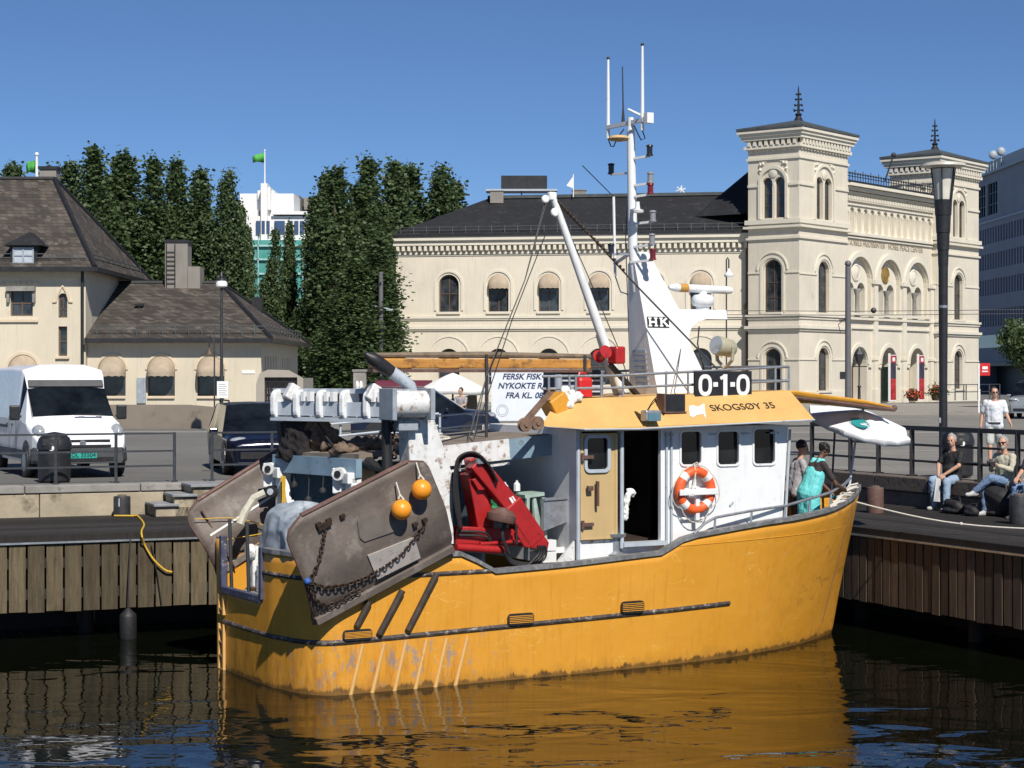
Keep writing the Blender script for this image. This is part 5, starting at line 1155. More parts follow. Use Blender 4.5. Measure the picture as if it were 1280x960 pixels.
# small dark speaker box and floodlight on the coaming
p = on_roof(835, 506); m = MB(); m.box((p.x + .02, p.y - .05, p.z + .03), (.40, .16, .26)); bx_ = m.build('speaker_box', M_['black'], boat); m = MB(); m.box((p.x - .19, p.y - .1, p.z + .03), (.03, .2, .28)); m.box((p.x + .02, p.y - .06, p.z - .11), (.42, .2, .02)); m.build('bracket', M_['rust'], bx_)
p = on_roof(806, 521); m = MB(); m.box((p.x, p.y - .16, p.z + .02), (.27, .16, .16)); fl_ = m.build('floodlight', M_['steel'], boat, bevel=.02); m = MB(); m.box((p.x + .01, p.y - .245, p.z + .0), (.22, .01, .11)); m.build('lens', mat('lamp_lens', (.10, .20, .25), .1), fl_); m = MB(); m.beam((p.x - .12, p.y - .1, p.z), (p.x - .12, p.y + .08, p.z + .06), .03, .05); m.beam((p.x + .12, p.y - .1, p.z), (p.x + .12, p.y + .08, p.z + .06), .03, .05); m.tube([(p.x, p.y - .05, p.z + .08), (p.x + .2, p.y + .1, p.z + .22), (p.x + .4, p.y + .2, p.z + .34)], .008, 5); m.build('bracket', M_['black'], fl_)
# winch head with sheaves and yellow box at the after end of the roof
pc = B(672, 533, -1.3); m = MB()
for px, py in ((656, 531), (671, 529)): m.lathe([(.02, -.04), (.10, -.04), (.10, -.02), (.07, -.01), (.07, .01), (.10, .02), (.10, .04), (.035, .04), (.03, .06), (.01, .06)], n=18, M=Matrix.Translation(B(px, py, -1.46)) @ Matrix.Rotation(R(90), 4, 'X'))
for q_ in (((648, 531), (686, 488), (691, 491), (655, 535)),): q_ = [B(*p, -1.40) for p in q_]; m.prism([(p.x, p.z) for p in q_], -.02, .02, Matrix(((1, 0, 0, 0), (0, 0, -1, -1.40), (0, 1, 0, 0), (0, 0, 0, 1))))
m.build('sheave_block', mat('grimy_sheave', (.20, .125, .085), .6, .2, var=.3, scale=8), boat)
pb = B(694, 505, -1.2); m = MB(); mm = Matrix.Translation(pb) @ Matrix.Rotation(R(-32), 4, 'Y'); m.box((0, 0, 0), (.30, .36, .26), M=mm); m.build('yellow_gear_box', M_['hull'], boat, bevel=.02)
m = MB(); rnd = random.Random(4)
for i in range(9): m.ball(pb + Vector((.22 + rnd.uniform(-.1, .12), -.05 + rnd.uniform(-.1, .1), .05 + rnd.uniform(-.12, .16))), rnd.uniform(.05, .09), 8, 6)
m.solo('rag_bundle', M_['cloth'], 'crumpled white rag on the after corner of the wheelhouse roof', 'rag', remesh=.02, disp=(.07, .05)); bpy.data.objects['rag_bundle'].matrix_basis = BM @ bpy.data.objects['rag_bundle'].matrix_basis
# deck machinery on roof: dark grilles, engine casing behind the rail
m = MB(); a = B(745, 480, .3); m.box((5.35, .35, 4.12), (.75, .5, .5)); ec = m.build('engine_casing', mat('dark_blue_casing', (.02, .03, .06), .5), boat); m = MB()
for i in range(5): m.box((5.35, .08, 3.95 + i * .085), (.7, .03, .025))
m.build('grille', M_['lgrey'], ec)
m = MB(); m.cyl((4.38, -.85, 3.9), (4.38, -.85, 4.3), .06, n=10); m.build('vent_pipe', M_['grey'], boat)
# mast tower ----------------------------------------------------
def half(z): return .42 - (z - 3.9) * .152
prof = [(6.46, 3.9), (7.50, 3.9), (7.38, 4.25), (7.15, 4.75), (7.13, 4.92), (7.2, 5.05), (7.33, 5.14), (7.5, 5.18), (7.9, 5.18), (7.9, 5.33), (6.98, 5.33), (6.5, 6.22), (6.32, 6.22), (6.22, 6.02)]
def tw(p, sg): return Vector((p[0], sg * half(p[1]), p[1]))
m = MB(); nP = len(prof); m.add([tw(p, -1) for p in prof] + [tw(p, 1) for p in prof], [tuple(range(nP)), tuple(range(2 * nP - 1, nP - 1, -1))] + [((i + 1) % nP, i, nP + i, nP + (i + 1) % nP) for i in range(nP)])
twr = m.build('mast_tower', M_['white'], boat)
m = MB(); 
for i in range(7): z = 4.15 + i * .085; m.box((6.455 - .105 * (z - 3.9), .0, z), (.03, .36, .045))
m.build('louvre', M_['grey'], twr)
# HK emblem: black plate with white slab letters on the starboard plate
sl_n = Vector((0, -1, 0)); pk = [B(p[0], p[1], -.3) for p in ((807, 409), (834, 409), (834, 396), (807, 396))]
zc = (pk[0].z + pk[2].z) / 2; xc = (pk[0].x + pk[1].x) / 2 + .07; hw_, hh_ = (pk[1].x - pk[0].x) / 2, (pk[2].z - pk[0].z) / 2
slope = -.152; yaH = Vector((0, -slope, 1)).normalized(); xaH = Vector((1, 0, 0)); nH = xaH.cross(yaH)
Pk = Vector((xc, -half(zc) - .004, zc)); Mk = Matrix(((1, yaH.x, nH.x, Pk.x), (0, yaH.y, nH.y, Pk.y), (0, yaH.z, nH.z, Pk.z), (0, 0, 0, 1)))
m = MB(); m.prism(rect(-hw_, -hh_, hw_, hh_), 0, .008, Mk); kb = m.build('emblem_plate', M_['black'], twr)
m = MB(); H2 = hh_ * .72; g = .009; s_ = .035
for x in (-.155, -.045): m.band([(x, -H2), (x, H2)], s_, .003, Mk, base=g); m.band([(x - .032, H2), (x + .032, H2)], .022, .0036, Mk, base=g); m.band([(x - .032, -H2), (x + .032, -H2)], .022, .0036, Mk, base=g)
m.band([(-.15, 0), (-.05, 0)], .03, .0033, Mk, base=g); x = .055; m.band([(x, -H2), (x, H2)], s_, .003, Mk, base=g); m.band([(x - .032, H2), (x + .032, H2)], .022, .0036, Mk, base=g); m.band([(x - .032, -H2), (x + .032, -H2)], .022, .0036, Mk, base=g)
m.band([(x + .01, 0), (x + .105, H2)], .032, .0033, Mk, base=g); m.band([(x + .03, .02), (x + .115, -H2)], .034, .0042, Mk, base=g); m.band([(x + .075, H2), (x + .14, H2)], .022, .0036, Mk, base=g); m.band([(x + .085, -H2), (x + .145, -H2)], .022, .005, Mk, base=g)
m.build('emblem_letters', M_['textwhite'], kb)
# mast pole and fittings
def mast_p(px, py, y=0): return B(px, py, y)
mx = 6.21
m = MB(); m.tube([(mx + .13, 0, 5.6), (mx + .04, 0, 6.3), (mx, 0, 8.15)], [.085, .075, .062], 14); m.cyl((mx, 0, 8.1), (mx, 0, 8.32), .05, n=10); pole = m.build('mast_pole', M_['white'], boat)
m = MB(); m.beam((mx, .70, 8.24), (mx, -.38, 8.24), .06, .06); m.beam((mx + .05, -.3, 8.3), (mx - .25, -.3, 8.40), .03, .03); m.box((mx + .03, -.46, 8.26), (.12, .1, .16)); m.build('antenna_yard', M_['white'], pole)
for y, z0, z1 in ((.66, 8.06, 9.33), (-.33, 8.08, 9.40)):
    m = MB(); m.tube([(mx, y, z0), (mx, y, z1 - .5), (mx, y, z1)], [.030, .025, .018], 8); a_ = m.build('whip_antenna', M_['white'], pole); m = MB(); m.ball((mx, y, z1 + .01), .028, 8, 6); m.build('antenna_tip', M_['black'], a_)
    m = MB(); m.tube([(mx, y, z0), (mx + .05, y, z0 - .12), (mx + .02, y * .8, z0 - .14), (mx, y * .6, z0 - .03), (mx, y * .3, z0 + .1)], .01, 5); m.build('cable', M_['black'], a_)
m = MB(); m.tube([(mx, .22, 8.25), (mx, .22, 8.5), (mx, .24, 9.15)], [.03, .012, .008], 6); m.build('whip_antenna', M_['black'], pole)
m = MB(); m.lathe([(.02, 0), (.14, .02), (.17, .05), (.14, .09), (.02, .11)], (mx - .16, .1, 7.94), 14); m.build('gps_dome', M_['wood_tan'], pole)
def lamp(name, arm0, arm1, mt_, two=None):
    m = MB(); m.beam(arm0, arm1, .035, .035); a_ = m.build('lamp_arm', M_['white'], pole)
    m = MB(); b_ = Vector(arm1); m.lathe([(.055, .0), (.055, .025), (.045, .03), (.045, .14), (.057, .145), (.05, .17), (.01, .18)], b_, 12); m.build(name, mt_, a_)
dl = mat('dark_lamp', (.02, .02, .022), .2); gl_ = mat('clear_lamp', (.25, .26, .27), .15); rl = mat('red_lamp', (.16, .012, .012), .2)
for px0, py0, px1, py1, y, mt_ in ((790, 198, 812, 195, -.35, dl), (785, 221, 764, 218, .5, dl), (791, 231, 813, 229, -.35, gl_), (791, 247, 813, 243, -.35, rl), (793, 279, 816, 277, -.4, gl_), (795, 305, 815, 306, -.4, gl_), (795, 325, 816, 325, -.4, rl), (783, 318, 764, 318, .5, dl)):
    e = B(px1, py1, y); lamp('navigation_lamp', Vector((mx, 0, e.z - .02)), e, mt_)
m = MB(); e = B(797, 257, -.3); m.lathe([(.02, 0), (.09, .01), (.1, .05), (.04, .07), (.03, .18)], e - Vector((0, 0, .12)), 12); m.beam((mx, 0, e.z - .06), e - Vector((0, 0, .06)), .05, .05); m.build('horn', M_['white'], pole)
m = MB(); a, b = B(767, 246, .5), B(769, 345, .5); m.cyl(b, a, .022, n=8); m.beam((mx, 0, 6.2), B(768, 330, .5), .04, .04); m.tube([b, b + Vector((.1, 0, -.25)), b + Vector((.3, -.2, -.35))], .012, 5); m.build('whip_antenna', M_['white'], pole)
m = MB(); m.tube([B(728, 207, .5), a], .008, 5); m.build('whip_antenna', M_['black'], pole)
# radar on the forward arm
rb = Vector((7.58, 0, 5.33)); m = MB(); m.lathe([(.11, 0), (.11, .05), (.16, .07), (.185, .12), (.185, .19), (.15, .24), (.07, .25), (.06, .30)], rb, 16); rd_ = m.build('radar_pedestal', M_['white'], boat)
a, b = B(836, 359, .0), B(914, 363, .0); m = MB(); dv = (b - a); q0 = Vector((6.97, .05, 5.66)); q1 = Vector((8.2, -.05, 5.66))
m.tube([a, a.lerp(b, .06), a.lerp(b, .1), a.lerp(b, .94), b], [.03, .055, .065, .065, .05], 12); sc_ = m.build('radar_scanner', M_['white'], rd_); m = MB(); m.tube([a.lerp(b, .16), a.lerp(b, .29)], .068, 12); m.build('orange_band', mat('amber_band', (.50, .26, .05), .5), sc_)
# searchlight
ps = B(906, 434, -.6); msl = Matrix.Translation(ps) @ Matrix.Rotation(R(100), 4, 'Y') @ Matrix.Rotation(R(-8), 4, 'X') @ Matrix.Diagonal((.86, .86, .86, 1)); bei = mat('beige_paint', (.38, .355, .25), .5, var=.1, scale=6, dirt=((.2, .15, .1), .2, 8))
m = MB(); m.lathe([(.02, -.22), (.17, -.22), (.18, -.2), (.18, -.06), (.165, -.05), (.165, .14), (.13, .2), (.02, .22)], n=20, M=msl); sl_ = m.build('searchlight', bei, boat)
m = MB(); m.tube([ps + Vector((0, .22, .0)), ps + Vector((0, .2, -.2)), ps + Vector((0, .0, -.34)), ps + Vector((0, -.2, -.2)), ps + Vector((0, -.22, 0))], .03, 6); m.cyl(ps + Vector((0, 0, -.34)), ps + Vector((0, 0, -.62)), .05, n=8); m.build('yoke', bei, sl_)
m = MB(); m.lathe([(.001, .0), (.165, .0), (.165, .012), (.001, .012)], n=20, M=msl @ Matrix.Translation((0, 0, -.235))); m.build('lamp_glass', M_['grey'], sl_)
m = MB()
for dy in (.05, -.05): m.tube([B(880, 462, -.2 + dy), B(872, 430, -.2 + dy), B(874, 408, -.2 + dy)], .012, 5)
m.build('loop_antenna', M_['darkmetal'], boat)
# derrick boom with its red winch and rigging ----------------------
bt, bb = B(690, 243, .15), Vector((6.12, .1, 4.0)); m = MB(); m.tube([bb, bb.lerp(bt, .35), bt], [.075, .075, .052], 12); m.beam(bb + Vector((0, .12, -.1)), bb.lerp(bt, .3) + Vector((-.04, .02, 0)), .09, .06); bm2 = m.build('derrick_boom', M_['white'], boat)
m = MB(); m.box(bt + Vector((.0, 0, -.03)), (.13, .10, .13)); m.lathe([(.03, -.03), (.065, -.03), (.065, .03), (.03, .03)], n=12, M=Matrix.Translation(bt + Vector((-.12, 0, -.08))) @ Matrix.Rotation(R(90), 4, 'X')); m.lathe([(.02, -.03), (.07, -.03), (.07, .03), (.02, .03)], n=12, M=Matrix.Translation(bt + Vector((.02, -.05, -.28))) @ Matrix.Rotation(R(90), 4, 'X')); m.build('boom_head', M_['white'], bm2, bevel=.02)
pw = B(763, 444, -.2); m = MB(); m.box(pw + Vector((.08, -.05, 0)), (.18, .26, .27)); wnc = m.build('boom_winch', M_['red'], boat, bevel=.03); m = MB(); m.lathe([(.03, -.13), (.105, -.13), (.105, -.11), (.07, -.11), (.07, .08), (.105, .08), (.105, .10), (.03, .10)], n=16, M=Matrix.Translation(pw + Vector((-.14, .0, .02))) @ Matrix.Rotation(R(70), 4, 'X')); m.build('winch_drum', M_['red'], wnc)
m = MB(); m.beam(pw + Vector((0, 0, -.15)), Vector((6.3, -.1, 3.95)), .08, .06); m.build('winch_bracket', M_['black'], wnc)
m = MB()
for dy in (-.02, .03):
    m.tube([bt + Vector((-.1, dy, -.1)), B(656, 350, .0 + dy), B(608, 470 + 20 * dy, -.2), B(580 - dy * 200, 588, -.8)], .009, 5)
m.tube([bt + Vector((.0, -.05, -.3)), B(640, 400, -.1), B(598, 530, -.3)], .008, 5)
m.tube([bt, B(735, 345, .1), B(775, 440, 0), Vector((6.2, 0, 4.1))], .008, 5)
m.build('running_rigging', M_['wire'], boat)
m = MB(); e = B(903, 468, -1.1); m.tube([bt, bt.lerp(e, .5) + Vector((0, 0, -.03)), e], .015, 6); m.build('topping_cable', M_['wire'], boat)
m = MB(); m.tube([B(693, 250, .15), bt.lerp(e, .28)], .02, 6)
for i in range(22): p = bt.lerp(e, .02 + i * .019); m.ball(p, .028, 6, 4)
m.build('topping_chain', M_['chain'], boat)
m = MB(); m.tube([Vector((mx, 0, 8.0)), B(782, 300, .3), Vector((6.6, .6, 4.0))], .008, 5); m.tube([Vector((6.95, -.3, 4.7)), B(843, 490, -.7), B(848, 500, -1.0)], .008, 5); m.build('stay_wire', M_['wire'], boat)
# wooden net boom
yb = .1; a, b = B(463, 450, yb), B(736, 450, yb); a.z = b.z = 4.46
m = MB(); m.beam(a, b, .16, .15); sp = m.build('wooden_boom', M_['spar'], boat, bevel=.02)
m = MB(); m.tube([a + Vector((-.05, -.02, .12)), a.lerp(b, .5) + Vector((0, 0, .135)), b + Vector((.02, 0, .12))], [.035, .05, .035], 8); m.build('rolled_canvas', mat('brown_canvas', (.17, .13, .09), .9, var=.3, scale=6, bump=.3), sp); m = MB(); m.beam(a + Vector((0, 0, -.105)), b + Vector((0, 0, -.105)), .19, .05); m.build('lower_channel', M_['rust'], sp)
for px in (604, 727): p = B(px, 450, yb); m = MB(); m.cyl((p.x, yb - .1, 3.2 if px < 650 else 3.9), (p.x, yb - .1, 4.6), .025, n=8); m.build('boom_post', M_['darkmetal'], sp)
# stern shelter --------------------------------------------------
bg_ = M_['bluegrey']
Rf = [(1.22, -.68), (4.42, -.62), (4.42, 1.62), (.86, 1.42)]
def rz_(x): return 2.97 + .075 * (x - 1)
m = MB(); lo_ = [Vector((x, y, rz_(x) + .12)) for x, y in Rf]; m.loft([lo_, [v + Vector((0, 0, .07)) for v in lo_]]); m.build('shelter_roof', mat('worn_deck_sheet', (.20, .165, .13), .8, var=.2, scale=2, dirt=((.1, .08, .06), .4, 3)), boat)
m = MB(); a, b = Vector((1.95, -.74, rz_(1.95) + .0)), Vector((3.62, -.70, rz_(3.62) + .0)); m.beam(a + Vector((0, 0, .04)), b + Vector((0, 0, .04)), .06, .30); m.beam(a + Vector((.3, -.01, -.17)), b + Vector((0, -.01, -.17)), .07, .03); m.build('shelter_fascia', M_['whitew'], boat)
m = MB(); m.beam((3.62, -.70, rz_(3.62) + .03), (4.40, -.66, rz_(4.4) + .03), .06, .30); m.build('shelter_fascia', M_['bluegrey'], boat)
m = MB(); m.beam((1.20, -.72, 2.98), (.84, 1.46, 2.98), .10, .26); m.build('shelter_fascia', bg_, boat)
m = MB(); m.box((1.75, .4, 2.05), (.06, 2.1, 1.8)); m.box((2.6, 1.45, 2.05), (3.4, .06, 1.8)); m.box((3.2, .35, 2.05), (.06, 2.1, 1.8)); m.build('shelter_wall', bg_, boat)
m = MB(); m.box((2.5, -.6, 2.6), (.06, .05, .9)); m.build('shelter_post', M_['whitew'], boat)
# side posts with fairlead rollers
for y, x in ((1.30, .92), (-.58, 1.20)):
    m = MB(); m.box((x - .02, y, 2.35), (.16, .22, 1.0)); m.box((x - .08, y + .02, 2.84), (.16, .26, .16)); m.box((x - .12, y + .16, 2.8), (.3, .03, .36)); m.box((x + .0, y - .18, 2.1), (.12, .12, .7)); m.beam((x - .05, y - .12, 2.75), (x - .03, y - .36, 2.1), .08, .10); po = m.build('shelter_post', M_['white'], boat, bevel=.03)
    for dz, dx_ in ((2.90, -.21), (2.56, -.17)):
        mm = Matrix.Translation((x + dx_, y + .06, dz)) @ Vector((-.75, -.66, 0)).to_track_quat('Z', 'Y').to_matrix().to_4x4(); m = MB(); m.lathe([(.02, -.05), (.092, -.05), (.092, -.03), (.06, -.02), (.06, .03), (.092, .04), (.092, .06), (.02, .06)], n=20, M=mm); ro = m.build('fairlead_roller', M_['whitew'] if dz > 2.7 else M_['black'], po); m = MB(); m.lathe([(.02, .06), (.05, .06), (.05, .075), (.01, .076)], n=12, M=mm); m.build('roller_pin', M_['black'] if dz > 2.7 else M_['lgrey'], ro) if False else m.build('roller_pin', M_['black'] if dz > 2.7 else M_['lgrey'], po)
m = MB(); rnd = random.Random(2)
for i in range(7): p = Vector((.80 + rnd.uniform(-.03, .03), 1.06 + rnd.uniform(-.06, .06), 2.8)); m.tube([p, p + Vector((rnd.uniform(-.02, .02), 0, -.3)), p + Vector((rnd.uniform(-.04, .04), 0, -.55))], .014, 5)
m.build('hanging_twine', M_['yrope'], boat)
m = MB(); m.box((1.62, -.25, 2.70), (.25, .35, .5)); m.build('wooden_locker', M_['wood_tan'], boat)
# net roller gantry: white tapered post and roller beam
ga, gb = B(345, 501, 1.28), B(512, 500, -1.0); ga.z = gb.z = 3.86
m = MB(); base = B(533, 600, -1.0); topc = B(516, 490, -1.0)
lo_ = [base + Vector((x, y, -.9)) for x, y in ((-.36, -.2), (.34, -.2), (.34, .2), (-.36, .2))]; hi_ = [Vector((topc.x + x, topc.y + y, 4.02)) for x, y in ((-.17, -.14), (.15, -.14), (.15, .14), (-.17, .14))]
mid = [base + Vector((x, y, .1)) for x, y in ((-.34, -.18), (.32, -.18), (.32, .18), (-.34, .18))]; m.loft([lo_, mid, hi_]); gp_ = m.build('gantry_post', M_['whitew'], boat, bevel=.02)
m = MB(); pz_ = B(507, 505, -1.2); m.cyl(pz_ + Vector((-.28, -.1, 0)), pz_ + Vector((.28, -.1, .0)), .19, n=18); m.build('roller_motor', M_['whitew'], gp_, bevel=.02); m = MB()
for dx_ in (-.32, .27): m.box(pz_ + Vector((dx_, -.1, 0)), (.07, .44, .44))
m.box(pz_ + Vector((.0, -.0, -.3)), (.3, .2, .14)); m.build('motor_flange', M_['grey'], gp_, bevel=.01)
dv = (gb - ga).normalized(); ml = Matrix(((dv.x, 0, -dv.y, 0), (dv.y, 0, dv.x, 0), (0, 1, 0, 0), (0, 0, 0, 1)))
L_ = (gb - ga).length; m = MB(); m.beam(ga + Vector((0, 0, .20)), gb + Vector((0, 0, .2)), .12, .07); m.beam(ga + Vector((-.06, -.06, -.06)), gb + Vector((-.06, -.06, -.06)), .1, .20); m.beam(ga + Vector((-.06, -.06, -.21)), gb + Vector((-.06, -.06, -.21)), .16, .06); gbm = m.build('roller_beam', M_['lgrey'], boat)
for i in range(6):
    p = ga + dv * (L_ * (.04 + i * .175)); m = MB(); mm = Matrix.Translation(p) @ Matrix(((dv.x, -dv.y, 0, 0), (dv.y, dv.x, 0, 0), (0, 0, 1, 0), (0, 0, 0, 1)))
    q = rrect(-.2, -.22, .17, .22, .12); Mq = mm @ Matrix(((0, 0, 1, 0), (1, 0, 0, 0), (0, 1, 0, 0), (0, 0, 0, 1))); m.prism(q, -.045, .045, Mq); m.build('roller_cheek', M_['white'], gbm, bevel=.02)
    if i in (1, 2, 4, 5):
        m = MB()
        for d_ in (.12, .24): m.box((0, 0, 0), (.06, .1, .14), M=mm @ Matrix.Translation((d_, -.12, .12)))
        m.build('roller_finger', M_['white'], gbm)
for f_ in (.12, .73):
    p = ga + dv * (L_ * f_) + Vector((-.05, -.12, .18)); m = MB(); m.box((0, 0, 0), (.16, .16, .24), M=Matrix.Translation(p) @ Matrix.Rotation(R(30), 4, 'Y')); m.build('tilted_hopper', M_['whitew'], gbm, bevel=.02)
m = MB(); p = ga + dv * (L_ * .62); m.ball(p + Vector((0, 0, .27)), (.03, .04, .08), 8, 6); m.ball(p + Vector((.06, 0, .26)), (.03, .04, .09), 8, 6); m.build('white_glove', M_['cloth'], gbm)
# far leg of the gantry
m = MB(); m.beam(ga + Vector((.12, 0, -.25)), Vector((1.0, 1.3, 2.95)), .12, .2); m.build('gantry_leg', M_['darkmetal'], gbm)
# exhaust pipe
m = MB(); pe = [B(516, 490, -.7), B(513, 481, -.7), B(500, 472, -.7), B(486, 463, -.7), B(472, 453, -.7)]; m.tube([pe[0], pe[1] + Vector((0, 0, -.02)), pe[2], pe[3], pe[4]], [.075, .085, .09, .092, .1], 12); exh = m.build('exhaust_pipe', M_['lgrey'], boat); m = MB(); m.tube([pe[3].lerp(pe[4], -.2), pe[4], B(464, 447.5, -.7), B(457, 442, -.7)], [.095, .105, .095, .03], 12); m.build('sooty_tip', M_['black'], exh)
# port roof rail (pale tube) over the shelter
m = MB()
for z in (.52, .33): m.tube([(1.6, 1.4, rz_(1.6) + z), (3.6, 1.5, rz_(3.6) + z)], .022, 6); m.tube([(2.4, .9, rz_(2.4) + z), (4.2, .9, rz_(4.2) + z)], .014, 6)
for x in (1.9, 2.9, 3.6): m.cyl((x, 1.45, rz_(x)), (x, 1.45, rz_(x) + .52), .018, n=6)
for x in (3.0, 3.9): m.cyl((x, .9, rz_(x)), (x, .9, rz_(x) + .5), .014, n=6)
m.tube([(3.1, 1.2, rz_(3.1) + .12), (3.1, 1.2, rz_(3.1) + .45), (2.95, 1.2, rz_(3.1) + .53), (2.5, 1.2, rz_(2.6) + .53)], .035, 8); m.build('shelter_rail', M_['lgrey'], boat)
# stern posts and white pipe
for y in (1.02, .35): m = MB(); m.cyl((-.02, y, 1.15), (-.04, y + .03, 2.2), .028, n=8); m.build('stern_post', M_['darkmetal'], boat)
m = MB(); m.box((.35, .95, 1.5), (.22, .2, .6)); m.box((.33, .72, 1.35), (.15, .1, .4)); m.lathe([(.05, -.05), (.12, -.05), (.12, .05), (.05, .05)], n=12, M=Matrix.Translation((.22, .9, 1.72)) @ Matrix.Rotation(R(90), 4, 'Y')); m.build('stern_roller_bracket', M_['whitew'], boat, bevel=.02)
m = MB(); m.tube([B(300, 655, 1.3), B(306, 640, 1.3), B(318, 622, 1.25), B(331, 616, 1.2)], .06, 8); m.build('wrapped_pipe', mat('wrapped_pipe', (.52, .50, .40), .7, var=.2, scale=12), boat)
# deck fittings amidships: capstan, plates, boxes, hopper
pc = B(768, 690, -1.38); m = MB(); m.lathe([(.15, 0), (.17, .04), (.1, .08), (.1, .26), (.17, .3), (.18, .34), (.03, .36)], (pc.x, pc.y, 1.62), 16); m.build('capstan', M_['steel'], boat)
m = MB(); m.prism([(4.0, 1.55), (5.0, 1.55), (5.0, 1.9), (4.35, 1.9)], 0, .05, Matrix(((1, 0, 0, 0), (0, 0, -1, -1.36), (0, 1, 0, 0), (0, 0, 0, 1)))); m.build('deck_plate', M_['whitew'], boat)
m = MB()
for i in range(3): a = B(662, 694 - i * 17, -.75); m.box((4.06, -.95, 1.46 + i * .17), (.30, .26, .155))
m.box((4.3, -1.0, 1.72), (.3, .1, .08)); m.build('white_crate_stack', M_['white'], boat)
m = MB(); a, b = B(678, 624, -1.08), B(719, 660, -1.08); mm = Matrix.Translation((a + b) / 2); m.prism([(a.x, b.z - .02), (b.x + .05, b.z + .16), (b.x + .05, a.z), (a.x, a.z)], -.04, .04, Matrix(((1, 0, 0, 0), (0, 0, -1, -1.08), (0, 1, 0, 0), (0, 0, 0, 1)))); m.beam((a.x, -1.13, a.z), (b.x + .05, -1.13, a.z + .02), .03, .04); m.build('fish_hopper', M_['steel'], boat)
m = MB(); a, b = B(648, 618, -.8), B(672, 616, -.8); m.beam((a.x, -.75, 2.52), (b.x, -.75, 2.55), .5, .05); m.beam((b.x + .02, -.98, 1.6), (b.x - .02, -.98, 2.5), .09, .05); m.beam((a.x + .02, -.98, 1.6), (a.x + .05, -.98, 2.5), .05, .05); m.tube([(b.x - .15, -.95, 2.5), (b.x - .13, -.98, 2.2), (b.x - .1, -.95, 1.7)], [.03, .06, .04], 8); m.build('sorting_table', mat('pale_green_paint', (.30, .40, .35), .6, var=.2, scale=5), boat)
m = MB(); 
for i, (x, z) in enumerate(((3.55, 2.6), (3.75, 2.62))): m.lathe([(.05, 0), (.05, .1), (.02, .13), (.02, .16)], (x, -.72, z - .03), 8)
m.build('white_bottle', M_['white'], boat)
m = MB(); m.box((3.5, -.4, 2.85), (.04, .03, .28)); m.build('strip_lamp', M_['white'], boat)
# tent-like yellow canvas stowed on a spar over the bow
m = MB(); a = Vector((8.25, -.75, 4.02)); b = B(1118, 510, -.5); c = Vector((8.35, .55, 4.0)); d = b + Vector((.0, .25, .0)); N = 8; rows_ = []
for i in range(N + 1):
    t = i / N; p, q = a.lerp(b, t), c.lerp(d, t); rows_.append([p.lerp(q, s_ / 6) + Vector((0, 0, (-.10 * math.sin(math.pi * s_ / 6) + .03 * math.sin(t * 9 + s_)) * (1 - t) + (.08 * math.sin(math.pi * t) if s_ in (0, 6) else 0))) for s_ in range(7)])
m.loft(rows_, caps=False, ring_closed=False, smooth=True); cv = m.build('bow_awning', M_['yelcan'], boat, solid=.03)
m = MB(); m.tube([a + Vector((0, .1, -.02)), b + Vector((0, 0, -.03))], .035, 8); m.tube([c, d + Vector((.05, 0, -.03))], .03, 8); m.ball(b, .05, 8, 6); m.build('awning_spar', M_['rust'], cv)
# coaming seat and posts at the bow
m = MB(); m.cyl((9.2, .35, 1.45), (9.45, .45, 3.35), .03, n=8); m.build('bow_post', M_['darkmetal'], boat)
m = MB(); m.beam((8.35, .55, 3.35), (9.35, .35, 2.75), .08, .22); m.beam((8.3, .9, 1.5), (8.3, .9, 3.4), .08, .08); m.build('windscreen_brace', M_['black'], boat)
m = MB(); m.box((8.45, -.9, 1.75), (.4, .3, .55)); m.build('bow_locker', M_['lgrey'], boat)
# small red buoy cans etc are separate things; sundry grey plate on the roof of the shelter
m = MB(); p = B(470, 575, -.2); m.tube([(1.5, .7, 3.16), (1.9, .3, 3.2), (2.6, .0, 3.25), (3.6, -.3, 3.5)], .012, 5); m.build('loose_hose', M_['black'], boat)
# ================================================================ RED DECK CRANE (bolted on: part of the boat)
yc = -1.0
def Bc(px, py, y=yc): return B(px, py, y)
red, blk = M_['red'], M_['rubber']
m = MB(); a, b = Bc(589, 590), Bc(602, 660); m.beam(a, b, .25, .28, (0, 1, 0)); m.beam(Bc(585, 585), Bc(603, 580), .26, .2, (0, 1, 0)); m.build('crane_column', red, boat, bevel=.02)
m = MB(); m.cyl(Bc(605, 612, yc - .05), Bc(612, 662, yc - .05), .075, n=12); m.build('crane_ram', red, boat)
m = MB(); m.beam(Bc(592, 577, yc - .18), Bc(655, 652, yc - .18), .25, .20, (0, 1, 0)); m.beam(Bc(636, 628, yc - .18), Bc(668, 676, yc - .18), .30, .26, (0, 1, 0)); jib = m.build('crane_jib', red, boat, bevel=.02)
m = MB(); pl = [B(*p, yc - .28) for p in ((648, 646), (658, 640), (686, 678), (684, 688), (655, 684), (645, 668))]; m.prism([(p.x, p.z) for p in pl], 0, .26, Matrix(((1, 0, 0, 0), (0, 0, 1, yc - .30), (0, 1, 0, 0), (0, 0, 0, 1)))); m.build('crane_knuckle', red, boat, bevel=.015)
m = MB(); pl = [B(*p, yc - .2) for p in ((590, 600), (596, 596), (613, 612), (598, 613))]; m.prism([(p.x, p.z) for p in pl], 0, .2, Matrix(((1, 0, 0, 0), (0, 0, 1, yc - .21), (0, 1, 0, 0), (0, 0, 0, 1)))); m.build('crane_link_plate', red, boat, bevel=.01)
m = MB(); m.beam(Bc(566, 668, yc - .1), Bc(655, 672, yc - .1), .24, .22, (0, 1, 0)); m.cyl(Bc(570, 684, yc - .25), Bc(632, 688, yc - .25), .06, n=10); m.cyl(Bc(600, 680, yc - .26), Bc(660, 676, yc - .26), .03, n=8); m.build('crane_base_arm', red, boat, bevel=.02)
m = MB()
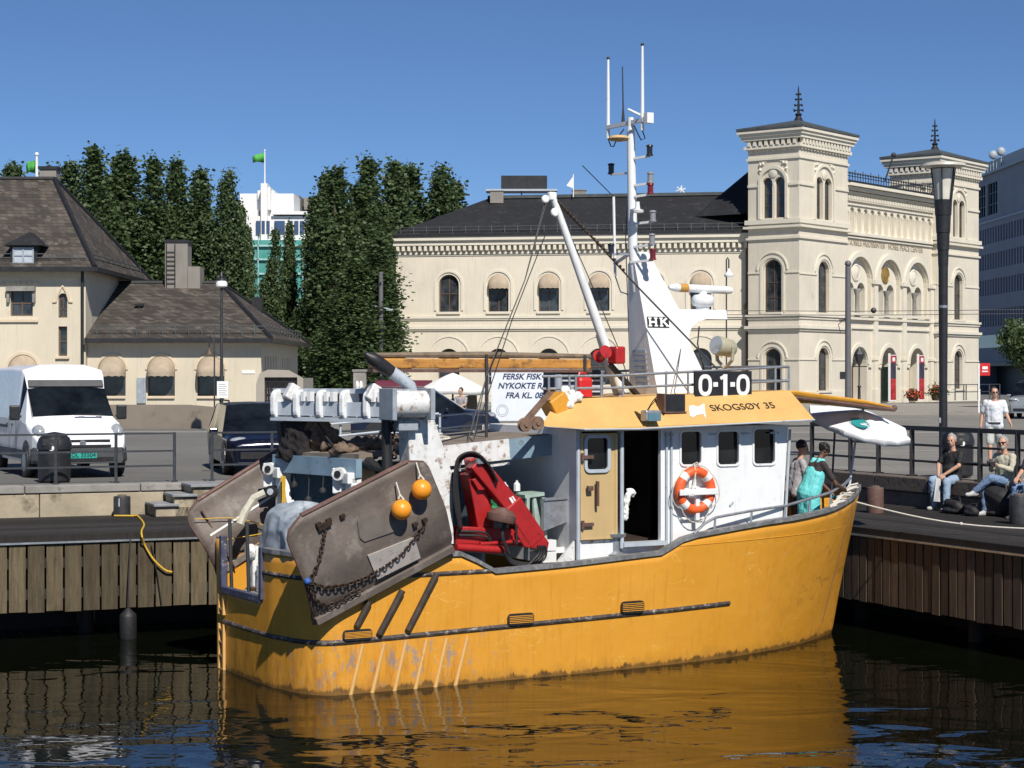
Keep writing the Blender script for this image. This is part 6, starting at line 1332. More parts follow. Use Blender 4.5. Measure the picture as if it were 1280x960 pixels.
for q_ in (((636, 623), (638.5, 621.5), (650, 640), (647.5, 641.5)), ((639.5, 621), (641, 620), (653, 638.5), (651, 639.8))): q_ = [Bc(*p, yc - .285) for p in q_]; m.prism([(p.x, p.z) for p in q_], 0, .02, Matrix(((1, 0, 0, 0), (0, 0, -1, yc - .275), (0, 1, 0, 0), (0, 0, 0, 1))))
m.build('warning_label', M_['textwhite'], jib)
m = MB(); a = Bc(600, 576, yc - .3); m.box(a, (.1, .06, .08)); m.box(Bc(617, 592, yc - .3), (.04, .03, .04)); m.build('hose_clamp', M_['steel'], jib)
m = MB(); rnd = random.Random(9)
for i in range(5):
    o = i * .012; y = yc - .22 - i * .035; k = i * 2.2
    m.tube(curve([Bc(577 - k * .2, 660, y), Bc(567 - k * .5 + 6, 625, y), Bc(566 - k * .3 + 5, 595, y), Bc(572 - k * .3 + 3, 577 - k * .4, y), Bc(586, 568 - k * .5 + 2, y), Bc(600, 571 - k * .4 + 2, y), Bc(611 + k * .2, 584, y), Bc(622, 600 + k * .2, y)]), .019, 7)
for i in range(4):
    y = yc - .34 - i * .03; k = i * 3.0
    m.tube(curve([Bc(630, 690, y), Bc(640, 700 + k * .5, y), Bc(658, 704 + k * .3, y), Bc(678 - k, 701 - k * .4, y), Bc(683 - k, 690, y), Bc(681 - k, 682, y)]), .018, 7)
for i in range(2): m.tube(curve([Bc(572, 664 + i * 5, yc - .24), Bc(600, 665 + i * 5, yc - .26), Bc(611, 670 + i * 4, yc - .26), Bc(612, 680, yc - .26), Bc(600, 686 - i * 2, yc - .26), Bc(575, 684, yc - .24)]), .018, 7)
m.tube(curve([Bc(632, 652, yc - .4), Bc(628, 670, yc - .4), Bc(636, 692, yc - .4)]), .03, 7); m.tube([Bc(645, 655, yc - .4), Bc(646, 680, yc - .4)], .02, 6); m.build('hydraulic_hose', blk, boat)
m = MB(); pr = Bc(627, 645, yc - .36); mm = Matrix.Translation(pr) @ Matrix.Rotation(R(12), 4, 'Y'); m.lathe([(.05, -.09), (.2, -.09), (.215, -.06), (.215, .02), (.19, .03), (.16, .09), (.10, .09), (.08, .12), (.02, .12)], n=18, M=mm); m.build('crane_rotator', M_['rust'], boat)
m = MB(); rnd = random.Random(3); pr = Bc(613, 640, -.5)
for i in range(40):
    p = pr + Vector((rnd.gauss(0, .09), rnd.gauss(0, .08), rnd.gauss(0, .09))); q = p + Vector((rnd.uniform(-.14, .14), rnd.uniform(-.1, .1), rnd.uniform(-.12, .12))); m.tube([p, p.lerp(q, .5) + Vector((0, -.04, .05)), q], .008, 4)
m.ball(pr, (.17, .12, .15), 10, 8)
o = m.solo('green_net', mat('green_netting_twine', (.015, .22, .08), .8, var=.3, scale=20, bump=.6, bscale=60), 'small heap of green netting behind the red crane', 'net'); o.matrix_basis = BM @ o.matrix_basis

# ================================================================ THINGS ON THE BOAT
def place(o): o.matrix_basis = BM @ o.matrix_basis; return o
def bthing(name, label, cat, loc, group=None):
    o = thing(name, label, cat, (0, 0, 0), 0, group); o.matrix_basis = BM @ Matrix.Translation(Vector(loc)); return o
# trawl doors --------------------------------------------------------
def trawl_door(label, Mx, w, h, light=True, flip=False):
    """curved V-door plate: x along, y up, z outboard; origin at the lower edge's middle"""
    root = thing('trawl_door', label, 'trawl door', (0, 0, 0), 0, 'trawl doors hung at the stern'); root.matrix_basis = BM @ Mx
    m = MB(); nx, ny = 18, 14; r = .28; rings = []
    def edge(y):      # rounded corners in the outline
        ins = 0
        if y < r: ins = 0
        if y > h - r: ins = r - math.sqrt(max(0, r * r - (y - h + r) ** 2))
        return ins
    for j in range(ny + 1):
        y = h * (j / ny); ins = edge(y); row = []
        for i in range(nx + 1):
            x = lerp(-w / 2 + ins - (.10 * (1 - y / h) if False else 0), w / 2 - ins, i / nx)
            z = .13 - .34 * abs(y / h - .45) ** 1.15 + (.07 * smoothstep(.8, 1, y / h)) - (.06 if y / h < .12 else 0)
            row.append(Vector((x, y, z)))
        rings.append(row)
    m.loft(rings, caps=False, ring_closed=False, smooth=True); m.build('plate', M_['door_plate'], root, solid=.045)
    m = MB(); m.tube([rings[-1][i] for i in range(nx + 1)], .035, 8); m.tube([Vector((r_[0].x, r_[0].y, r_[0].z)) for r_ in rings], .022, 6); m.tube([Vector((r_[-1].x, r_[-1].y, r_[-1].z)) for r_ in rings], .022, 6); m.build('rim', M_['rust'], root)
    m = MB(); m.box((0, .055, .015), (w, .11, .09)); m.build('keel_shoe', M_['door_plate'], root, bevel=.015)
    return root, rings
# starboard door: corners read off the photo on the plane y = -1.86
TLc, TRc, BLc, BRc = (B(*p, -1.86) for p in ((362, 650), (548, 572), (398, 782), (572, 688)))
xa_ = ((BRc - BLc)).normalized(); mid = (BLc + BRc) / 2; up_ = Vector((-xa_.z, -.16, xa_.x)); up_ = (up_ - xa_ * up_.dot(xa_)).normalized(); out_ = xa_.cross(up_)
wD, hD = 2.24, 1.52; ofs = mid + xa_ * -.02
MxS = Matrix(((xa_.x, up_.x, out_.x, ofs.x), (xa_.y, up_.y, out_.y, ofs.y + .06), (xa_.z, up_.z, out_.z, ofs.z), (0, 0, 0, 1)))
tds, rg = trawl_door('large rusty brown trawl door hanging over the near side of the stern, two orange floats on it', MxS, wD, hD)
def on_td(px, py, lift=0.0):
    """local door point under a photo pixel"""
    Mi = (BM @ MxS).inverted(); o_ = Mi @ Vector((0, 0, HC)); d_ = Mi.to_3x3() @ Vector(((px - 640) / F, 1, -(py - HOR) / F)); z = .06
    for _ in range(4):
        s_ = (z - o_.z) / d_.z; p = o_ + d_ * s_; y = max(0, min(hD, p.y)); z = .13 - .34 * abs(y / hD - .45) ** 1.15 + (.07 * smoothstep(.8, 1, y / hD)) - (.06 if y / hD < .12 else 0) + .025
    return Vector((p.x, p.y, z + lift))
def td_plate(name, pts, mt_, th=.02):
    q = [on_td(*p) for p in pts]; m = MB(); n = len(q); m.add([p for p in q] + [p + Vector((0, 0, th)) for p in q], [tuple(range(n))[::-1], tuple(range(n, 2 * n))] + [(i, (i + 1) % n, n + (i + 1) % n, n + i) for i in range(n)]); return m.build(name, mt_, tds)
td_plate('wear_plate', ((446, 652), (496, 628), (508, 632), (504, 660), (455, 677), (449, 672)), mat('dull_wear_plate', (.13, .11, .095), .6, .1, var=.2, scale=5))
td_plate('anode_plate', ((459, 694), (517, 671), (525, 697), (471, 724)), mat('zinc_plate', (.50, .46, .42), .55, .1, var=.12, scale=6, dirt=((.2, .15, .12), .3, 8)))
td_plate('rib', ((366, 660), (376, 655), (560, 610), (562, 615)), M_['door_plate'], .012) if False else None
m = MB(); 
for px, py in ((397, 655), (410, 650), (427, 645), (518, 655), (530, 650)): p = on_td(px, py, .02); m.box(p, (.07, .05, .05))
p = on_td(404, 656, .03); m.box(p, (.2, .07, .06)); m.build('shackle_lug', M_['chain'], tds)
def chain(pts, r, step, mt_, parent, name='chain'):
    P = [Vector(p) for p in pts]; m = MB(); d = 0; i = 0; k = 0; segs = [(P[j + 1] - P[j]).length for j in range(len(P) - 1)]; tot = sum(segs)
    while d < tot:
        acc = 0
        for j, s_ in enumerate(segs):
            if acc + s_ >= d: break
            acc += s_
        t = (P[j + 1] - P[j]).normalized(); p = P[j] + t * (d - acc); nx = t.orthogonal().normalized(); ny = t.cross(nx); a = nx if k % 2 else ny
        loop = [p + t * math.cos(q) * step * .72 + a * math.sin(q) * r * 2.1 for q in [2 * math.pi * i / 8 for i in range(8)]]
        m.tube(loop, r * .75, 5, closed=True); d += step; k += 1
    return m.build(name, mt_, parent)
L = .03
chain([on_td(405, 660, L), on_td(402, 680, L), on_td(396, 705, L + .01), on_td(388, 722, L)], .013, .055, M_['chain'], tds)
chain([on_td(386, 728, L), on_td(405, 734, L), on_td(430, 731, L), on_td(455, 722, L), on_td(478, 709, L), on_td(500, 693, L), on_td(516, 673, L), on_td(530, 654, L)], .013, .055, M_['chain'], tds)
chain([on_td(385, 732, L), on_td(393, 750, L), on_td(406, 757, L), on_td(422, 752, L), on_td(436, 742, L), on_td(448, 737, L)], .013, .055, M_['chain'], tds)
m = MB(); m.ball(on_td(383, 726, .03), (.05, .05, .05), 8, 6); m.build('blue_lashing', mat('blue_lashing', (.03, .10, .32), .7), tds)
# port door beyond the far quarter: seen from its inner, dark side
yp = 1.98; PT = [B(*p, yp) for p in ((241, 634), (340, 572), (266, 690), (352, 640))]
xa2 = (PT[1] - PT[0]).normalized(); xa2.y = 0; xa2.normalize(); upv = Vector((-xa2.z, .12, xa2.x)).normalized(); out2 = xa2.cross(upv)
c0 = (PT[0] + PT[1]) / 2 - upv * 1.10 + xa2 * .12
MxP = Matrix(((xa2.x, upv.x, out2.x, c0.x), (xa2.y, upv.y, out2.y, c0.y), (xa2.z, upv.z, out2.z, c0.z), (0, 0, 0, 1)))
tdp, rg2 = trawl_door('rusty brown trawl door on the far quarter of the stern, a white stripe along it', MxP, 2.05, 1.15)
m = MB(); m.box((.05, .62, .13), (1.85, .03, .03)); m.box((.35, .35, .13), (.03, .5, .03)); m.build('white_strip', M_['textwhite'], tdp)
m = MB(); m.box((.68, .34, .12), (.62, .54, .02)); m.build('pale_panel', mat('pale_panel', (.50, .48, .43), .7, var=.1), tdp)
m = MB(); m.box((-.78, .5, .09), (.02, 1.0, .05)); m.build('stiffener', M_['rust'], tdp)
m = MB(); m.tube(curve([MxP @ Vector((-.95, .95, .12)), MxP @ Vector((-.4, .62, .2)), MxP @ Vector((-.05, .2, .2)), Vector((-.02, 1.5, 1.85))]), .007, 5)
place(m.solo('yellow_line', M_['yrope'], 'thin yellow line tied from the far trawl door to the stern corner', 'rope'))
# floats
def floatb(px, py, label):
    p = on_td(px, py, .17); w = MxS @ p
    root = bthing('orange_float', label, 'float', w, 'orange floats on the trawl door')
    m = MB(); m.ball((0, 0, 0), .138, 20, 14); m.build('ball', M_['buoy'], root); m = MB(); m.tube([(.03, -.02, .13), (0, .05, .2), (-.03, .02, .14)], .016, 6); m.tube([(0, .03, .17), (-.02, .12, .36)], .012, 5); m.build('lanyard', M_['rope'], root)
floatb(519, 609, 'upper of the two orange ball floats on the trawl door'); floatb(494, 634, 'lower left orange ball float on the trawl door')
# tarpaulin heap on the after deck
m = MB(); rnd = random.Random(11); nu, nv = 72, 30; rings = []
tx, ty = .72, .10
for j in range(nv + 1):
    t = j / nv; row = []
    for i in range(nu):
        a = 2 * math.pi * i / nu; fold = (.06 * math.sin(a * 9 + 2 * math.sin(3 * t)) + .045 * math.sin(a * 15 + 5 * t + 1.3 * math.sin(a * 2))) * t ** 1.2
        sq = 1 / max(abs(math.cos(a)), abs(math.sin(a))) ** .55; rr = (math.sin(t * math.pi / 2) ** .62) * sq + fold; z = 1.2 + 1.20 * (math.cos(t * math.pi / 2) ** .42 if t < 1 else 0) + .07 * math.sin(a * 3 + 1) * (1 - t) + .05 * math.cos(a * 2 + .6)
        q_ = Vector((math.cos(a) * 2.2, math.sin(a) * 2.2, t * 2.0)); cr_ = abs(noise.noise(q_)) * .16 + abs(noise.noise(q_ * 2.3)) * .07; rr -= cr_ * (.35 + t * .5); z -= cr_ * .55 * (1 - t * .6)
        row.append(Vector((tx + .56 * rr * math.cos(a) * (1 - .15 * t), ty + .95 * rr * math.sin(a), z)))
    rings.append(row)
m.loft(rings, caps=True, smooth=True); o = place(m.solo('tarpaulin', M_['tarp'], 'grey tarpaulin draped over a heap on the after deck', 'tarpaulin', sub=1, disp=(.10, .22)))
# net hanging from the gantry and heaped on the shelter roof
m = MB(); rnd = random.Random(5)
for i in range(9):
    a = ga.lerp(gb, .16 + i * .022) + Vector((.02, rnd.uniform(-.08, .08), -.2)); b = Vector((1.05 + i * .06, .95 - i * .06, 3.2)); m.tube([a, a.lerp(b, .5) + Vector((rnd.uniform(-.06, .06), 0, 0)), b, b + Vector((.25 + rnd.uniform(0, .5), -.1, -.05))], [.06, .085, .10, .08], 7)
for i in range(26):
    p = Vector((1.15 + rnd.random() * 1.5, .75 - rnd.random() * .9, 3.2)); m.ball(p + Vector((0, 0, rnd.uniform(0, .1))), (rnd.uniform(.12, .3), rnd.uniform(.1, .2), rnd.uniform(.04, .10)), 8, 6)
netm_ = mat('brown_trawl_net', (.15, .105, .075), .95, var=.45, scale=7, dirt=((.05, .04, .035), .45, 8), bump=.9, bscale=45)
place(m.solo('trawl_net', netm_, 'brown trawl net hanging from the roller beam and heaped on the shelter roof', 'net', remesh=.035, disp=(.22, .12)))
m = MB(); rnd = random.Random(8)
for i in range(7):
    a = ga.lerp(gb, .10 + i * .02) + Vector((-.02, rnd.uniform(-.06, .06), -.2)); b = Vector((.85 + i * .03, 1.15 - i * .05, 3.05)); m.tube([a, a.lerp(b, .5) + Vector((rnd.uniform(-.04, .04), 0, 0)), b], [.07, .1, .13], 7)
place(m.solo('dark_net_bundle', mat('black_net', (.018, .015, .015), .95, var=.4, scale=9, bump=.8, bscale=45), 'black net bundle hanging from the left end of the roller beam', 'net', remesh=.03, disp=(.12, .10)))
m = MB()
for i in range(30):
    p = Vector((2.1 + rnd.random() * .9, .9 - rnd.random() * .5, 3.24 + rnd.random() * .1)); q = p + Vector((rnd.uniform(-.3, .3), rnd.uniform(-.2, .2), rnd.uniform(-.04, .1))); m.tube([p, p.lerp(q, .5) + Vector((0, 0, .06)), q], .022, 5)
place(m.solo('chain_heap', M_['chain'], 'heap of dark chain and shackles on the shelter roof beside the net', 'chain'))
pts = [gb + Vector((-.35, -.1, -.2)), gb + Vector((-.3, -.1, -.7)), Vector((1.5, -.62, 3.0)), Vector((1.52, -.82, 2.6)), Vector((1.55, -.84, 2.2))]
ch_o = chain(pts, .022, .085, M_['chain'], None, 'hanging_chain'); place(tag(ch_o, 'dark chain hanging from the gantry roller motor down past the shelter', 'chain'))
m = MB(); m.tube([gb + Vector((-.42, -.1, -.15)), gb + Vector((-.40, -.12, -.9)), Vector((1.35, -.7, 3.05))], [.07, .09, .11], 7); place(m.solo('black_hose_bundle', M_['rubber'], 'thick black bundle hanging below the roller motor', 'hose', remesh=.02))
# life ring on its white rack
pr = B(869, 613, -1.56); lr = bthing('life_ring', 'orange life ring with four white bands on the wheelhouse wall', 'life ring', pr)
Rm, rm = .285, .075; m = MB(); bands = MB()
for k in range(4):
    a0, a1 = R(45 + 90 * k + 9), R(45 + 90 * (k + 1) - 9)
    m.tube([(Rm * math.cos(a0 + (a1 - a0) * i / 12), 0, Rm * math.sin(a0 + (a1 - a0) * i / 12)) for i in range(13)], rm, 12)
    c = R(45 + 90 * k); bands.tube([(Rm * math.cos(c + R(q)), 0, Rm * math.sin(c + R(q))) for q in (-9.5, -5, 0, 5, 9.5)], rm + .003, 12)
m.build('ring_body', M_['orange'], lr); bands.build('reflective_band', M_['cloth'], lr)
m = MB()
for k in range(4):
    a0 = R(45 + 90 * k); pts = [((Rm + rm + .01 + .06 * math.sin(math.pi * i / 8)) * math.cos(a0 + R(90) * i / 8), -.02, (Rm + rm + .01 + .06 * math.sin(math.pi * i / 8)) * math.sin(a0 + R(90) * i / 8) - .05 * math.sin(math.pi * i / 8)) for i in range(9)]; m.tube(pts, .008, 5)
m.tube([(.04, -.06, .36), (.0, -.05, .42), (-.06, -.04, .40), (-.03, -.06, .30), (-.08, -.09, .1), (-.2, -.09, .0)], .012, 5); m.build('grab_line', M_['rope'], lr)
m = MB(); m.box((pr.x, -1.5, pr.z - .02), (.62, .10, .10)); m.box((pr.x - .03, -1.5, pr.z + .08), (.13, .09, .40)); m.box((pr.x + .02, -1.58, pr.z - .2), (.07, .06, .5)); m.box((pr.x, -1.66, pr.z - .02), (.7, .03, .09)); m.box((pr.x, -1.47, pr.z - .42), (.4, .08, .04)); m.build('life_ring_rack', M_['white'], boat, bevel=.01)
# white bag hanging in the doorway
p = B(786, 622, -1.48); m = MB(); m.ball(p + Vector((.04, 0, .07)), (.075, .05, .075), 10, 8); m.capsule(p + Vector((-.03, 0, .02)), p + Vector((-.06, 0, -.30)), .045, .04); m.capsule(p + Vector((-.03, 0, .12)), p + Vector((.0, 0, .1)), .02, .04)
place(m.solo('white_bag', M_['cloth'], 'white cloth bag hanging inside the wheelhouse doorway', 'bag', remesh=.012, disp=(.06, .06)))
# red fuel can on the wheelhouse roof
p = B(729, 490, -.7); fc = bthing('fuel_can', 'red plastic fuel can standing on the wheelhouse roof behind the rail', 'fuel can', (p.x, p.y, 3.92))
m = MB(); m.box((0, 0, .17), (.25, .18, .34)); m.build('can_body', M_['redcan'], fc, bevel=.05); m = MB(); m.tube([(-.09, 0, .33), (-.07, 0, .40), (.03, 0, .40), (.06, 0, .33)], .017, 6); m.build('handle', M_['redcan'], fc); m = MB(); m.cyl((.09, 0, .33), (.1, 0, .40), .03, n=10); m.build('spout_cap', M_['black'], fc)
# parasol over the bow
pc = B(1076, 531, -.05); ps = bthing('parasol', 'white parasol with a round teal emblem tilted over the bow', 'parasol', Vector((pc.x, pc.y, 1.5)))
q = Vector((pc.x, pc.y, 1.5)); top = Vector((0, 0, pc.z - 1.5 + .12)); foot = B(1056, 628, -.35) - q; foot.z = 0.35
BMi = BM.inverted().to_3x3(); nrm_ = BMi @ Vector((.22, -.25, .93)).normalized(); ax = nrm_.orthogonal().normalized(); ay = nrm_.cross(ax)
rib_n = 8; Rr = .90; rings = []
apx = top + nrm_ * .12
e1 = (BMi @ Vector((1, .0, -.3))).normalized(); ax = (e1 - nrm_ * e1.dot(nrm_)).normalized(); ay = nrm_.cross(ax)
for j in range(8):
    t = j / 7; row = []
    for i in range(48):
        a = 2 * math.pi * i / 48; s_ = abs(math.cos(a * rib_n / 2)); am = a % (math.pi / 4) - math.pi / 8; rr = Rr * t * math.cos(math.pi / 8) / math.cos(math.pi / 8 - abs(am)) * (1 if t < 1 else 1); z = -.20 * t ** 1.3 - .045 * (1 - abs(math.cos(am * 4))) * t
        row.append(apx + ax * rr * math.cos(a) + ay * rr * math.sin(a) + nrm_ * z)
    rings.append(row)
val = [p - (nrm_ * .3 + Vector((0, 0, .7))) * (.07 + .03 * abs(math.sin(i * math.pi / 6))) + (p - apx).normalized() * -.0 for i, p in enumerate(rings[-1])]; rings.append(val)
m = MB(); m.loft(rings, caps=False, smooth=True); m.build('canopy', mat('white_parasol_cloth', (.72, .73, .74), .8, var=.05, scale=3), ps, solid=.006)
m = MB(); m.tube([apx + nrm_ * .08, apx - nrm_ * .4, foot], .02, 8); m.ball(apx + nrm_ * .08, .03, 8, 6); m.build('pole', M_['lgrey'], ps)
m = MB()
for k in range(rib_n): a = 2 * math.pi * k / rib_n; m.tube([apx - nrm_ * .05, apx + (ax * math.cos(a) + ay * math.sin(a)) * Rr * .93 - nrm_ * .27], .008, 5)
m.build('rib', M_['steel'], ps)
def on_par(u, v, lift):    # canopy surface in the ax/ay frame
    r_ = math.hypot(u, v) / Rr; return apx + ax * u + ay * v + nrm_ * (-.20 * r_ ** 1.3 + lift)
teal = mat('teal_print', (.01, .22, .23), .8)
def emblem(cu, cv, r_, name):
    m = MB(); N = 24; ring = [on_par(cu + r_ * math.cos(2 * math.pi * i / N), cv + r_ * math.sin(2 * math.pi * i / N), .016) for i in range(N)]; m.add([on_par(cu, cv, .016)] + ring, [(0, i + 1, (i + 1) % N + 1) for i in range(N)]); m.build(name, teal, ps)
    m = MB()
    for k, (x0, x1, y0, y1) in enumerate(((-.2, .9, -.35, -.15), (.1, .85, -.02, .12))): m.add([on_par(cu + r_ * x, cv + r_ * y, .02) for x, y in ((x0 + .2, y0), (x1, y0), (x1 - .1, y1), (x0 + .3, y1))], [(0, 1, 2, 3)])
    m.build('white_stripe', M_['textwhite'], ps)
    m = MB()
    for k in range(40):
        a = 2 * math.pi * k / 40
        if k % 10 < 8: m.add([on_par(cu + r_ * f_ * math.cos(a + d_), cv + r_ * f_ * math.sin(a + d_), .017) for f_, d_ in ((1.1, 0), (1.1, .09), (1.22, .09), (1.22, 0))], [(0, 1, 2, 3)])
    m.build('ring_lettering', mat('dark_print_teal', (.03, .10, .11), .8), ps)
best = min(((u, v) for u in [x * .04 - .6 for x in range(31)] for v in [x * .04 - .6 for x in range(31)]), key=lambda uv: (lambda w_: (640 + w_.x / w_.y * F - 1076) ** 2 + (HOR + (HC - w_.z) / w_.y * F - 530) ** 2)(BM @ (q + on_par(uv[0], uv[1], 0))))
emblem(best[0], best[1], .15, 'emblem')
# second thin pole and bow clutter
m = MB(); a, b = B(1044, 531, .1), B(1038, 640, .1); m.cyl(b, a, .018, n=6); place(m.solo('boat_hook', M_['darkmetal'], 'dark thin pole standing upright in the bow beside the parasol pole', 'pole'))
rnd = random.Random(6); m = MB(); c = B(1040, 640, -.8); c.z = 2.12
for i in range(16):
    a0 = rnd.uniform(-.5, .3); p = Vector((9.15 + .06 * i, -1.22 + .045 * i + rnd.uniform(-.05, .05), 2.14 + .018 * i + rnd.uniform(-.02, .05))); m.tube([p, p + Vector((.2, .06 + rnd.uniform(-.05, .05), .06)), p + Vector((.42, .16, .05 + rnd.uniform(-.02, .04)))], .016, 6)
place(m.solo('rope_coil', M_['rope'], 'pale rope flaked along the bow rail in front of the woman', 'rope'))
m = MB(); m.ball(B(1046, 622, -.7) + Vector((0, 0, 0)), (.09, .06, .05), 10, 6); place(m.solo('turquoise_cloth', mat('turquoise_cloth', (.05, .38, .42), .8), 'small turquoise cloth under the hand of the woman in the apron', 'cloth'))
# mooring line from the bow to the right
pts = [BM @ Vector((10.1, -.75, 2.22))]; e = G(1290, 661, DZ + .12); s_ = pts[0]
pts = [s_.lerp(e, t) + Vector((0, 0, -.10 * math.sin(math.pi * t))) for t in [i / 10 for i in range(11)]]
m = MB(); m.tube(pts, .013, 6); m.ball(pts[6], .03, 8, 6); m.solo('bow_rope', M_['rope'], 'white mooring rope stretched from the bow to the right edge of the photo', 'rope')

# ================================================================ VEHICLES
def vehicle(name, label, cat, loc, rz, st, paint, glass_cells, wheels, group=None, extra=None):
    """st: stations (x, [(y, z) half ring from sill to roof centre]); x forward"""
    root = thing(name, label, cat, loc, rz, group)
    k = len(st[0][1]); body, gl = MB(), MB(); vs = []
    for x, hr in st: vs.append([Vector((x, y, z)) for y, z in hr] + [Vector((x, -y, z)) for y, z in hr[-2::-1]])
    n = len(vs[0])
    for i in range(len(st) - 1):
        for j in range(n - 1):
            jj = j if j < k - 1 else n - 2 - j
            (gl if (i, jj) in glass_cells else body).add([vs[i][j], vs[i + 1][j], vs[i + 1][j + 1], vs[i][j + 1]], [(0, 1, 2, 3)])
    for r_ in (vs[0], vs[-1]): body.add(r_, [tuple(range(n))])
    bm_ = bmesh.new(); 
    o = body.build('body', paint, root)
    bm_.from_mesh(o.data); bmesh.ops.remove_doubles(bm_, verts=bm_.verts, dist=.001); bmesh.ops.recalc_face_normals(bm_, faces=bm_.faces)
    bm_.to_mesh(o.data); bm_.free(); md = o.modifiers.new('bevel', 'BEVEL'); md.width = .03; md.segments = 2; md.limit_method = 'ANGLE'; md.angle_limit = R(25)
    g = gl.build('window_glass', M_['carglass'], root)
    for x, y, r_, w_ in wheels:
        for sg in (1, -1):
            Mw_ = Matrix.Translation((x, sg * y, r_)) @ Matrix.Rotation(R(-90 * sg), 4, 'X'); m = MB(); m.lathe([(r_ * .55, -w_ / 2), (r_ * .95, -w_ / 2), (r_, -w_ / 3), (r_, w_ / 3), (r_ * .95, w_ / 2), (r_ * .62, w_ / 2 + .005), (r_ * .6, w_ / 2 - .03)], n=24, M=Mw_); t_ = m.build('wheel', M_['rubber'], root)
            m = MB(); m.lathe([(.02, w_ / 2 - .005), (r_ * .2, w_ / 2), (r_ * .56, w_ / 2 - .03), (r_ * .6, w_ / 2 + .004), (r_ * .62, w_ / 2 + .004)], n=20, M=Mw_); m.build('rim', M_['steel'], t_)
            m = MB(); m.lathe([(r_ * 1.13, y - .01 - y), (r_ * 1.13, .012), (.02, .012)], n=24, M=Matrix.Translation((x, sg * (y + w_ / 2 - .045), r_ + .02)) @ Matrix.Rotation(R(-90 * sg), 4, 'X')) if False else None
    return root
M_['carglass'] = glass('car_glass', (.006, .008, .010), .08); M_['carglass'].node_tree.nodes['Principled BSDF'].inputs['Specular IOR Level'].default_value = .3
wp = mat('white_van_paint', (.72, .73, .75), .25, var=.03); bpz = mat('dark_grey_bumper', (.055, .058, .062), .6, var=.15)
# van: length 4.8, width 1.9
def hr(ws, wb, wr_, zs, z1, zb, zr, zc): return [(ws, zs), (wb, z1), (wb, zb), (wr_, zr), (wr_ * .55, zc), (0, zc + .01)]
st = [(0.0, hr(.88, .93, .80, .35, .6, 1.15, 2.12, 2.2)), (.1, hr(.92, .95, .84, .3, .6, 1.15, 2.16, 2.24)), (2.2, hr(.93, .95, .84, .3, .6, 1.15, 2.16, 2.25)), (2.9, hr(.93, .95, .82, .3, .6, 1.15, 2.14, 2.25)), (3.05, hr(.93, .95, .80, .3, .6, 1.15, 2.06, 2.14)), (3.25, hr(.93, .95, .78, .3, .6, 1.14, 1.76, 1.80)),
      (3.95, hr(.93, .94, .82, .3, .6, 1.06, 1.17, 1.22)), (4.05, hr(.93, .94, .80, .3, .6, 1.0, 1.10, 1.14)), (4.45, hr(.91, .92, .76, .3, .6, .88, .93, .96)), (4.68, hr(.84, .86, .68, .3, .58, .74, .77, .79)), (4.76, hr(.78, .80, .62, .32, .56, .60, .62, .63))]
gc = {(5, 3), (5, 4), (3, 2), (4, 2)} 
gc = {(5, 3), (5, 4), (4, 2)}
va = thing
vloc = Vector((XP(102, 37.9), 37.9, PZ)); vrz = R(-90 + 25)
van = vehicle('delivery_van', 'white high-roof delivery van with a green number plate parked on the plaza', 'van', (vloc.x, vloc.y, PZ), vrz, st, wp, gc, [(.85, .82, .32, .2), (3.95, .82, .32, .2)])
van.matrix_basis = Matrix.Translation((vloc.x, vloc.y, PZ)) @ Matrix.Rotation(vrz, 4, 'Z') @ Matrix.Translation((-4.7, 0, 0))
m = MB(); m.loft([[Vector((x, y * 1.02, z)) for y, z in ((-.86, .28), (.86, .28), (.93, .34), (.90, .62), (-.90, .62), (-.93, .34))] if x < 4.6 else [Vector((x, y * .88, z)) for y, z in ((-.86, .30), (.86, .30), (.90, .36), (.86, .60), (-.86, .60), (-.90, .36))] for x in (4.3, 4.55, 4.86)]); m.build('bumper', bpz, van, bevel=.03)
m = MB()
for z in (.64, .74): m.box((4.79 - (z - .64) * .9, 0, z), (.07, 1.12, .045))
m.box((4.84, 0, .38), (.06, 1.2, .08)); m.build('grille', M_['black'], van)
m = MB(); m.lathe([(.045, 0), (.062, 0), (.062, .02), (.045, .02)], n=16, M=Matrix.Translation((4.80, 0, .695)) @ Matrix.Rotation(R(90), 4, 'Y')); m.box((4.815, 0, .695), (.01, .13, .015)); m.build('round_badge', M_['steel'], van)
plm = mat('green_plate', (.02, .36, .30), .5); m = MB(); m.box((4.87, 0, .46), (.02, .52, .115)); pl_ = m.build('number_plate', plm, van); text('DL 35504', 'plate_text', .12, Matrix(((0, 0, 1, 4.884), (1, 0, 0, 0), (0, 1, 0, .462), (0, 0, 0, 1))), mat('plate_letters', (.01, .06, .05), .6), pl_, bold=.003, ext=.001)
hl = mat('headlamp_glass', (.42, .45, .47), .08, .3, var=.3, scale=14)
for sg in (1, -1):
    m = MB(); m.ball((4.34, sg * .775, .89), (.27, .135, .17), 14, 10); m.build('headlight', hl, van)
    m = MB(); m.box((3.5, sg * 1.08, 1.28), (.12, .2, .30)); m.beam((3.55, sg * .95, 1.2), (3.5, sg * 1.02, 1.22), .06, .06); m.build('mirror', M_['black'], van, bevel=.04)
m = MB(); m.box((4.06, .28, 1.245), (.03, .55, .03)); m.build('bonnet_vent', M_['black'], van)
m = MB(); m.add([(3.18, -.76, 1.93), (3.18, .76, 1.93), (3.27, .76, 1.80), (3.27, -.76, 1.80)], [(0, 1, 2, 3)]); m.build('roof_step', bpz, van, solid=.03)
m = MB()
for y, z in ((-.35, 1.42), (.15, 1.42), (.5, 1.40)): m.box((3.98, y, 1.2), (.06, .12, .02))
m.build('dashboard_paper', M_['textwhite'], van)
m = MB()
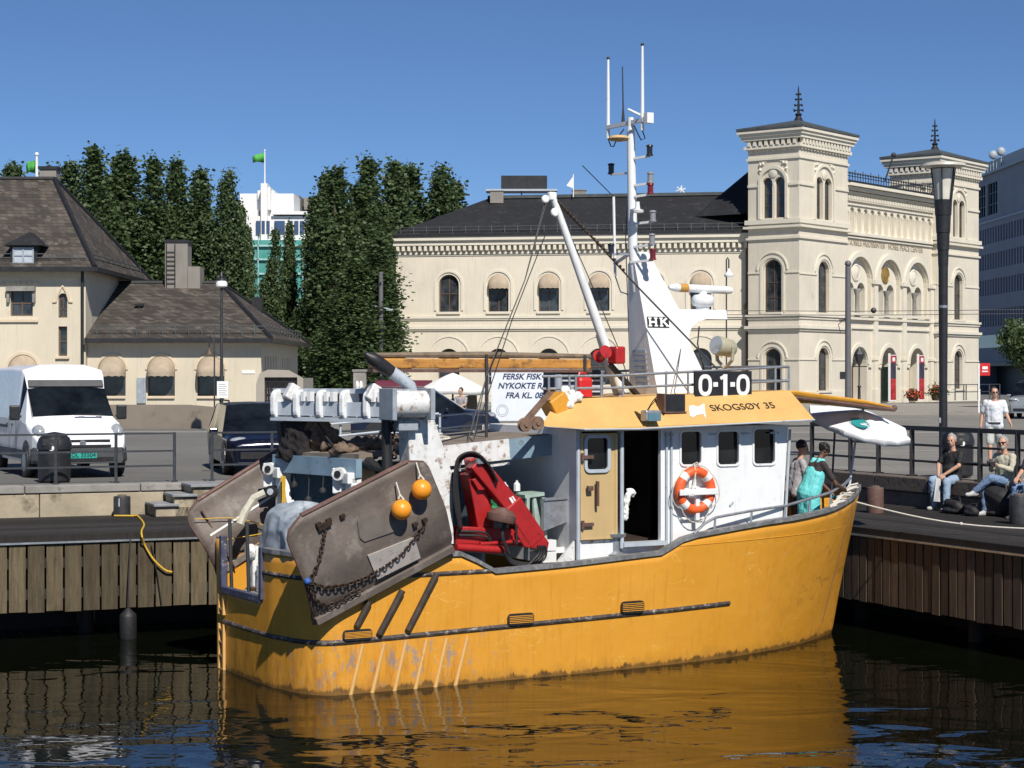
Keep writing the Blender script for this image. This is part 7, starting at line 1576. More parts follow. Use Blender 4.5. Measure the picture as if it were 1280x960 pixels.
for sg in (1, -1):
    for x in (2.2, 2.95): m.box((x, sg * .952, .85), (.012, .006, .7))
    m.box((1.2, sg * .955, .98), (1.7, .012, .06)); m.box((2.55, sg * .958, 1.02), (.12, .02, .05)); m.box((2.0, sg * .958, 1.02), (.12, .02, .05))
    m.box((2.4, sg * .95, .45), (3.0, .02, .18))
m.build('side_trim', bpz, van)
# dark arches over the wheels
def arches(par, wl, w_, r_, mt_):
    for x in wl:
        for sg in (1, -1):
            m = MB(); m.prism([(x + r_ * math.cos(R(a)), r_ * .86 + r_ * math.sin(R(a))) for a in range(-8, 190, 12)], 0, .02, Matrix(((1, 0, 0, 0), (0, 0, -sg, sg * w_ + sg * .006), (0, 1, 0, 0), (0, 0, 0, 1)))); m.build('wheel_arch', mt_, par)
arches(van, (.85, 3.95), .945, .40, M_['black'])
for o in [c for c in van.children if c.name.startswith('wheel') and not c.name.startswith('wheel_arch')]: o.location.y += math.copysign(.06, sum(v.co.y for v in o.data.vertices))

def hatch(x0, L, W_, H, hood, paint, label, name, loc, rz, cat='car', group=None, estate=True, lampm=None):
    s = L / 4.6; b = hood - .07; w_ = W_ / 2
    zr = H
    st = [(0, hr(w_ * .9, w_ * .96, w_ * .7, .35, .6, b * .95, zr * .9 if estate else b, zr * .93 if estate else b)), (.12 * s, hr(w_ * .96, w_, w_ * .76, .26, .6, b, zr * .96 if estate else b + .02, zr * .98 if estate else b + .04)), (.5 * s, hr(w_, w_, w_ * .8, .24, .6, b, zr - .03, zr)), (1.5 * s, hr(w_, w_, w_ * .82, .24, .6, b, zr - .03, zr)), (1.58 * s, hr(w_, w_, w_ * .82, .24, .6, b, zr - .03, zr)),
          (2.55 * s, hr(w_, w_, w_ * .80, .24, .6, b, zr - .05, zr - .01)), (3.5 * s, hr(w_, w_, w_ * .84, .24, .6, b - .03, hood, hood + .03)), (4.2 * s, hr(w_ * .96, w_ * .97, w_ * .78, .24, .58, hood - .12, hood - .08, hood - .05)), (4.52 * s, hr(w_ * .82, w_ * .86, w_ * .7, .26, .52, .68, .72, .74)), (L, hr(w_ * .76, w_ * .8, w_ * .64, .28, .5, .6, .62, .63))]
    gc = {(2, 2), (4, 2), (5, 3), (5, 4), (1, 2), (5, 2)}
    v = vehicle(name, label, cat, loc, rz, st, paint, gc, [(.8 * s, w_ - .1, .32, .2), (3.75 * s, w_ - .1, .32, .2)], group)
    arches(v, (.8 * s, 3.75 * s), w_, .37, M_['black'])
    for sg in (1, -1):
        m = MB(); m.ball((4.3 * s, sg * w_ * .68, hood - .16), (.16, .22, .085), 12, 8); m.build('headlight', hl, v)
        m = MB(); m.box((2.95 * s, sg * (w_ + .12), b + .08), (.1, .18, .13)); m.build('mirror', paint, v, bevel=.03)
        m = MB(); m.box((.02, sg * w_ * .8, b - .1), (.06, .16, .35)); m.build('tail_light', M_['redcan'], v)
    m = MB(); m.box((L - .05, 0, .42), (.12, W_ * .7, .14)); m.box((L - .12, 0, .62), (.1, W_ * .4, .07)); m.build('grille', M_['black'], v)
    m = MB()
    for sg in (1, -1): m.tube([(.4 * s, sg * w_ * .72, zr), (.45 * s, sg * w_ * .72, zr + .05), (2.2 * s, sg * w_ * .70, zr + .05), (2.3 * s, sg * w_ * .70, zr)], .018, 6)
    m.build('roof_rack', M_['black'], v)
    return v
blue = mat('dark_blue_car_paint', (.006, .008, .022), .18, .2, var=.1); blue2 = mat('navy_car_paint', (.012, .02, .045), .22, .2, var=.1); silver = mat('silver_car_paint', (.30, .33, .35), .25, .4, var=.05)
c = G(330, 597, PZ); hatch(0, 4.6, 1.80, 1.44, .86, blue, 'dark blue estate car parked behind the railing, left of the boat gantry', 'parked_car', (c.x - 1.02, c.y + 5.0, PZ), R(-90 + 14), 'car')
c = G(435, 553, PZ); hatch(0, 4.4, 1.8, 1.62, 1.0, blue2, 'navy car facing right, half hidden behind the white gantry post', 'parked_car', (XP(440, 57), 57, PZ), R(2))
hatch(0, 4.5, 1.85, 1.7, 1.05, silver, 'silver car coming out of the underpass at the right edge of the photo', 'parked_car', (XP(1299, 92), 92, PZ), R(-112))
# small clutter about the boat
rnd = random.Random(31)
def loose(name, label, pts, r, mt_, cat='rope'):
    m = MB(); m.tube(curve(pts), r, 6); return place(m.solo(name, mt_, label, cat))
loose('loop_of_rope', 'dark rope hanging in a loop under the roller beam', [ga.lerp(gb, .3) + Vector((0, 0, -.2)), ga.lerp(gb, .45) + Vector((0, -.1, -.62)), ga.lerp(gb, .7) + Vector((0, -.1, -.55)), gb + Vector((-.4, -.1, -.2))], .014, M_['wire'])
loose('loop_of_rope', 'pale rope lying along the edge of the shelter roof above the crane', [Vector((1.9, -.6, 3.16)), Vector((2.3, -.66, 3.2)), Vector((2.7, -.5, 3.22)), Vector((3.1, -.64, 3.27)), Vector((3.6, -.5, 3.3))], .014, M_['rope'])
for i, (x, y, z, l) in enumerate(((1.05, .9, 3.05, .35), (1.1, .5, 2.95, .45), (1.15, .1, 2.95, .3))):
    m = MB(); m.tube([(x - .12, y, z), (x - .14, y, z - l)], .012, 5); m.lathe([(.02, 0), (.05, .02), (.05, .06), (.02, .09)], (x - .14, y, z - l - .06), 8); m.build("hanging_hook", M_["darkmetal"], boat)
m = MB()
for i in range(12): a = i * .9; m.tube([(3.0 + .16 * math.cos(a), .3 + .16 * math.sin(a), 3.27 + .012 * i), (3.0 + .16 * math.cos(a + .9), .3 + .16 * math.sin(a + .9), 3.28 + .012 * i)], .02, 5)
place(m.solo('rope_coil', M_['rope'], 'small coil of pale rope on the shelter roof', 'rope'))
m = MB(); m.box((2.05, -.3, 3.22), (.4, .3, .12)); m.box((2.6, -.2, 3.24), (.2, .2, .1)); m.build('roof_hatch', M_['grey'], boat, bevel=.01)
m = MB(); m.tube(curve([(4.0, -1.2, 3.92), (4.3, -1.0, 4.0), (4.9, -.9, 3.95), (5.6, -.6, 3.97)]), .014, 6); m.build('roof_cable', M_['black'], boat)
for x in (5.95, 6.75, 7.35, 7.9):
    m = MB(); m.box((x, -1.455, 3.40), (.16, .02, .03)); m.build('drip_rail', M_['lgrey'], boat)
m = MB(); m.beam((7.05, -1.46, 2.30), (7.12, -1.46, 2.36), .012, .03); m.build('fitting', M_['lgrey'], boat)
# ================================================================ STREET FURNITURE
def bin_(p, label):
    root = thing('litter_bin', label, 'litter bin', p, 0, 'domed litter bins'); m = MB(); m.lathe([(.26, 0), (.30, .04), (.31, .62), (.29, .64)], n=20); m.build('bin_body', M_['black'], root)
    m = MB(); m.lathe([(.33, .63), (.33, .72), (.29, .84), (.19, .93), (.02, .96)], n=20); m.build('dome_lid', M_['black'], root); m = MB(); m.box((0, -.285, .77), (.30, .06, .12)); m.build('opening', M_['darkmetal'], root); 
    m = MB(); m.lathe([(.06, 0), (.05, .012), (.01, .014)], n=14, M=Matrix.Translation((.02, -.312, .66)) @ Matrix.Rotation(R(90), 4, 'X')); m.build('badge', M_['textwhite'], root)
bin_(Vector((XP(68, 36.45), 36.45, PZ)), 'black domed litter bin in front of the white van'); bin_(on_r(1197, RO + .6), 'black domed litter bin behind the man in the black shirt')
# big torch-shaped lamp
p = on_r(1177, RO + 3.6); p = Vector((XP(1179, 44), 44, PZ)); h = ZP(205, 44) - PZ
tl_ = thing('torch_lamp', 'tall black torch-shaped street lamp with a stepped head and clear bowl', 'street lamp', p); s44 = 44 / F
m = MB(); m.lathe([(.14, 0), (.14, .05), (.10, .06), (.095, h * .25), (.105, h * .5), (.11, h * .66)], n=16); m.build('shaft', M_['black'], tl_)
m = MB(); z = h * .66
for i, (r0, r1, hh) in enumerate(((.115, .125, .36), (.135, .15, .40), (.16, .175, .40), (.185, .205, .36))): m.lathe([(r0, z), (r1, z + hh - .01), (r1 * .8, z + hh)], n=18); z += hh
m.build('stepped_head', M_['black'], tl_)
m = MB()
for k in range(6): a = k * math.pi / 3 + .2; m.beam((.19 * math.cos(a), .19 * math.sin(a), z - .1), (.30 * math.cos(a), .30 * math.sin(a), h - .05), .02, .03)
m.build('head_bracket', M_['black'], tl_)
m = MB(); m.lathe([(.17, z), (.2, z + .3), (.26, h - .12), (.20, h - .1), (.02, h - .12)], n=20); m.build('glass_bowl', mat('pale_lamp_bowl', (.62, .60, .52), .3), tl_)
m = MB(); m.lathe([(.34, h - .10), (.52, h - .06), (.50, h), (.3, h + .04), (.02, h + .05)], n=24); m.build('reflector_disc', mat('lamp_disc', (.50, .48, .42), .4), tl_)
m = MB(); m.lathe([(.112, 0), (.112, .06)], n=12, M=Matrix.Translation((0, 0, h * .52))); m.box((-.1, -.08, 1.0), (.05, .06, .12)); m.build('collar', M_['steel'], tl_)
# plain posts
def post(px, py0, py1, Y, r, label, name='pole', mt_=None, ball=True):
    b = Vector((XP(px, Y), Y, PZ)); root = thing(name, label, 'pole', b); h = ZP(py0, Y) - PZ; m = MB(); m.tube([(0, 0, 0), (0, 0, h)], [r * 1.15, r], 12); m.build('shaft', mt_ or M_['darkmetal'], root)
    if ball: m = MB(); m.ball((0, 0, h + r), r * 1.2, 10, 8); m.build('ball_cap', mt_ or M_['darkmetal'], root)
    return root, h
greyp = mat('grey_pole_paint', (.12, .12, .125), .5, var=.1)
rt, h = post(1060, 333, 505, 90, .13, 'grey tram pole with a ball cap before the front of the museum', 'tram_pole', greyp)
m = MB(); m.box((-.25, 0, 2.0), (.25, .15, .35)); m.box((-.18, 0, 4.6), (.5, .04, .05)); m.tube([(-.1, 0, 4.7), (-.45, 0, 4.4), (-.35, 0, 4.0)], .02, 5); m.build('wire_bracket', M_['black'], rt)
rt2, h = post(476, 340, 470, 110, .13, 'plain grey pole between the poplars and the museum annex', 'tram_pole', greyp, False)
m = MB(); m.beam((-.9, 0, h - 1.85), (.45, 0, h - 2.1), .05, .06); m.box((.5, 0, h - 2.15), (.35, .1, .1)); m.build('side_arm', M_['lgrey'], rt2)
def lamp_post(px, py_top, Y, label, double=False):
    b = Vector((XP(px, Y), Y, PZ)); h = ZP(py_top, Y) - PZ; root = thing('street_lamp', label, 'street lamp', b); m = MB(); m.tube([(0, 0, 0), (0, 0, h - .25)], [.07, .045], 10); m.build('shaft', M_['darkmetal'], root)
    m = MB(); m.lathe([(.05, h - .38), (.20, h - .34), (.21, h - .25), (.15, h - .10), (.05, h - .03), (.02, h)], n=16); m.build('lamp_head', M_['white'], root); m = MB(); m.lathe([(.20, h - .12), (.19, h - .06), (.07, h), (.03, h + .18), (.01, h + .2)], n=14); m.build('lamp_cap', M_['black'], root); return root, h
r_, h = lamp_post(277, 346, 68, 'thin dark street lamp with a white head, a notice on its post')
m = MB(); m.box((.05, -.08, ZP(487, 68) - PZ), (14 * 68 / F, .03, 21 * 68 / F)); sg_ = m.build('notice', M_['textwhite'], r_); m = MB()
for i in range(6): m.box((.05 + (.0 if i % 2 else -.02), -.097, ZP(480.5 + i * 2.6, 68) - PZ), (.30 if i % 2 else .24, .003, .022))
m.build('notice_lines', M_['grey'], sg_)
# hanging lamp on a bracket
b = Vector((XP(268, 74), 74, PZ)); root = thing('bracket_lamp', 'dark hook-shaped street lamp with a small shade in front of the right-hand awning', 'street lamp', b); h = ZP(420, 74) - PZ
m = MB(); m.tube([(0, 0, 0), (0, 0, h - .3), (-.05, 0, h - .05), (-.14, 0, h), (-.2, 0, h - .1), (-.2, 0, h - .45)], .03, 8); m.build('shaft', M_['darkmetal'], root); m = MB(); m.lathe([(.04, -.45), (.05, -.52), (.16, -.72), (.15, -.73), (.02, -.6)], (-.2, 0, h), 12); m.build('shade', M_['frame'], root)
b = Vector((XP(908, 80), 80, PZ)); root = thing('bracket_lamp', 'thin dark hook-shaped street lamp with a white shade before the museum wing', 'street lamp', b); h = ZP(322, 80) - PZ
m = MB(); m.tube([(0, 0, 0), (0, 0, h - .5), (.0, 0, h - .1), (.05, 0, h), (.1, 0, h - .1), (.1, 0, h - .5)], .03, 8); m.build('shaft', M_['darkmetal'], root); m = MB(); m.lathe([(.03, -.45), (.05, -.52), (.20, -.72), (.18, -.80), (.02, -.8)], (.1, 0, h), 14); m.build('shade', M_['white'], root)
b = Vector((XP(1074, 108), 108, PZ + .14)); root = thing('old_lantern', 'old iron lantern post between the tram pole and the museum door', 'street lamp', b); h = ZP(437, 108) - b.z
m = MB(); m.lathe([(.2, 0), (.18, .3), (.09, .4), (.07, h * .35), (.12, h * .37), (.05, h * .4), (.045, h - .9), (.1, h - .85), (.05, h - .8)], n=10); m.beam((-.45, 0, h - .95), (.45, 0, h - .95), .06, .06); m.build('shaft', M_['black'], root); m = MB(); m.lathe([(.12, h - .8), (.3, h - .25), (.28, h - .22), (.12, h - .02), (.04, h + .1), (.01, h + .2)], n=6, smooth=False); m.build('lantern', M_['darkmetal'], root)
# tram wires
for py, label in ((388, 'upper of the two tram wires across the museum front'), (393, 'lower of the two tram wires across the museum front')):
    m = MB(); a, b_ = W(848, py, 90), W(1290, py - 1, 90); m.tube([a, a.lerp(b_, .5) + Vector((0, 0, -.06)), b_], .016, 5)
    if py == 388: m.ball(W(1092, py, 90), .14, 6, 5)
    m.solo('tram_wire', M_['wire'], label, 'wire')
# fish banner
Yb = 66.0; x0, x1 = XP(612, Yb), XP(712, Yb); z0, z1 = ZP(526, Yb), ZP(459, Yb)
bn = thing('fish_banner', 'white banner with blue lettering about fresh fish and shrimps, tied to a frame', 'banner', ((x0 + x1) / 2, Yb, PZ)); Mb_ = face((x0, Yb, 0), (1, 0)); L_ = x1 - x0
m = MB(); m.wall(rect(.06, z0, L_ - .06, z1), [], Mb_); m.build('banner_cloth', mat('banner_cloth', (.66, .70, .74), .7, var=.05, scale=2), bn, True, solid=.02)
m = MB(); m.beam(Mb_ @ Vector((-.05, PZ, .0)), Mb_ @ Vector((-.05, z1 + .1, .0)), .05, .05); m.beam(Mb_ @ Vector((L_ + .05, PZ, .0)), Mb_ @ Vector((L_ + .05, z1 + .1, .0)), .05, .05); m.beam(Mb_ @ Vector((-.05, z1 + .06, 0)), Mb_ @ Vector((L_ + .05, z1 + .06, 0)), .04, .04); m.build('frame', M_['steel'], bn, True)
m = MB()
for i in range(8): m.tube([Mb_ @ Vector((.2 + i * (L_ - .4) / 7, z1 - .02, .02)), Mb_ @ Vector((.2 + i * (L_ - .4) / 7, z1 + .08, .02))], .012, 4)
for i in range(5): m.tube([Mb_ @ Vector((.08, z0 + .2 + i * .33, .02)), Mb_ @ Vector((-.06, z0 + .22 + i * .33, .02))], .012, 4)
m.build('lashing', M_['rope'], bn, True)
navy = mat('navy_lettering', (.015, .035, .10), .7)
for s_, px, py, sz in (('FERSK FISK OG', 661, 471, .275), ('NYKOKTE REKER', 661, 482.5, .275), ('FRA KL. 08.00', 661, 494.5, .275)):
    text(s_, 'banner_text', sz, Mb_ @ Matrix.Translation((XP(px, Yb) - x0, ZP(py, Yb), .016)), navy, bn, True, bold=.007, shear=.25, sx=1.0)
m = MB(); mm = Mb_ @ Matrix.Translation((XP(628, Yb) - x0, ZP(513, Yb), .014)); m.tube([mm @ Vector((.20 * math.cos(2 * math.pi * i / 20), .20 * math.sin(2 * math.pi * i / 20), 0)) for i in range(20)], .012, 4, closed=True); m.tube([mm @ Vector((.14 * math.cos(2 * math.pi * i / 20), .14 * math.sin(2 * math.pi * i / 20), 0)) for i in range(20)], .01, 4, closed=True); m.build('round_mark', M_['lgrey'], bn, True)
# cafe: white parasol, maroon awning, low screens, seated guest
def cafe_parasol(px, py_top, Y, r, label):
    b = Vector((XP(px, Y), Y, PZ)); h = ZP(py_top, Y) - PZ; root = thing('cafe_parasol', label, 'parasol', b); m = MB(); rings = []
    for j in range(6):
        t = j / 5; rings.append([Vector((r * t * math.cos(2 * math.pi * i / 32) * (1 - .04 * abs(math.sin(4 * math.pi * i / 32)) * t), r * t * math.sin(2 * math.pi * i / 32), h - .62 * t ** 1.15 - .05 * abs(math.sin(4 * math.pi * i / 32)) * t)) for i in range(32)])
    rings.append([v - Vector((0, 0, .14)) for v in rings[-1]]); m.loft(rings, caps=False, smooth=True); m.build('canopy', M_['cloth'], root, solid=.01); m = MB(); m.cyl((0, 0, 0), (0, 0, h), .035, n=8); m.box((0, 0, .05), (.6, .6, .1)); m.build('pole', M_['darkmetal'], root)
cafe_parasol(566, 466, 70, 1.25, 'large white cafe parasol left of the fish banner'); 
Ym = 72; mw_ = thing('maroon_awning', 'maroon barrel awning left of the white cafe parasol', 'awning', (XP(515, Ym), Ym, PZ)); m = MB(); x0, x1 = XP(470, Ym), XP(540, Ym); zt_ = ZP(475, Ym); rings = []
for x in (x0, x1): rings.append([Vector((x, Ym + .45 * math.cos(R(a)), zt_ - .5 + .5 * math.sin(R(a)))) for a in range(0, 181, 20)] + [Vector((x, Ym - .45, zt_ - .68)), Vector((x, Ym + .45, zt_ - .68))])
m.loft(rings, smooth=False); m.build('awning_cloth', M_['maroon'], mw_, True); m = MB()
for x in (x0 + .1, x1 - .1): m.cyl((x, Ym + .3, PZ), (x, Ym + .3, zt_ - .5), .04, n=8)
m.build('post', M_['darkmetal'], mw_, True)
m = MB(); rows_ = []
for i in range(7): t = i / 6; rows_.append([W(532 + 14 * t, 497 + 3 * math.sin(t * 9), 69), W(535 + 12 * t, 512 + 2 * math.sin(t * 7), 68.8)])
m.loft(rows_, caps=False, ring_closed=False, smooth=True); m.beam(W(540, 497, 69), Vector((XP(540, 69), 69, PZ)), .04, .04); m.solo('white_pennant', M_['cloth'], 'crumpled white cloth on a stake by the maroon awning', 'cloth', solid=.02)
Yc = 67.0
for i, (px0, px1) in enumerate(((546, 575), (577, 612))):
    lab = ('white low cafe screen panel left of the seated guest', 'white low cafe screen panel between the guest and the fish banner')[i]; root = thing('screen_panel', lab, 'screen', (XP((px0 + px1) / 2, Yc), Yc, PZ), 0, 'cafe screen panels'); w_ = (px1 - px0) * Yc / F; m = MB(); m.box((0, 0, .18 + .28), (w_ - .06, .05, .56)); m.build('panel', M_['cloth'], root); m = MB(); m.box((-w_ / 2 + .02, 0, .4), (.04, .06, .8)); m.box((w_ / 2 - .02, 0, .4), (.04, .06, .8)); m.box((0, 0, .78), (w_, .08, .04)); m.build('frame', M_['darkmetal'], root)
m = MB(); m.prism([(XP(545, 71), ZP(515, 71)), (XP(597, 71), ZP(515, 71)), (XP(596, 71), ZP(492, 71)), (XP(557, 71), ZP(500, 71))], 0, .05, Matrix(((1, 0, 0, 0), (0, 0, -1, 71), (0, 1, 0, 0), (0, 0, 0, 1)))); m.solo('wind_screen', mat('brown_screen', (.15, .13, .10), .9), 'slanting brown wind screen behind the seated cafe guest', 'screen', loc=(XP(570, 71), 71, PZ))
# red sign by the underpass
b = Vector((XP(1231, 96), 96, PZ)); rs = thing('red_sign', 'small red and white sign on a post right of the museum tower', 'sign', b); m = MB(); m.box((-.3, 0, 1.3), (.07, .07, 2.6)); m.build('post', M_['textwhite'], rs); m = MB(); m.box((.0, 0, 2.3), (.5, .08, .62)); q = m.build('red_board', M_['redcan'], rs); m = MB(); m.box((0, -.045, 2.38), (.26, .01, .14)); m.box((0, -.045, 2.2), (.3, .01, .06)); m.build('white_mark', M_['textwhite'], q)
# ================================================================ TREES
leafm = M_['leaf']
def poplar_mesh(seed, H, rad, leaders, n, name):
    rnd = random.Random(seed); m = MB(); cl = []
    for L_ in range(leaders):
        ox, oy = (rnd.uniform(-.55, .55) * rad, rnd.uniform(-.55, .55) * rad) if leaders > 1 else (0, 0); hh = H * (1 if L_ == 0 else rnd.uniform(.72, .97)); rr = rad * (.95 if leaders == 1 else rnd.uniform(.55, .8))
        cl.append((ox, oy, hh, rr))
    tot = 0
    while tot < n:
        ox, oy, hh, rr = rnd.choice(cl); t = rnd.random() ** .85
        prof = (min(1, (t + .02) / .16)) ** .6 * (1 - t ** 3.2) ** .7 * (1 + .22 * math.sin(t * 17 + ox * 9)); a = rnd.uniform(0, 6.283); R0 = rr * prof * (.55 + .5 * rnd.random())
        c = Vector((ox * (1 - .3 * t) + R0 * math.cos(a), oy * (1 - .3 * t) + R0 * math.sin(a), .9 + t * (hh - .9))); cr = rnd.uniform(.16, .34)
        for _ in range(9):
            d = Vector((rnd.gauss(0, 1), rnd.gauss(0, 1), rnd.gauss(.3, 1.2))) * cr * .75; p = c + d; q = Vector((rnd.uniform(-1, 1), rnd.uniform(-1, 1), rnd.uniform(-.4, 1))).normalized(); s_ = rnd.uniform(.055, .115)
            u = q.orthogonal().normalized(); u = (Matrix.Rotation(rnd.uniform(0, 6.28), 3, q) @ u) * s_; v = q.cross(u) * 1.3
            m.add([p - u, p - v * .9, p + u, p + v], [(0, 1, 2, 3)]); tot += 1
    me_o = m.build(name, leafm); me = me_o.data; bpy.data.objects.remove(me_o); return me
def trunk_mesh(H):
    m = MB(); m.tube([(0, 0, -.2), (.04, 0, H * .4), (0, .03, H * .85)], [.26, .16, .03], 8)
    for k in range(7): z = 1.2 + k * H * .09; a = k * 2.4; m.tube([(0, 0, z), (.5 * math.cos(a), .5 * math.sin(a), z + 1.3)], [.07, .02], 5)
    o = m.build('trunk', M_['bark']); me = o.data; bpy.data.objects.remove(o); return me
POP = [poplar_mesh(s_, 16.5, r_, l_, 20000, 'crown') for s_, r_, l_ in ((1, 1.35, 3), (2, 1.2, 2), (3, 1.6, 4), (4, 1.45, 3), (5, 1.8, 5))]; TRK = trunk_mesh(16.5)
trees = [(2, 231, 112, 0, 1), (29, 211, 122, 0, .95), (60, 217, 128, 1, .9), (73, 224, 118, 2, .8), (93, 210, 116, 0, .95), (126, 191, 114, 3, 1.0), (154, 195, 120, 1, 1.2), (184, 203, 117, 0, .9), (211, 204, 122, 3, .95), (246, 217, 118, 2, .9), (262, 232, 126, 0, .9), (284, 217, 115, 4, .60), (302, 262, 122, 1, .45), (338, 290, 118, 0, .42), (357, 283, 124, 1, .42), (380, 350, 116, 3, .5),
         (405, 221, 120, 1, .7), (418, 212, 116, 3, 1.0), (436, 236, 122, 0, 1.1), (453, 204, 128, 0, 1.1), (479, 207, 140, 3, 1.1), (503, 211, 143, 2, 1.1), (523, 213, 148, 0, 1.3), (545, 211, 145, 4, 1.1), (564, 230, 147, 0, 1.2), (470, 300, 112, 2, 1.0), (440, 330, 110, 4, .9)]
words = ['leftmost poplar, cut by the photo edge', 'poplar left of the customs house chimney', 'poplar right behind the customs house chimney', 'short poplar just right of the customs house chimney', 'slim poplar left of the tallest one in the left row', 'tallest poplar of the left row', 'second tallest poplar of the left row, right of the tallest', 'poplar right of the two tallest in the left row', 'poplar above the ladder chimney of the low wing', 'poplar between the ladder chimney and the thin street lamp', 'low dark poplar behind the thin street lamp', 'broad poplar left of the netted white building', 'narrow poplar against the left edge of the green netting', 'small poplar below the green netting, left of two', 'small poplar below the green netting, right of two', 'bushy low poplar between the netting and the tall right group', 'slim poplar at the left edge of the right group', 'tall poplar of the right group next to its left edge', 'poplar in the middle of the dip of the right group', 'tallest poplar of the right group', 'poplar behind the plain grey pole', 'poplar above the left end of the museum roof', 'slim poplar over the museum roof, second from its end', 'broad poplar behind the museum roof', 'rightmost poplar, sloping down to the museum roof', 'low poplar beside the museum annex', 'low broad poplar behind the gate block']
for (px, py, Y, k, ws), wd_ in zip(trees, words):
    H = ZP(py, Y) - PZ; root = thing('poplar_tree', wd_, 'tree', (XP(px, Y), Y, PZ), 0, 'poplars behind the harbour houses'); s_ = H / 16.5
    for nm, me in (('crown', POP[k]), ('trunk', TRK)):
        o = bpy.data.objects.new(nm, me); C.objects.link(o); o.parent = root; o.scale = (ws * 1.4, ws * 1.4, s_); o.rotation_euler = (0, 0, px * .7)
# broad tree at the right edge
rnd = random.Random(21); m = MB()
for _ in range(700):
    d = Vector((rnd.gauss(0, 1), rnd.gauss(0, 1), rnd.gauss(0, 1))).normalized() * rnd.random() ** .4; c = Vector((d.x * 2.9, d.y * 2.6, 6.6 + d.z * 2.5 + .4 * math.sin(d.x * 7)))
    for _ in range(10):
        p = c + Vector((rnd.gauss(0, .3), rnd.gauss(0, .3), rnd.gauss(0, .25))); q = Vector((rnd.uniform(-1, 1), rnd.uniform(-1, 1), rnd.uniform(-.3, 1))).normalized(); u = q.orthogonal().normalized() * rnd.uniform(.1, .2); v = q.cross(u); m.add([p - u, p - v, p + u, p + v], [(0, 1, 2, 3)])
bt_ = thing('broad_tree', 'round dark broad-leaved tree at the right edge before the office block', 'tree', (XP(1290, 110), 110, PZ)); m.v = [Vector((v.x * .62, v.y * .62, v.z * .58)) for v in m.v]; m.build('crown', leafm, bt_); m = MB(); m.tube([(0, 0, -.2), (.05, 0, 3), (0, .1, 5)], [.2, .14, .05], 8); m.build('trunk', M_['bark'], bt_)
# ================================================================ PEOPLE
skinA = mat('skin', (.50, .29, .20), .55, var=.06, scale=8); skinB = mat('dark_skin', (.13, .065, .04), .5, var=.08, scale=8)
hairG = mat('grey_hair', (.30, .29, .28), .8, var=.25, scale=40); hairD = mat('dark_hair', (.012, .010, .009), .6, var=.3, scale=30)
denim = mat('pale_denim', (.24, .33, .44), .85, var=.18, scale=4, bump=.2, bscale=12); denim2 = mat('blue_denim', (.13, .20, .32), .85, var=.18, scale=4, bump=.2, bscale=12)
shoe_m = mat('grey_trainers', (.40, .40, .39), .7, var=.3, scale=14); shoe_d = mat('dark_shoes', (.03, .028, .026), .6)
def limb_hand(m, wr_, dirn, palm_n, s=1.0, curl=.4):
    """palm, four bent fingers and a thumb; dirn along the hand, palm_n the palm's normal"""
    d = Vector(dirn).normalized(); n = Vector(palm_n); n = (n - d * n.dot(d)).normalized(); w = d.cross(n); wr_ = Vector(wr_)
    pal = wr_ + d * .045 * s
    for k in (-1, 0, 1): m.capsule(wr_ + w * k * .016 * s, wr_ + d * .085 * s + w * k * .026 * s, .017 * s, .015 * s, 8)
    for k, L_ in ((-1.5, .062), (-.5, .075), (.5, .078), (1.5, .068)):
        a = wr_ + d * .088 * s + w * k * .0195 * s; b = a + (d * math.cos(curl) + n * math.sin(curl)) * L_ * .55 * s; c = b + (d * math.cos(curl * 2.4) + n * math.sin(curl * 2.4)) * L_ * .5 * s
        m.capsule(a, b, .0098 * s, .0092 * s, 7); m.capsule(b, c, .0092 * s, .0078 * s, 7)
    a = wr_ + d * .03 * s + w * .03 * s; b = a + (d * .6 + w * .75 + n * .3).normalized() * .042 * s; c = b + (d * .9 + w * .2 + n * .45).normalized() * .032 * s
    m.capsule(a, b, .0125 * s, .011 * s, 7); m.capsule(b, c, .011 * s, .009 * s, 7)
def head_shape(m, c, fw, up, s=1.0):
    fw = Vector(fw).normalized(); up = Vector(up); up = (up - fw * up.dot(fw)).normalized(); sd = fw.cross(up)
    Mh = Matrix((sd, fw, up)).transposed()
    P = lambda x, y, z: Vector(c) + Mh @ Vector((x, y, z)) * s
    m.ball(P(0, -.012, .025), tuple(q * s for q in (.081, .094, .090)), 18, 12, M=Mh.to_4x4()); m.ball(P(0, .014, -.045), tuple(q * s for q in (.066, .072, .070)), 16, 10, M=Mh.to_4x4()); m.ball(P(0, .055, -.085), tuple(q * s for q in (.03, .028, .025)), 10, 8, M=Mh.to_4x4())
    m.capsule(P(0, .082, .012), P(0, .104, -.022), .011 * s, .016 * s, 8); m.capsule(P(-.022, .083, -.058), P(.022, .083, -.058), .010 * s, .010 * s, 6); m.capsule(P(-.035, .078, .028), P(.035, .078, .028), .012 * s, .012 * s, 6)
    for k in (-1, 1): m.ball(P(.082 * k, -.01, -.005), tuple(q * s for q in (.012, .022, .033)), 8, 6, M=Mh.to_4x4()); m.ball(P(.04 * k, .06, -.02), tuple(q * s for q in (.026, .02, .024)), 8, 6, M=Mh.to_4x4())
    return P, Mh
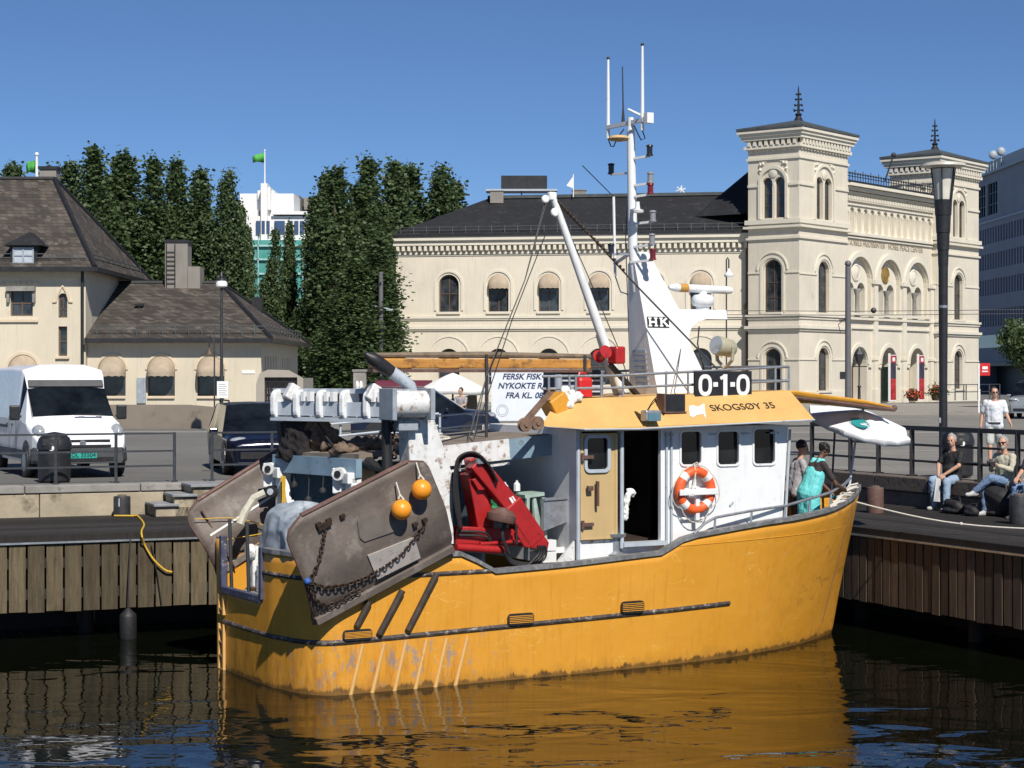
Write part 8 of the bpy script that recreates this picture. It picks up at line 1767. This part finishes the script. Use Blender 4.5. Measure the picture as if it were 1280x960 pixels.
def person(label, loc, rz, J, skin, top, legs, shoes, hair, group=None, long_sleeve=False, shorts=False, hair_r=1.0, extra=None, s=1.0, hold=None):
    """J: joints in the person's own frame (y forward, z up): pelvis chest neck head face shL shR elL elR wrL wrR hiL hiR knL knR anL anR handL handR"""
    root = thing('person', label, 'person', loc, rz, group); V = {k: Vector(v) for k, v in J.items() if isinstance(v, tuple)}
    body = MB(); P, Mh = head_shape(body, V['head'], V['face'], V.get('crown', V['head'] - V['neck']), s)
    body.capsule(V['neck'] + (V['chest'] - V['neck']) * .15, V['head'] + (V['neck'] - V['head']) * .3, .058 * s, .052 * s)
    body.capsule(V['chest'], V['pelvis'], .12 * s, .12 * s)
    for q in 'LR':
        body.capsule(V['neck'].lerp(V['chest'], .35), V['sh' + q], .06 * s, .055 * s); body.capsule(V['sh' + q], V['el' + q], .05 * s, .042 * s); body.capsule(V['el' + q], V['wr' + q], .042 * s, .028 * s)
        body.capsule(V['hi' + q], V['kn' + q], .08 * s, .055 * s); body.capsule(V['kn' + q], V['an' + q], .055 * s, .038 * s); body.capsule(V['kn' + q].lerp(V['an' + q], .1), V['kn' + q].lerp(V['an' + q], .5), .05 * s, .045 * s)
        dn = V['hand' + q] if 'hand' + q in V else (V['wr' + q] - V['el' + q]); pn = V.get('palm' + q, Vector((1 if q == 'L' else -1, 0, 0)))
        limb_hand(body, V['wr' + q], dn, pn, 1.05 * s, J.get('curl', .45))
    body.build('body', skin, root, remesh=.0075)
    for k in (-1, 1):
        e = MB(); e.ball(P(.031 * k, .083, .012), .010, 8, 6); e.build('eye', M_['textblack'], root)
    t = MB(); sh = (V['shL'] + V['shR']) / 2
    t.capsule(V['chest'] + Vector((0, 0, 0)), V['pelvis'], .150 * s, J.get('waist', .150) * s, 16)
    for q in 'LR':
        t.capsule(V['chest'], V['sh' + q], .120 * s, .064 * s, 12); t.capsule(V['neck'].lerp(V['chest'], .42), V['sh' + q], .062 * s, .062 * s, 12); t.capsule(V['pelvis'] + Vector((0, 0, .02)), V['hi' + q], .145 * s, .125 * s, 12)
        t.capsule(V['chest'].lerp(V['sh' + q], .55), V['pelvis'].lerp(V['hi' + q], .8), .105 * s, .12 * s, 12)
        if long_sleeve: t.capsule(V['sh' + q], V['el' + q], .068 * s, .058 * s); t.capsule(V['el' + q], V['el' + q].lerp(V['wr' + q], .9), .058 * s, .042 * s)
        else: t.capsule(V['sh' + q], V['sh' + q].lerp(V['el' + q], .72), .063 * s, .062 * s)
    if J.get('belly'): t.ball(V['pelvis'].lerp(V['chest'], .35) + Vector((0, .07, 0)), (.16 * s, .15 * s, .17 * s), 14, 10)
    t.build('shirt', top, root, remesh=.014, disp=(.028 if s > .9 else .012, .075))
    l = MB()
    for q in 'LR':
        l.capsule(V['pelvis'] + Vector((0, 0, -.02)), V['hi' + q], .14 * s, .115 * s)
        if shorts: l.capsule(V['hi' + q], V['hi' + q].lerp(V['kn' + q], .92), .108 * s, .088 * s)
        else: l.capsule(V['hi' + q], V['kn' + q], .108 * s, .078 * s); l.capsule(V['kn' + q], V['an' + q].lerp(V['kn' + q], .06), .078 * s, .062 * s)
    l.build('shorts' if shorts else 'trousers', legs, root, remesh=.014, disp=(.03, .08))
    for q in 'LR':
        f = V.get('toe' + q, Vector((0, .2, -.05))); sm_ = MB(); a = V['an' + q] + Vector((0, 0, -.035)); sm_.capsule(a + f * -.15 + Vector((0, 0, -.015)), a + f * .8, .046 * s, .042 * s, 10); sm_.capsule(a + Vector((0, 0, .02)), a + f * .4, .05 * s, .045 * s, 10); sm_.build('shoe', shoes, root, remesh=.012)
    if hair:
        h = MB(); h.ball(P(0, -.042, .044), tuple(q * s * hair_r for q in (.085, .088, .088)), 16, 12, M=Mh.to_4x4()); rn_ = random.Random(5)
        for k in range(46):
            d = Vector((rn_.gauss(0, 1), rn_.gauss(-.25, 1), rn_.gauss(.5, .8))).normalized(); h.ball(P(d.x * .080, -.038 + d.y * .086, .042 + d.z * .086), rn_.uniform(.014, .024), 6, 5)
        for k in (-1, 1): h.ball(P(.078 * k, .0, .02), (.012, .022, .035), 8, 6, M=Mh.to_4x4())
        if J.get('curly'):
            rnd = random.Random(4)
            for _ in range(40):
                d = Vector((rnd.gauss(0, 1), rnd.gauss(-.4, 1), abs(rnd.gauss(.3, 1)))).normalized(); h.ball(P(*(Vector((0, -.025, .035)) + Vector((d.x * .085, d.y * .1, d.z * .095)))), rnd.uniform(.02, .035), 7, 5)
        o = h.build('hair', hair, root, remesh=.007)
    return root, P, Mh
def seated(lean=.06, sep=.14, knee_up=.50, kd=.44, arms=None, tw=0):
    """sitting on a 0.5 m ledge, y forward; seat surface z = 0.5"""
    J = dict(pelvis=(0, 0, .62), chest=(0, lean * .7, .98), neck=(0, lean, 1.17), head=(0, lean + .04, 1.33), face=(0, 1, -.12),
             shL=(-.19, lean, 1.09), shR=(.19, lean, 1.09), hiL=(-.10, .05, .60), hiR=(.10, .05, .60), knL=(-sep, kd, .55), knR=(sep, kd, .55), anL=(-sep, kd + .05, .09), anR=(sep, kd + .05, .09))
    J.update(arms or {}); return J
led = PZ + .03
back = math.atan2(-RN.y, -RN.x) - math.pi / 2         # y forward = towards the basin
def sit_at(px, n=DW + .12):
    p = on_r(px, n); p.z = DZ; return p
black_cloth = mat('black_polo', (.012, .012, .013), .8, var=.3, scale=5, bump=.15, bscale=10)
J = seated(.02, .17, arms=dict(elL=(-.25, .14, .86), elR=(.25, .14, .86), wrL=(-.07, .34, .69), wrR=(.07, .35, .66), handL=(.35, .6, -.7), handR=(-.45, .55, -.7), palmL=(.6, -.2, -.6), palmR=(-.6, -.2, -.6), anL=(-.26, .50, .09), anR=(.16, .36, .09), knL=(-.20, .42, .56), knR=(.15, .43, .58), toeL=(-.06, .2, -.02), toeR=(.0, .2, -.02), face=(-.45, 1, -.1), waist=.165, belly=1))
J['curl'] = .7
r1, P1, Mh1 = person('grey-haired man in a black polo shirt sitting on the ledge', sit_at(1192), back + R(10), J, skinA, black_cloth, denim, shoe_m, hairG, s=1.0)
J = seated(.05, .10, arms=dict(elL=(-.26, .14, .84), elR=(.25, .12, .84), wrL=(-.10, .34, .93), wrR=(.04, .36, .92), handL=(.5, .7, .25), handR=(-.6, .6, .3), palmL=(.7, -.2, .4), palmR=(-.7, .2, .4), knL=(-.03, .45, .70), anL=(.20, .62, .45), knR=(.13, .42, .56), anR=(.10, .46, .09), toeL=(.05, .2, -.03), toeR=(0, .2, -.02), face=(-.45, 1, -.05)))
J['curl'] = .9
beige = mat('pale_jacket', (.45, .43, .33), .8, var=.12, scale=5, bump=.2, bscale=10)
r2, P2, Mh2 = person('seated man in sunglasses and a pale shirt holding a black camera', sit_at(1258), back + R(8), J, skinA, beige, denim2, shoe_m, hairG, long_sleeve=True)
m = MB()
for k in (-1, 1): m.ball(P2(.034 * k, .094, .014), (.028, .012, .022), 10, 8, M=Mh2.to_4x4())
m.tube([P2(-.08, .0, .02), P2(-.066, .08, .02), P2(0, .1, .022), P2(.066, .08, .02), P2(.08, 0, .02)], .005, 5); m.build('sunglasses', M_['textblack'], r2)
m = MB(); m.ball(P2(0, .06, -.075), (.05, .045, .045), 12, 8, M=Mh2.to_4x4()); m.build('beard', hairG, r2, remesh=.01)
# camera held in his hands
cm = thing('camera', 'black camera with a lens held by the man in sunglasses', 'camera'); cm.matrix_basis = Matrix.Translation(r2.location) @ Matrix.Rotation(back + R(8), 4, 'Z') @ Matrix.Translation((-.03, .44, .97)) @ Matrix.Rotation(R(50), 4, 'Z')
m = MB(); m.box((0, 0, 0), (.15, .075, .10)); m.box((0, 0, .065), (.06, .06, .04)); m.box((.055, .02, -.005), (.04, .06, .11)); m.build('camera_body', M_['black'], cm, bevel=.012); m = MB(); m.cyl((0, .03, 0), (0, .15, 0), .038, .043, 16); m.build('lens', M_['rubber'], cm)
# third, cut by the edge
J = seated(.06, .13, arms=dict(elL=(-.25, .16, .84), elR=(.25, .16, .84), wrL=(-.12, .40, .74), wrR=(.12, .40, .74), palmL=(0, 0, -1), palmR=(0, 0, -1), face=(-.2, 1, -.2)))
person('reddish-haired person in a dark top seated at the right edge of the photo', sit_at(1298), back + R(5), J, skinA, mat('dark_top', (.03, .03, .05), .8), denim2, shoe_d, mat('red_hair', (.10, .025, .012), .7, var=.3, scale=30))
# bags on the boardwalk
def bag(p, dims, rz, label, name, mt_, strap=True):
    root = thing(name, label, 'bag', p, rz); x, y, z = dims; m = MB(); rnd = random.Random(len(label))
    m.capsule((-x * .3, 0, z * .35), (x * .3, 0, z * .35), z * .36, z * .33); m.capsule((-x * .24, y * .1, z * .5), (x * .2, y * .1, z * .66), z * .34, z * .28); m.capsule((-x * .2, -y * .3, z * .3), (x * .2, -y * .28, z * .3), z * .24, z * .22); m.ball((0, 0, .06), (x * .48, y * .5, .08), 12, 8)
    m.build('bag_body', mt_, root, remesh=.015); m = MB(); m.tube([(-x * .2, -y * .4, z * .25), (0, -y * .52, z * .32), (x * .2, -y * .4, z * .25)], .012, 5); m.build('zip', M_['grey'], root)
    if strap: m = MB(); m.tube([(-x * .3, -.02, z * .7), (-x * .1, -.1, z * 1.02), (x * .15, -.05, z * .98), (x * .3, 0, z * .6)], .018, 6); m.build('strap', M_['rubber'], root)
black_nylon = mat('black_nylon', (.015, .015, .017), .7, var=.4, scale=5, bump=.4, bscale=9)
bag(G(1192, 642, DZ), (.55, .34, .30), back + R(5), 'low black camera bag at the feet of the man in the black polo shirt', 'camera_bag', black_nylon)
bag(G(1248, 645, DZ), (.62, .44, .62), back + R(10), 'big dark rucksack on the boardwalk next to the man with the camera', 'rucksack', black_nylon)
bag(G(1214, 645, DZ), (.36, .25, .22), back, 'small black bag between the feet of the man with the camera', 'shoulder_bag', black_nylon)
# white sheet of paper on the black-shirted man's knee
m = MB(); q = sit_at(1192); Mq = Matrix.Translation(q) @ Matrix.Rotation(back + R(10), 4, 'Z')
m.add([Mq @ Vector(v) for v in ((-.02, .40, .62), (.06, .42, .62), (.05, .50, .18), (-.10, .50, .18))], [(0, 1, 2, 3)]); m.solo('white_paper_bag', M_['cloth'], 'white plastic bag hanging from the hands of the man in black', 'bag', solid=.02)
# walking man
p = Vector((XP(1243, 43.5), 43.5, PZ)); J = dict(pelvis=(0, 0, .95), chest=(0, .02, 1.30), neck=(0, .02, 1.48), head=(0, .05, 1.64), face=(-.2, 1, -.05), shL=(-.20, .02, 1.42), shR=(.20, .0, 1.42), elL=(-.27, .10, 1.13), elR=(.27, -.06, 1.13), wrL=(-.34, .26, .95), wrR=(.30, .0, .88), hiL=(-.10, 0, .90), hiR=(.10, 0, .90), knL=(-.11, -.10, .49), knR=(.10, .14, .49), anL=(-.12, -.38, .16), anR=(.10, .22, .09), toeL=(0, .17, -.11), toeR=(0, .2, -.02))
r3, P3, Mh3 = person('man in a white shirt and pale shorts walking across the plaza', p, R(168), J, skinA, mat('white_shirt', (.62, .65, .68), .8, var=.06, bump=.15, bscale=10), mat('pale_shorts', (.42, .44, .42), .85, var=.1, scale=5), shoe_d, hairD, shorts=True)
m = MB()
for k in (-1, 1): m.ball(P3(.034 * k, .094, .014), (.028, .012, .020), 10, 8, M=Mh3.to_4x4())
m.build('sunglasses', M_['textblack'], r3); m = MB(); m.lathe([(.150, .93), (.158, .93), (.158, .97), (.150, .97)], n=20, M=Matrix.Diagonal((1.2, 1, 1, 1))); m.build('belt', M_['black'], r3)
# woman in a turquoise apron on the foredeck
wp_ = B(1013, 640, -.72); wl2 = BM @ Vector((wp_.x, wp_.y, 1.50))
J = dict(pelvis=(0, -.03, .93), chest=(0, .08, 1.26), neck=(0, .17, 1.43), head=(0, .25, 1.565), face=(.1, 1, -.75), crown=(0, .75, 1), shL=(-.17, .13, 1.37), shR=(.17, .13, 1.37), elL=(-.22, .30, 1.06), elR=(.22, .34, 1.04), wrL=(-.12, .48, .86), wrR=(.14, .50, .98), hiL=(-.10, -.04, .87), hiR=(.10, -.04, .87), knL=(-.11, .02, .47), knR=(.11, .02, .47), anL=(-.12, -.04, .09), anR=(.12, -.04, .09), palmL=(0, 0, -1), palmR=(0, 0, -1), curly=1)
rzw = BTH - R(90) - R(8)
r4, P4, Mh4 = person('dark-haired woman in a turquoise apron over a dark top, bending over the bow', wl2, rzw, J, skinB, mat('dark_brown_top', (.04, .028, .028), .8), mat('dark_trousers', (.03, .03, .035), .8), shoe_d, hairD, hair_r=1.05, s=.86)
turq = mat('turquoise_apron', (.14, .58, .58), .6, var=.12, scale=4, bump=.35, bscale=7)
m = MB(); m.capsule((0, .08, 1.20), (0, -.02, .95), .168, .165, 16); m.capsule((-.07, .08, 1.18), (-.07, -.02, .9), .135, .15); m.capsule((.07, .08, 1.18), (.07, -.02, .9), .135, .15)
for k in (-1, 1): m.capsule((.07 * k, -.02, .88), (.09 * k, -.0, .12), .14, .12, 14); m.capsule((.07 * k, .15, 1.2), (.085 * k, .17, 1.40), .05, .05); m.capsule((.09 * k, .04, 1.2), (.09 * k, .11, 1.42), .05, .045)
m.capsule((0, -.02, .6), (0, 0, .12), .16, .13); m.capsule((0, .04, 1.06), (0, -.06, .9), .165, .17, 16); m.capsule((-.05, -.06, .9), (-.06, -.05, .12), .14, .13)
m.build('apron', turq, r4, remesh=.012, disp=(.022, .08))
# second person, in the shade behind her
p2 = B(994, 640, .25); w2 = BM @ Vector((p2.x + .1, .35, 1.45))
J = dict(pelvis=(0, 0, .94), chest=(0, .04, 1.28), neck=(0, .07, 1.46), head=(0, .11, 1.61), face=(.2, 1, -.3), shL=(-.19, .05, 1.39), shR=(.19, .05, 1.39), elL=(-.24, .14, 1.1), elR=(.24, .14, 1.1), wrL=(-.16, .36, 1.02), wrR=(.16, .36, 1.02), hiL=(-.1, 0, .89), hiR=(.1, 0, .89), knL=(-.11, .03, .48), knR=(.11, .03, .48), anL=(-.12, 0, .09), anR=(.12, 0, .09), palmL=(0, 0, -1), palmR=(0, 0, -1))
person('person in a pale top standing in the shade behind the apron', w2, rzw - R(15), J, skinA, mat('pale_shade_top', (.36, .34, .36), .8), mat('dark_jeans', (.03, .03, .045), .8), shoe_d, hairD, s=1.0)
# guest at the cafe, small
p = Vector((XP(577, 68.5), 68.5, PZ)); J = seated(.03, .12, arms=dict(elL=(-.24, .14, .86), elR=(.24, .14, .86), wrL=(-.14, .38, .76), wrR=(.14, .38, .76), palmL=(0, 0, -1), palmR=(0, 0, -1)))
ch2 = thing('cafe_chair', 'dark stool under the seated cafe guest', 'chair', p + Vector((0, 0, .12))); m = MB(); m.box((0, 0, .45), (.42, .42, .05)); m.build('seat', M_['frame'], ch2)
for a in (-.17, .17):
    for b in (-.17, .17): m = MB(); m.box((a, b, .21), (.04, .04, .44)); m.build('leg', M_['frame'], ch2)
m = MB(); m.box((0, 0, .06), (1.6, 1.6, .12)); m.solo('platform', M_['frame'], 'low wooden platform under the cafe guest', 'platform', loc=p); bpy.data.objects['platform'].location = p
person('dark-haired guest in a grey shirt seated at the cafe, left of the fish banner', p + Vector((0, 0, .12)), R(150), J, skinA, mat('grey_shirt', (.30, .29, .30), .8), mat('dark_slacks', (.04, .04, .05), .8), shoe_d, hairD)
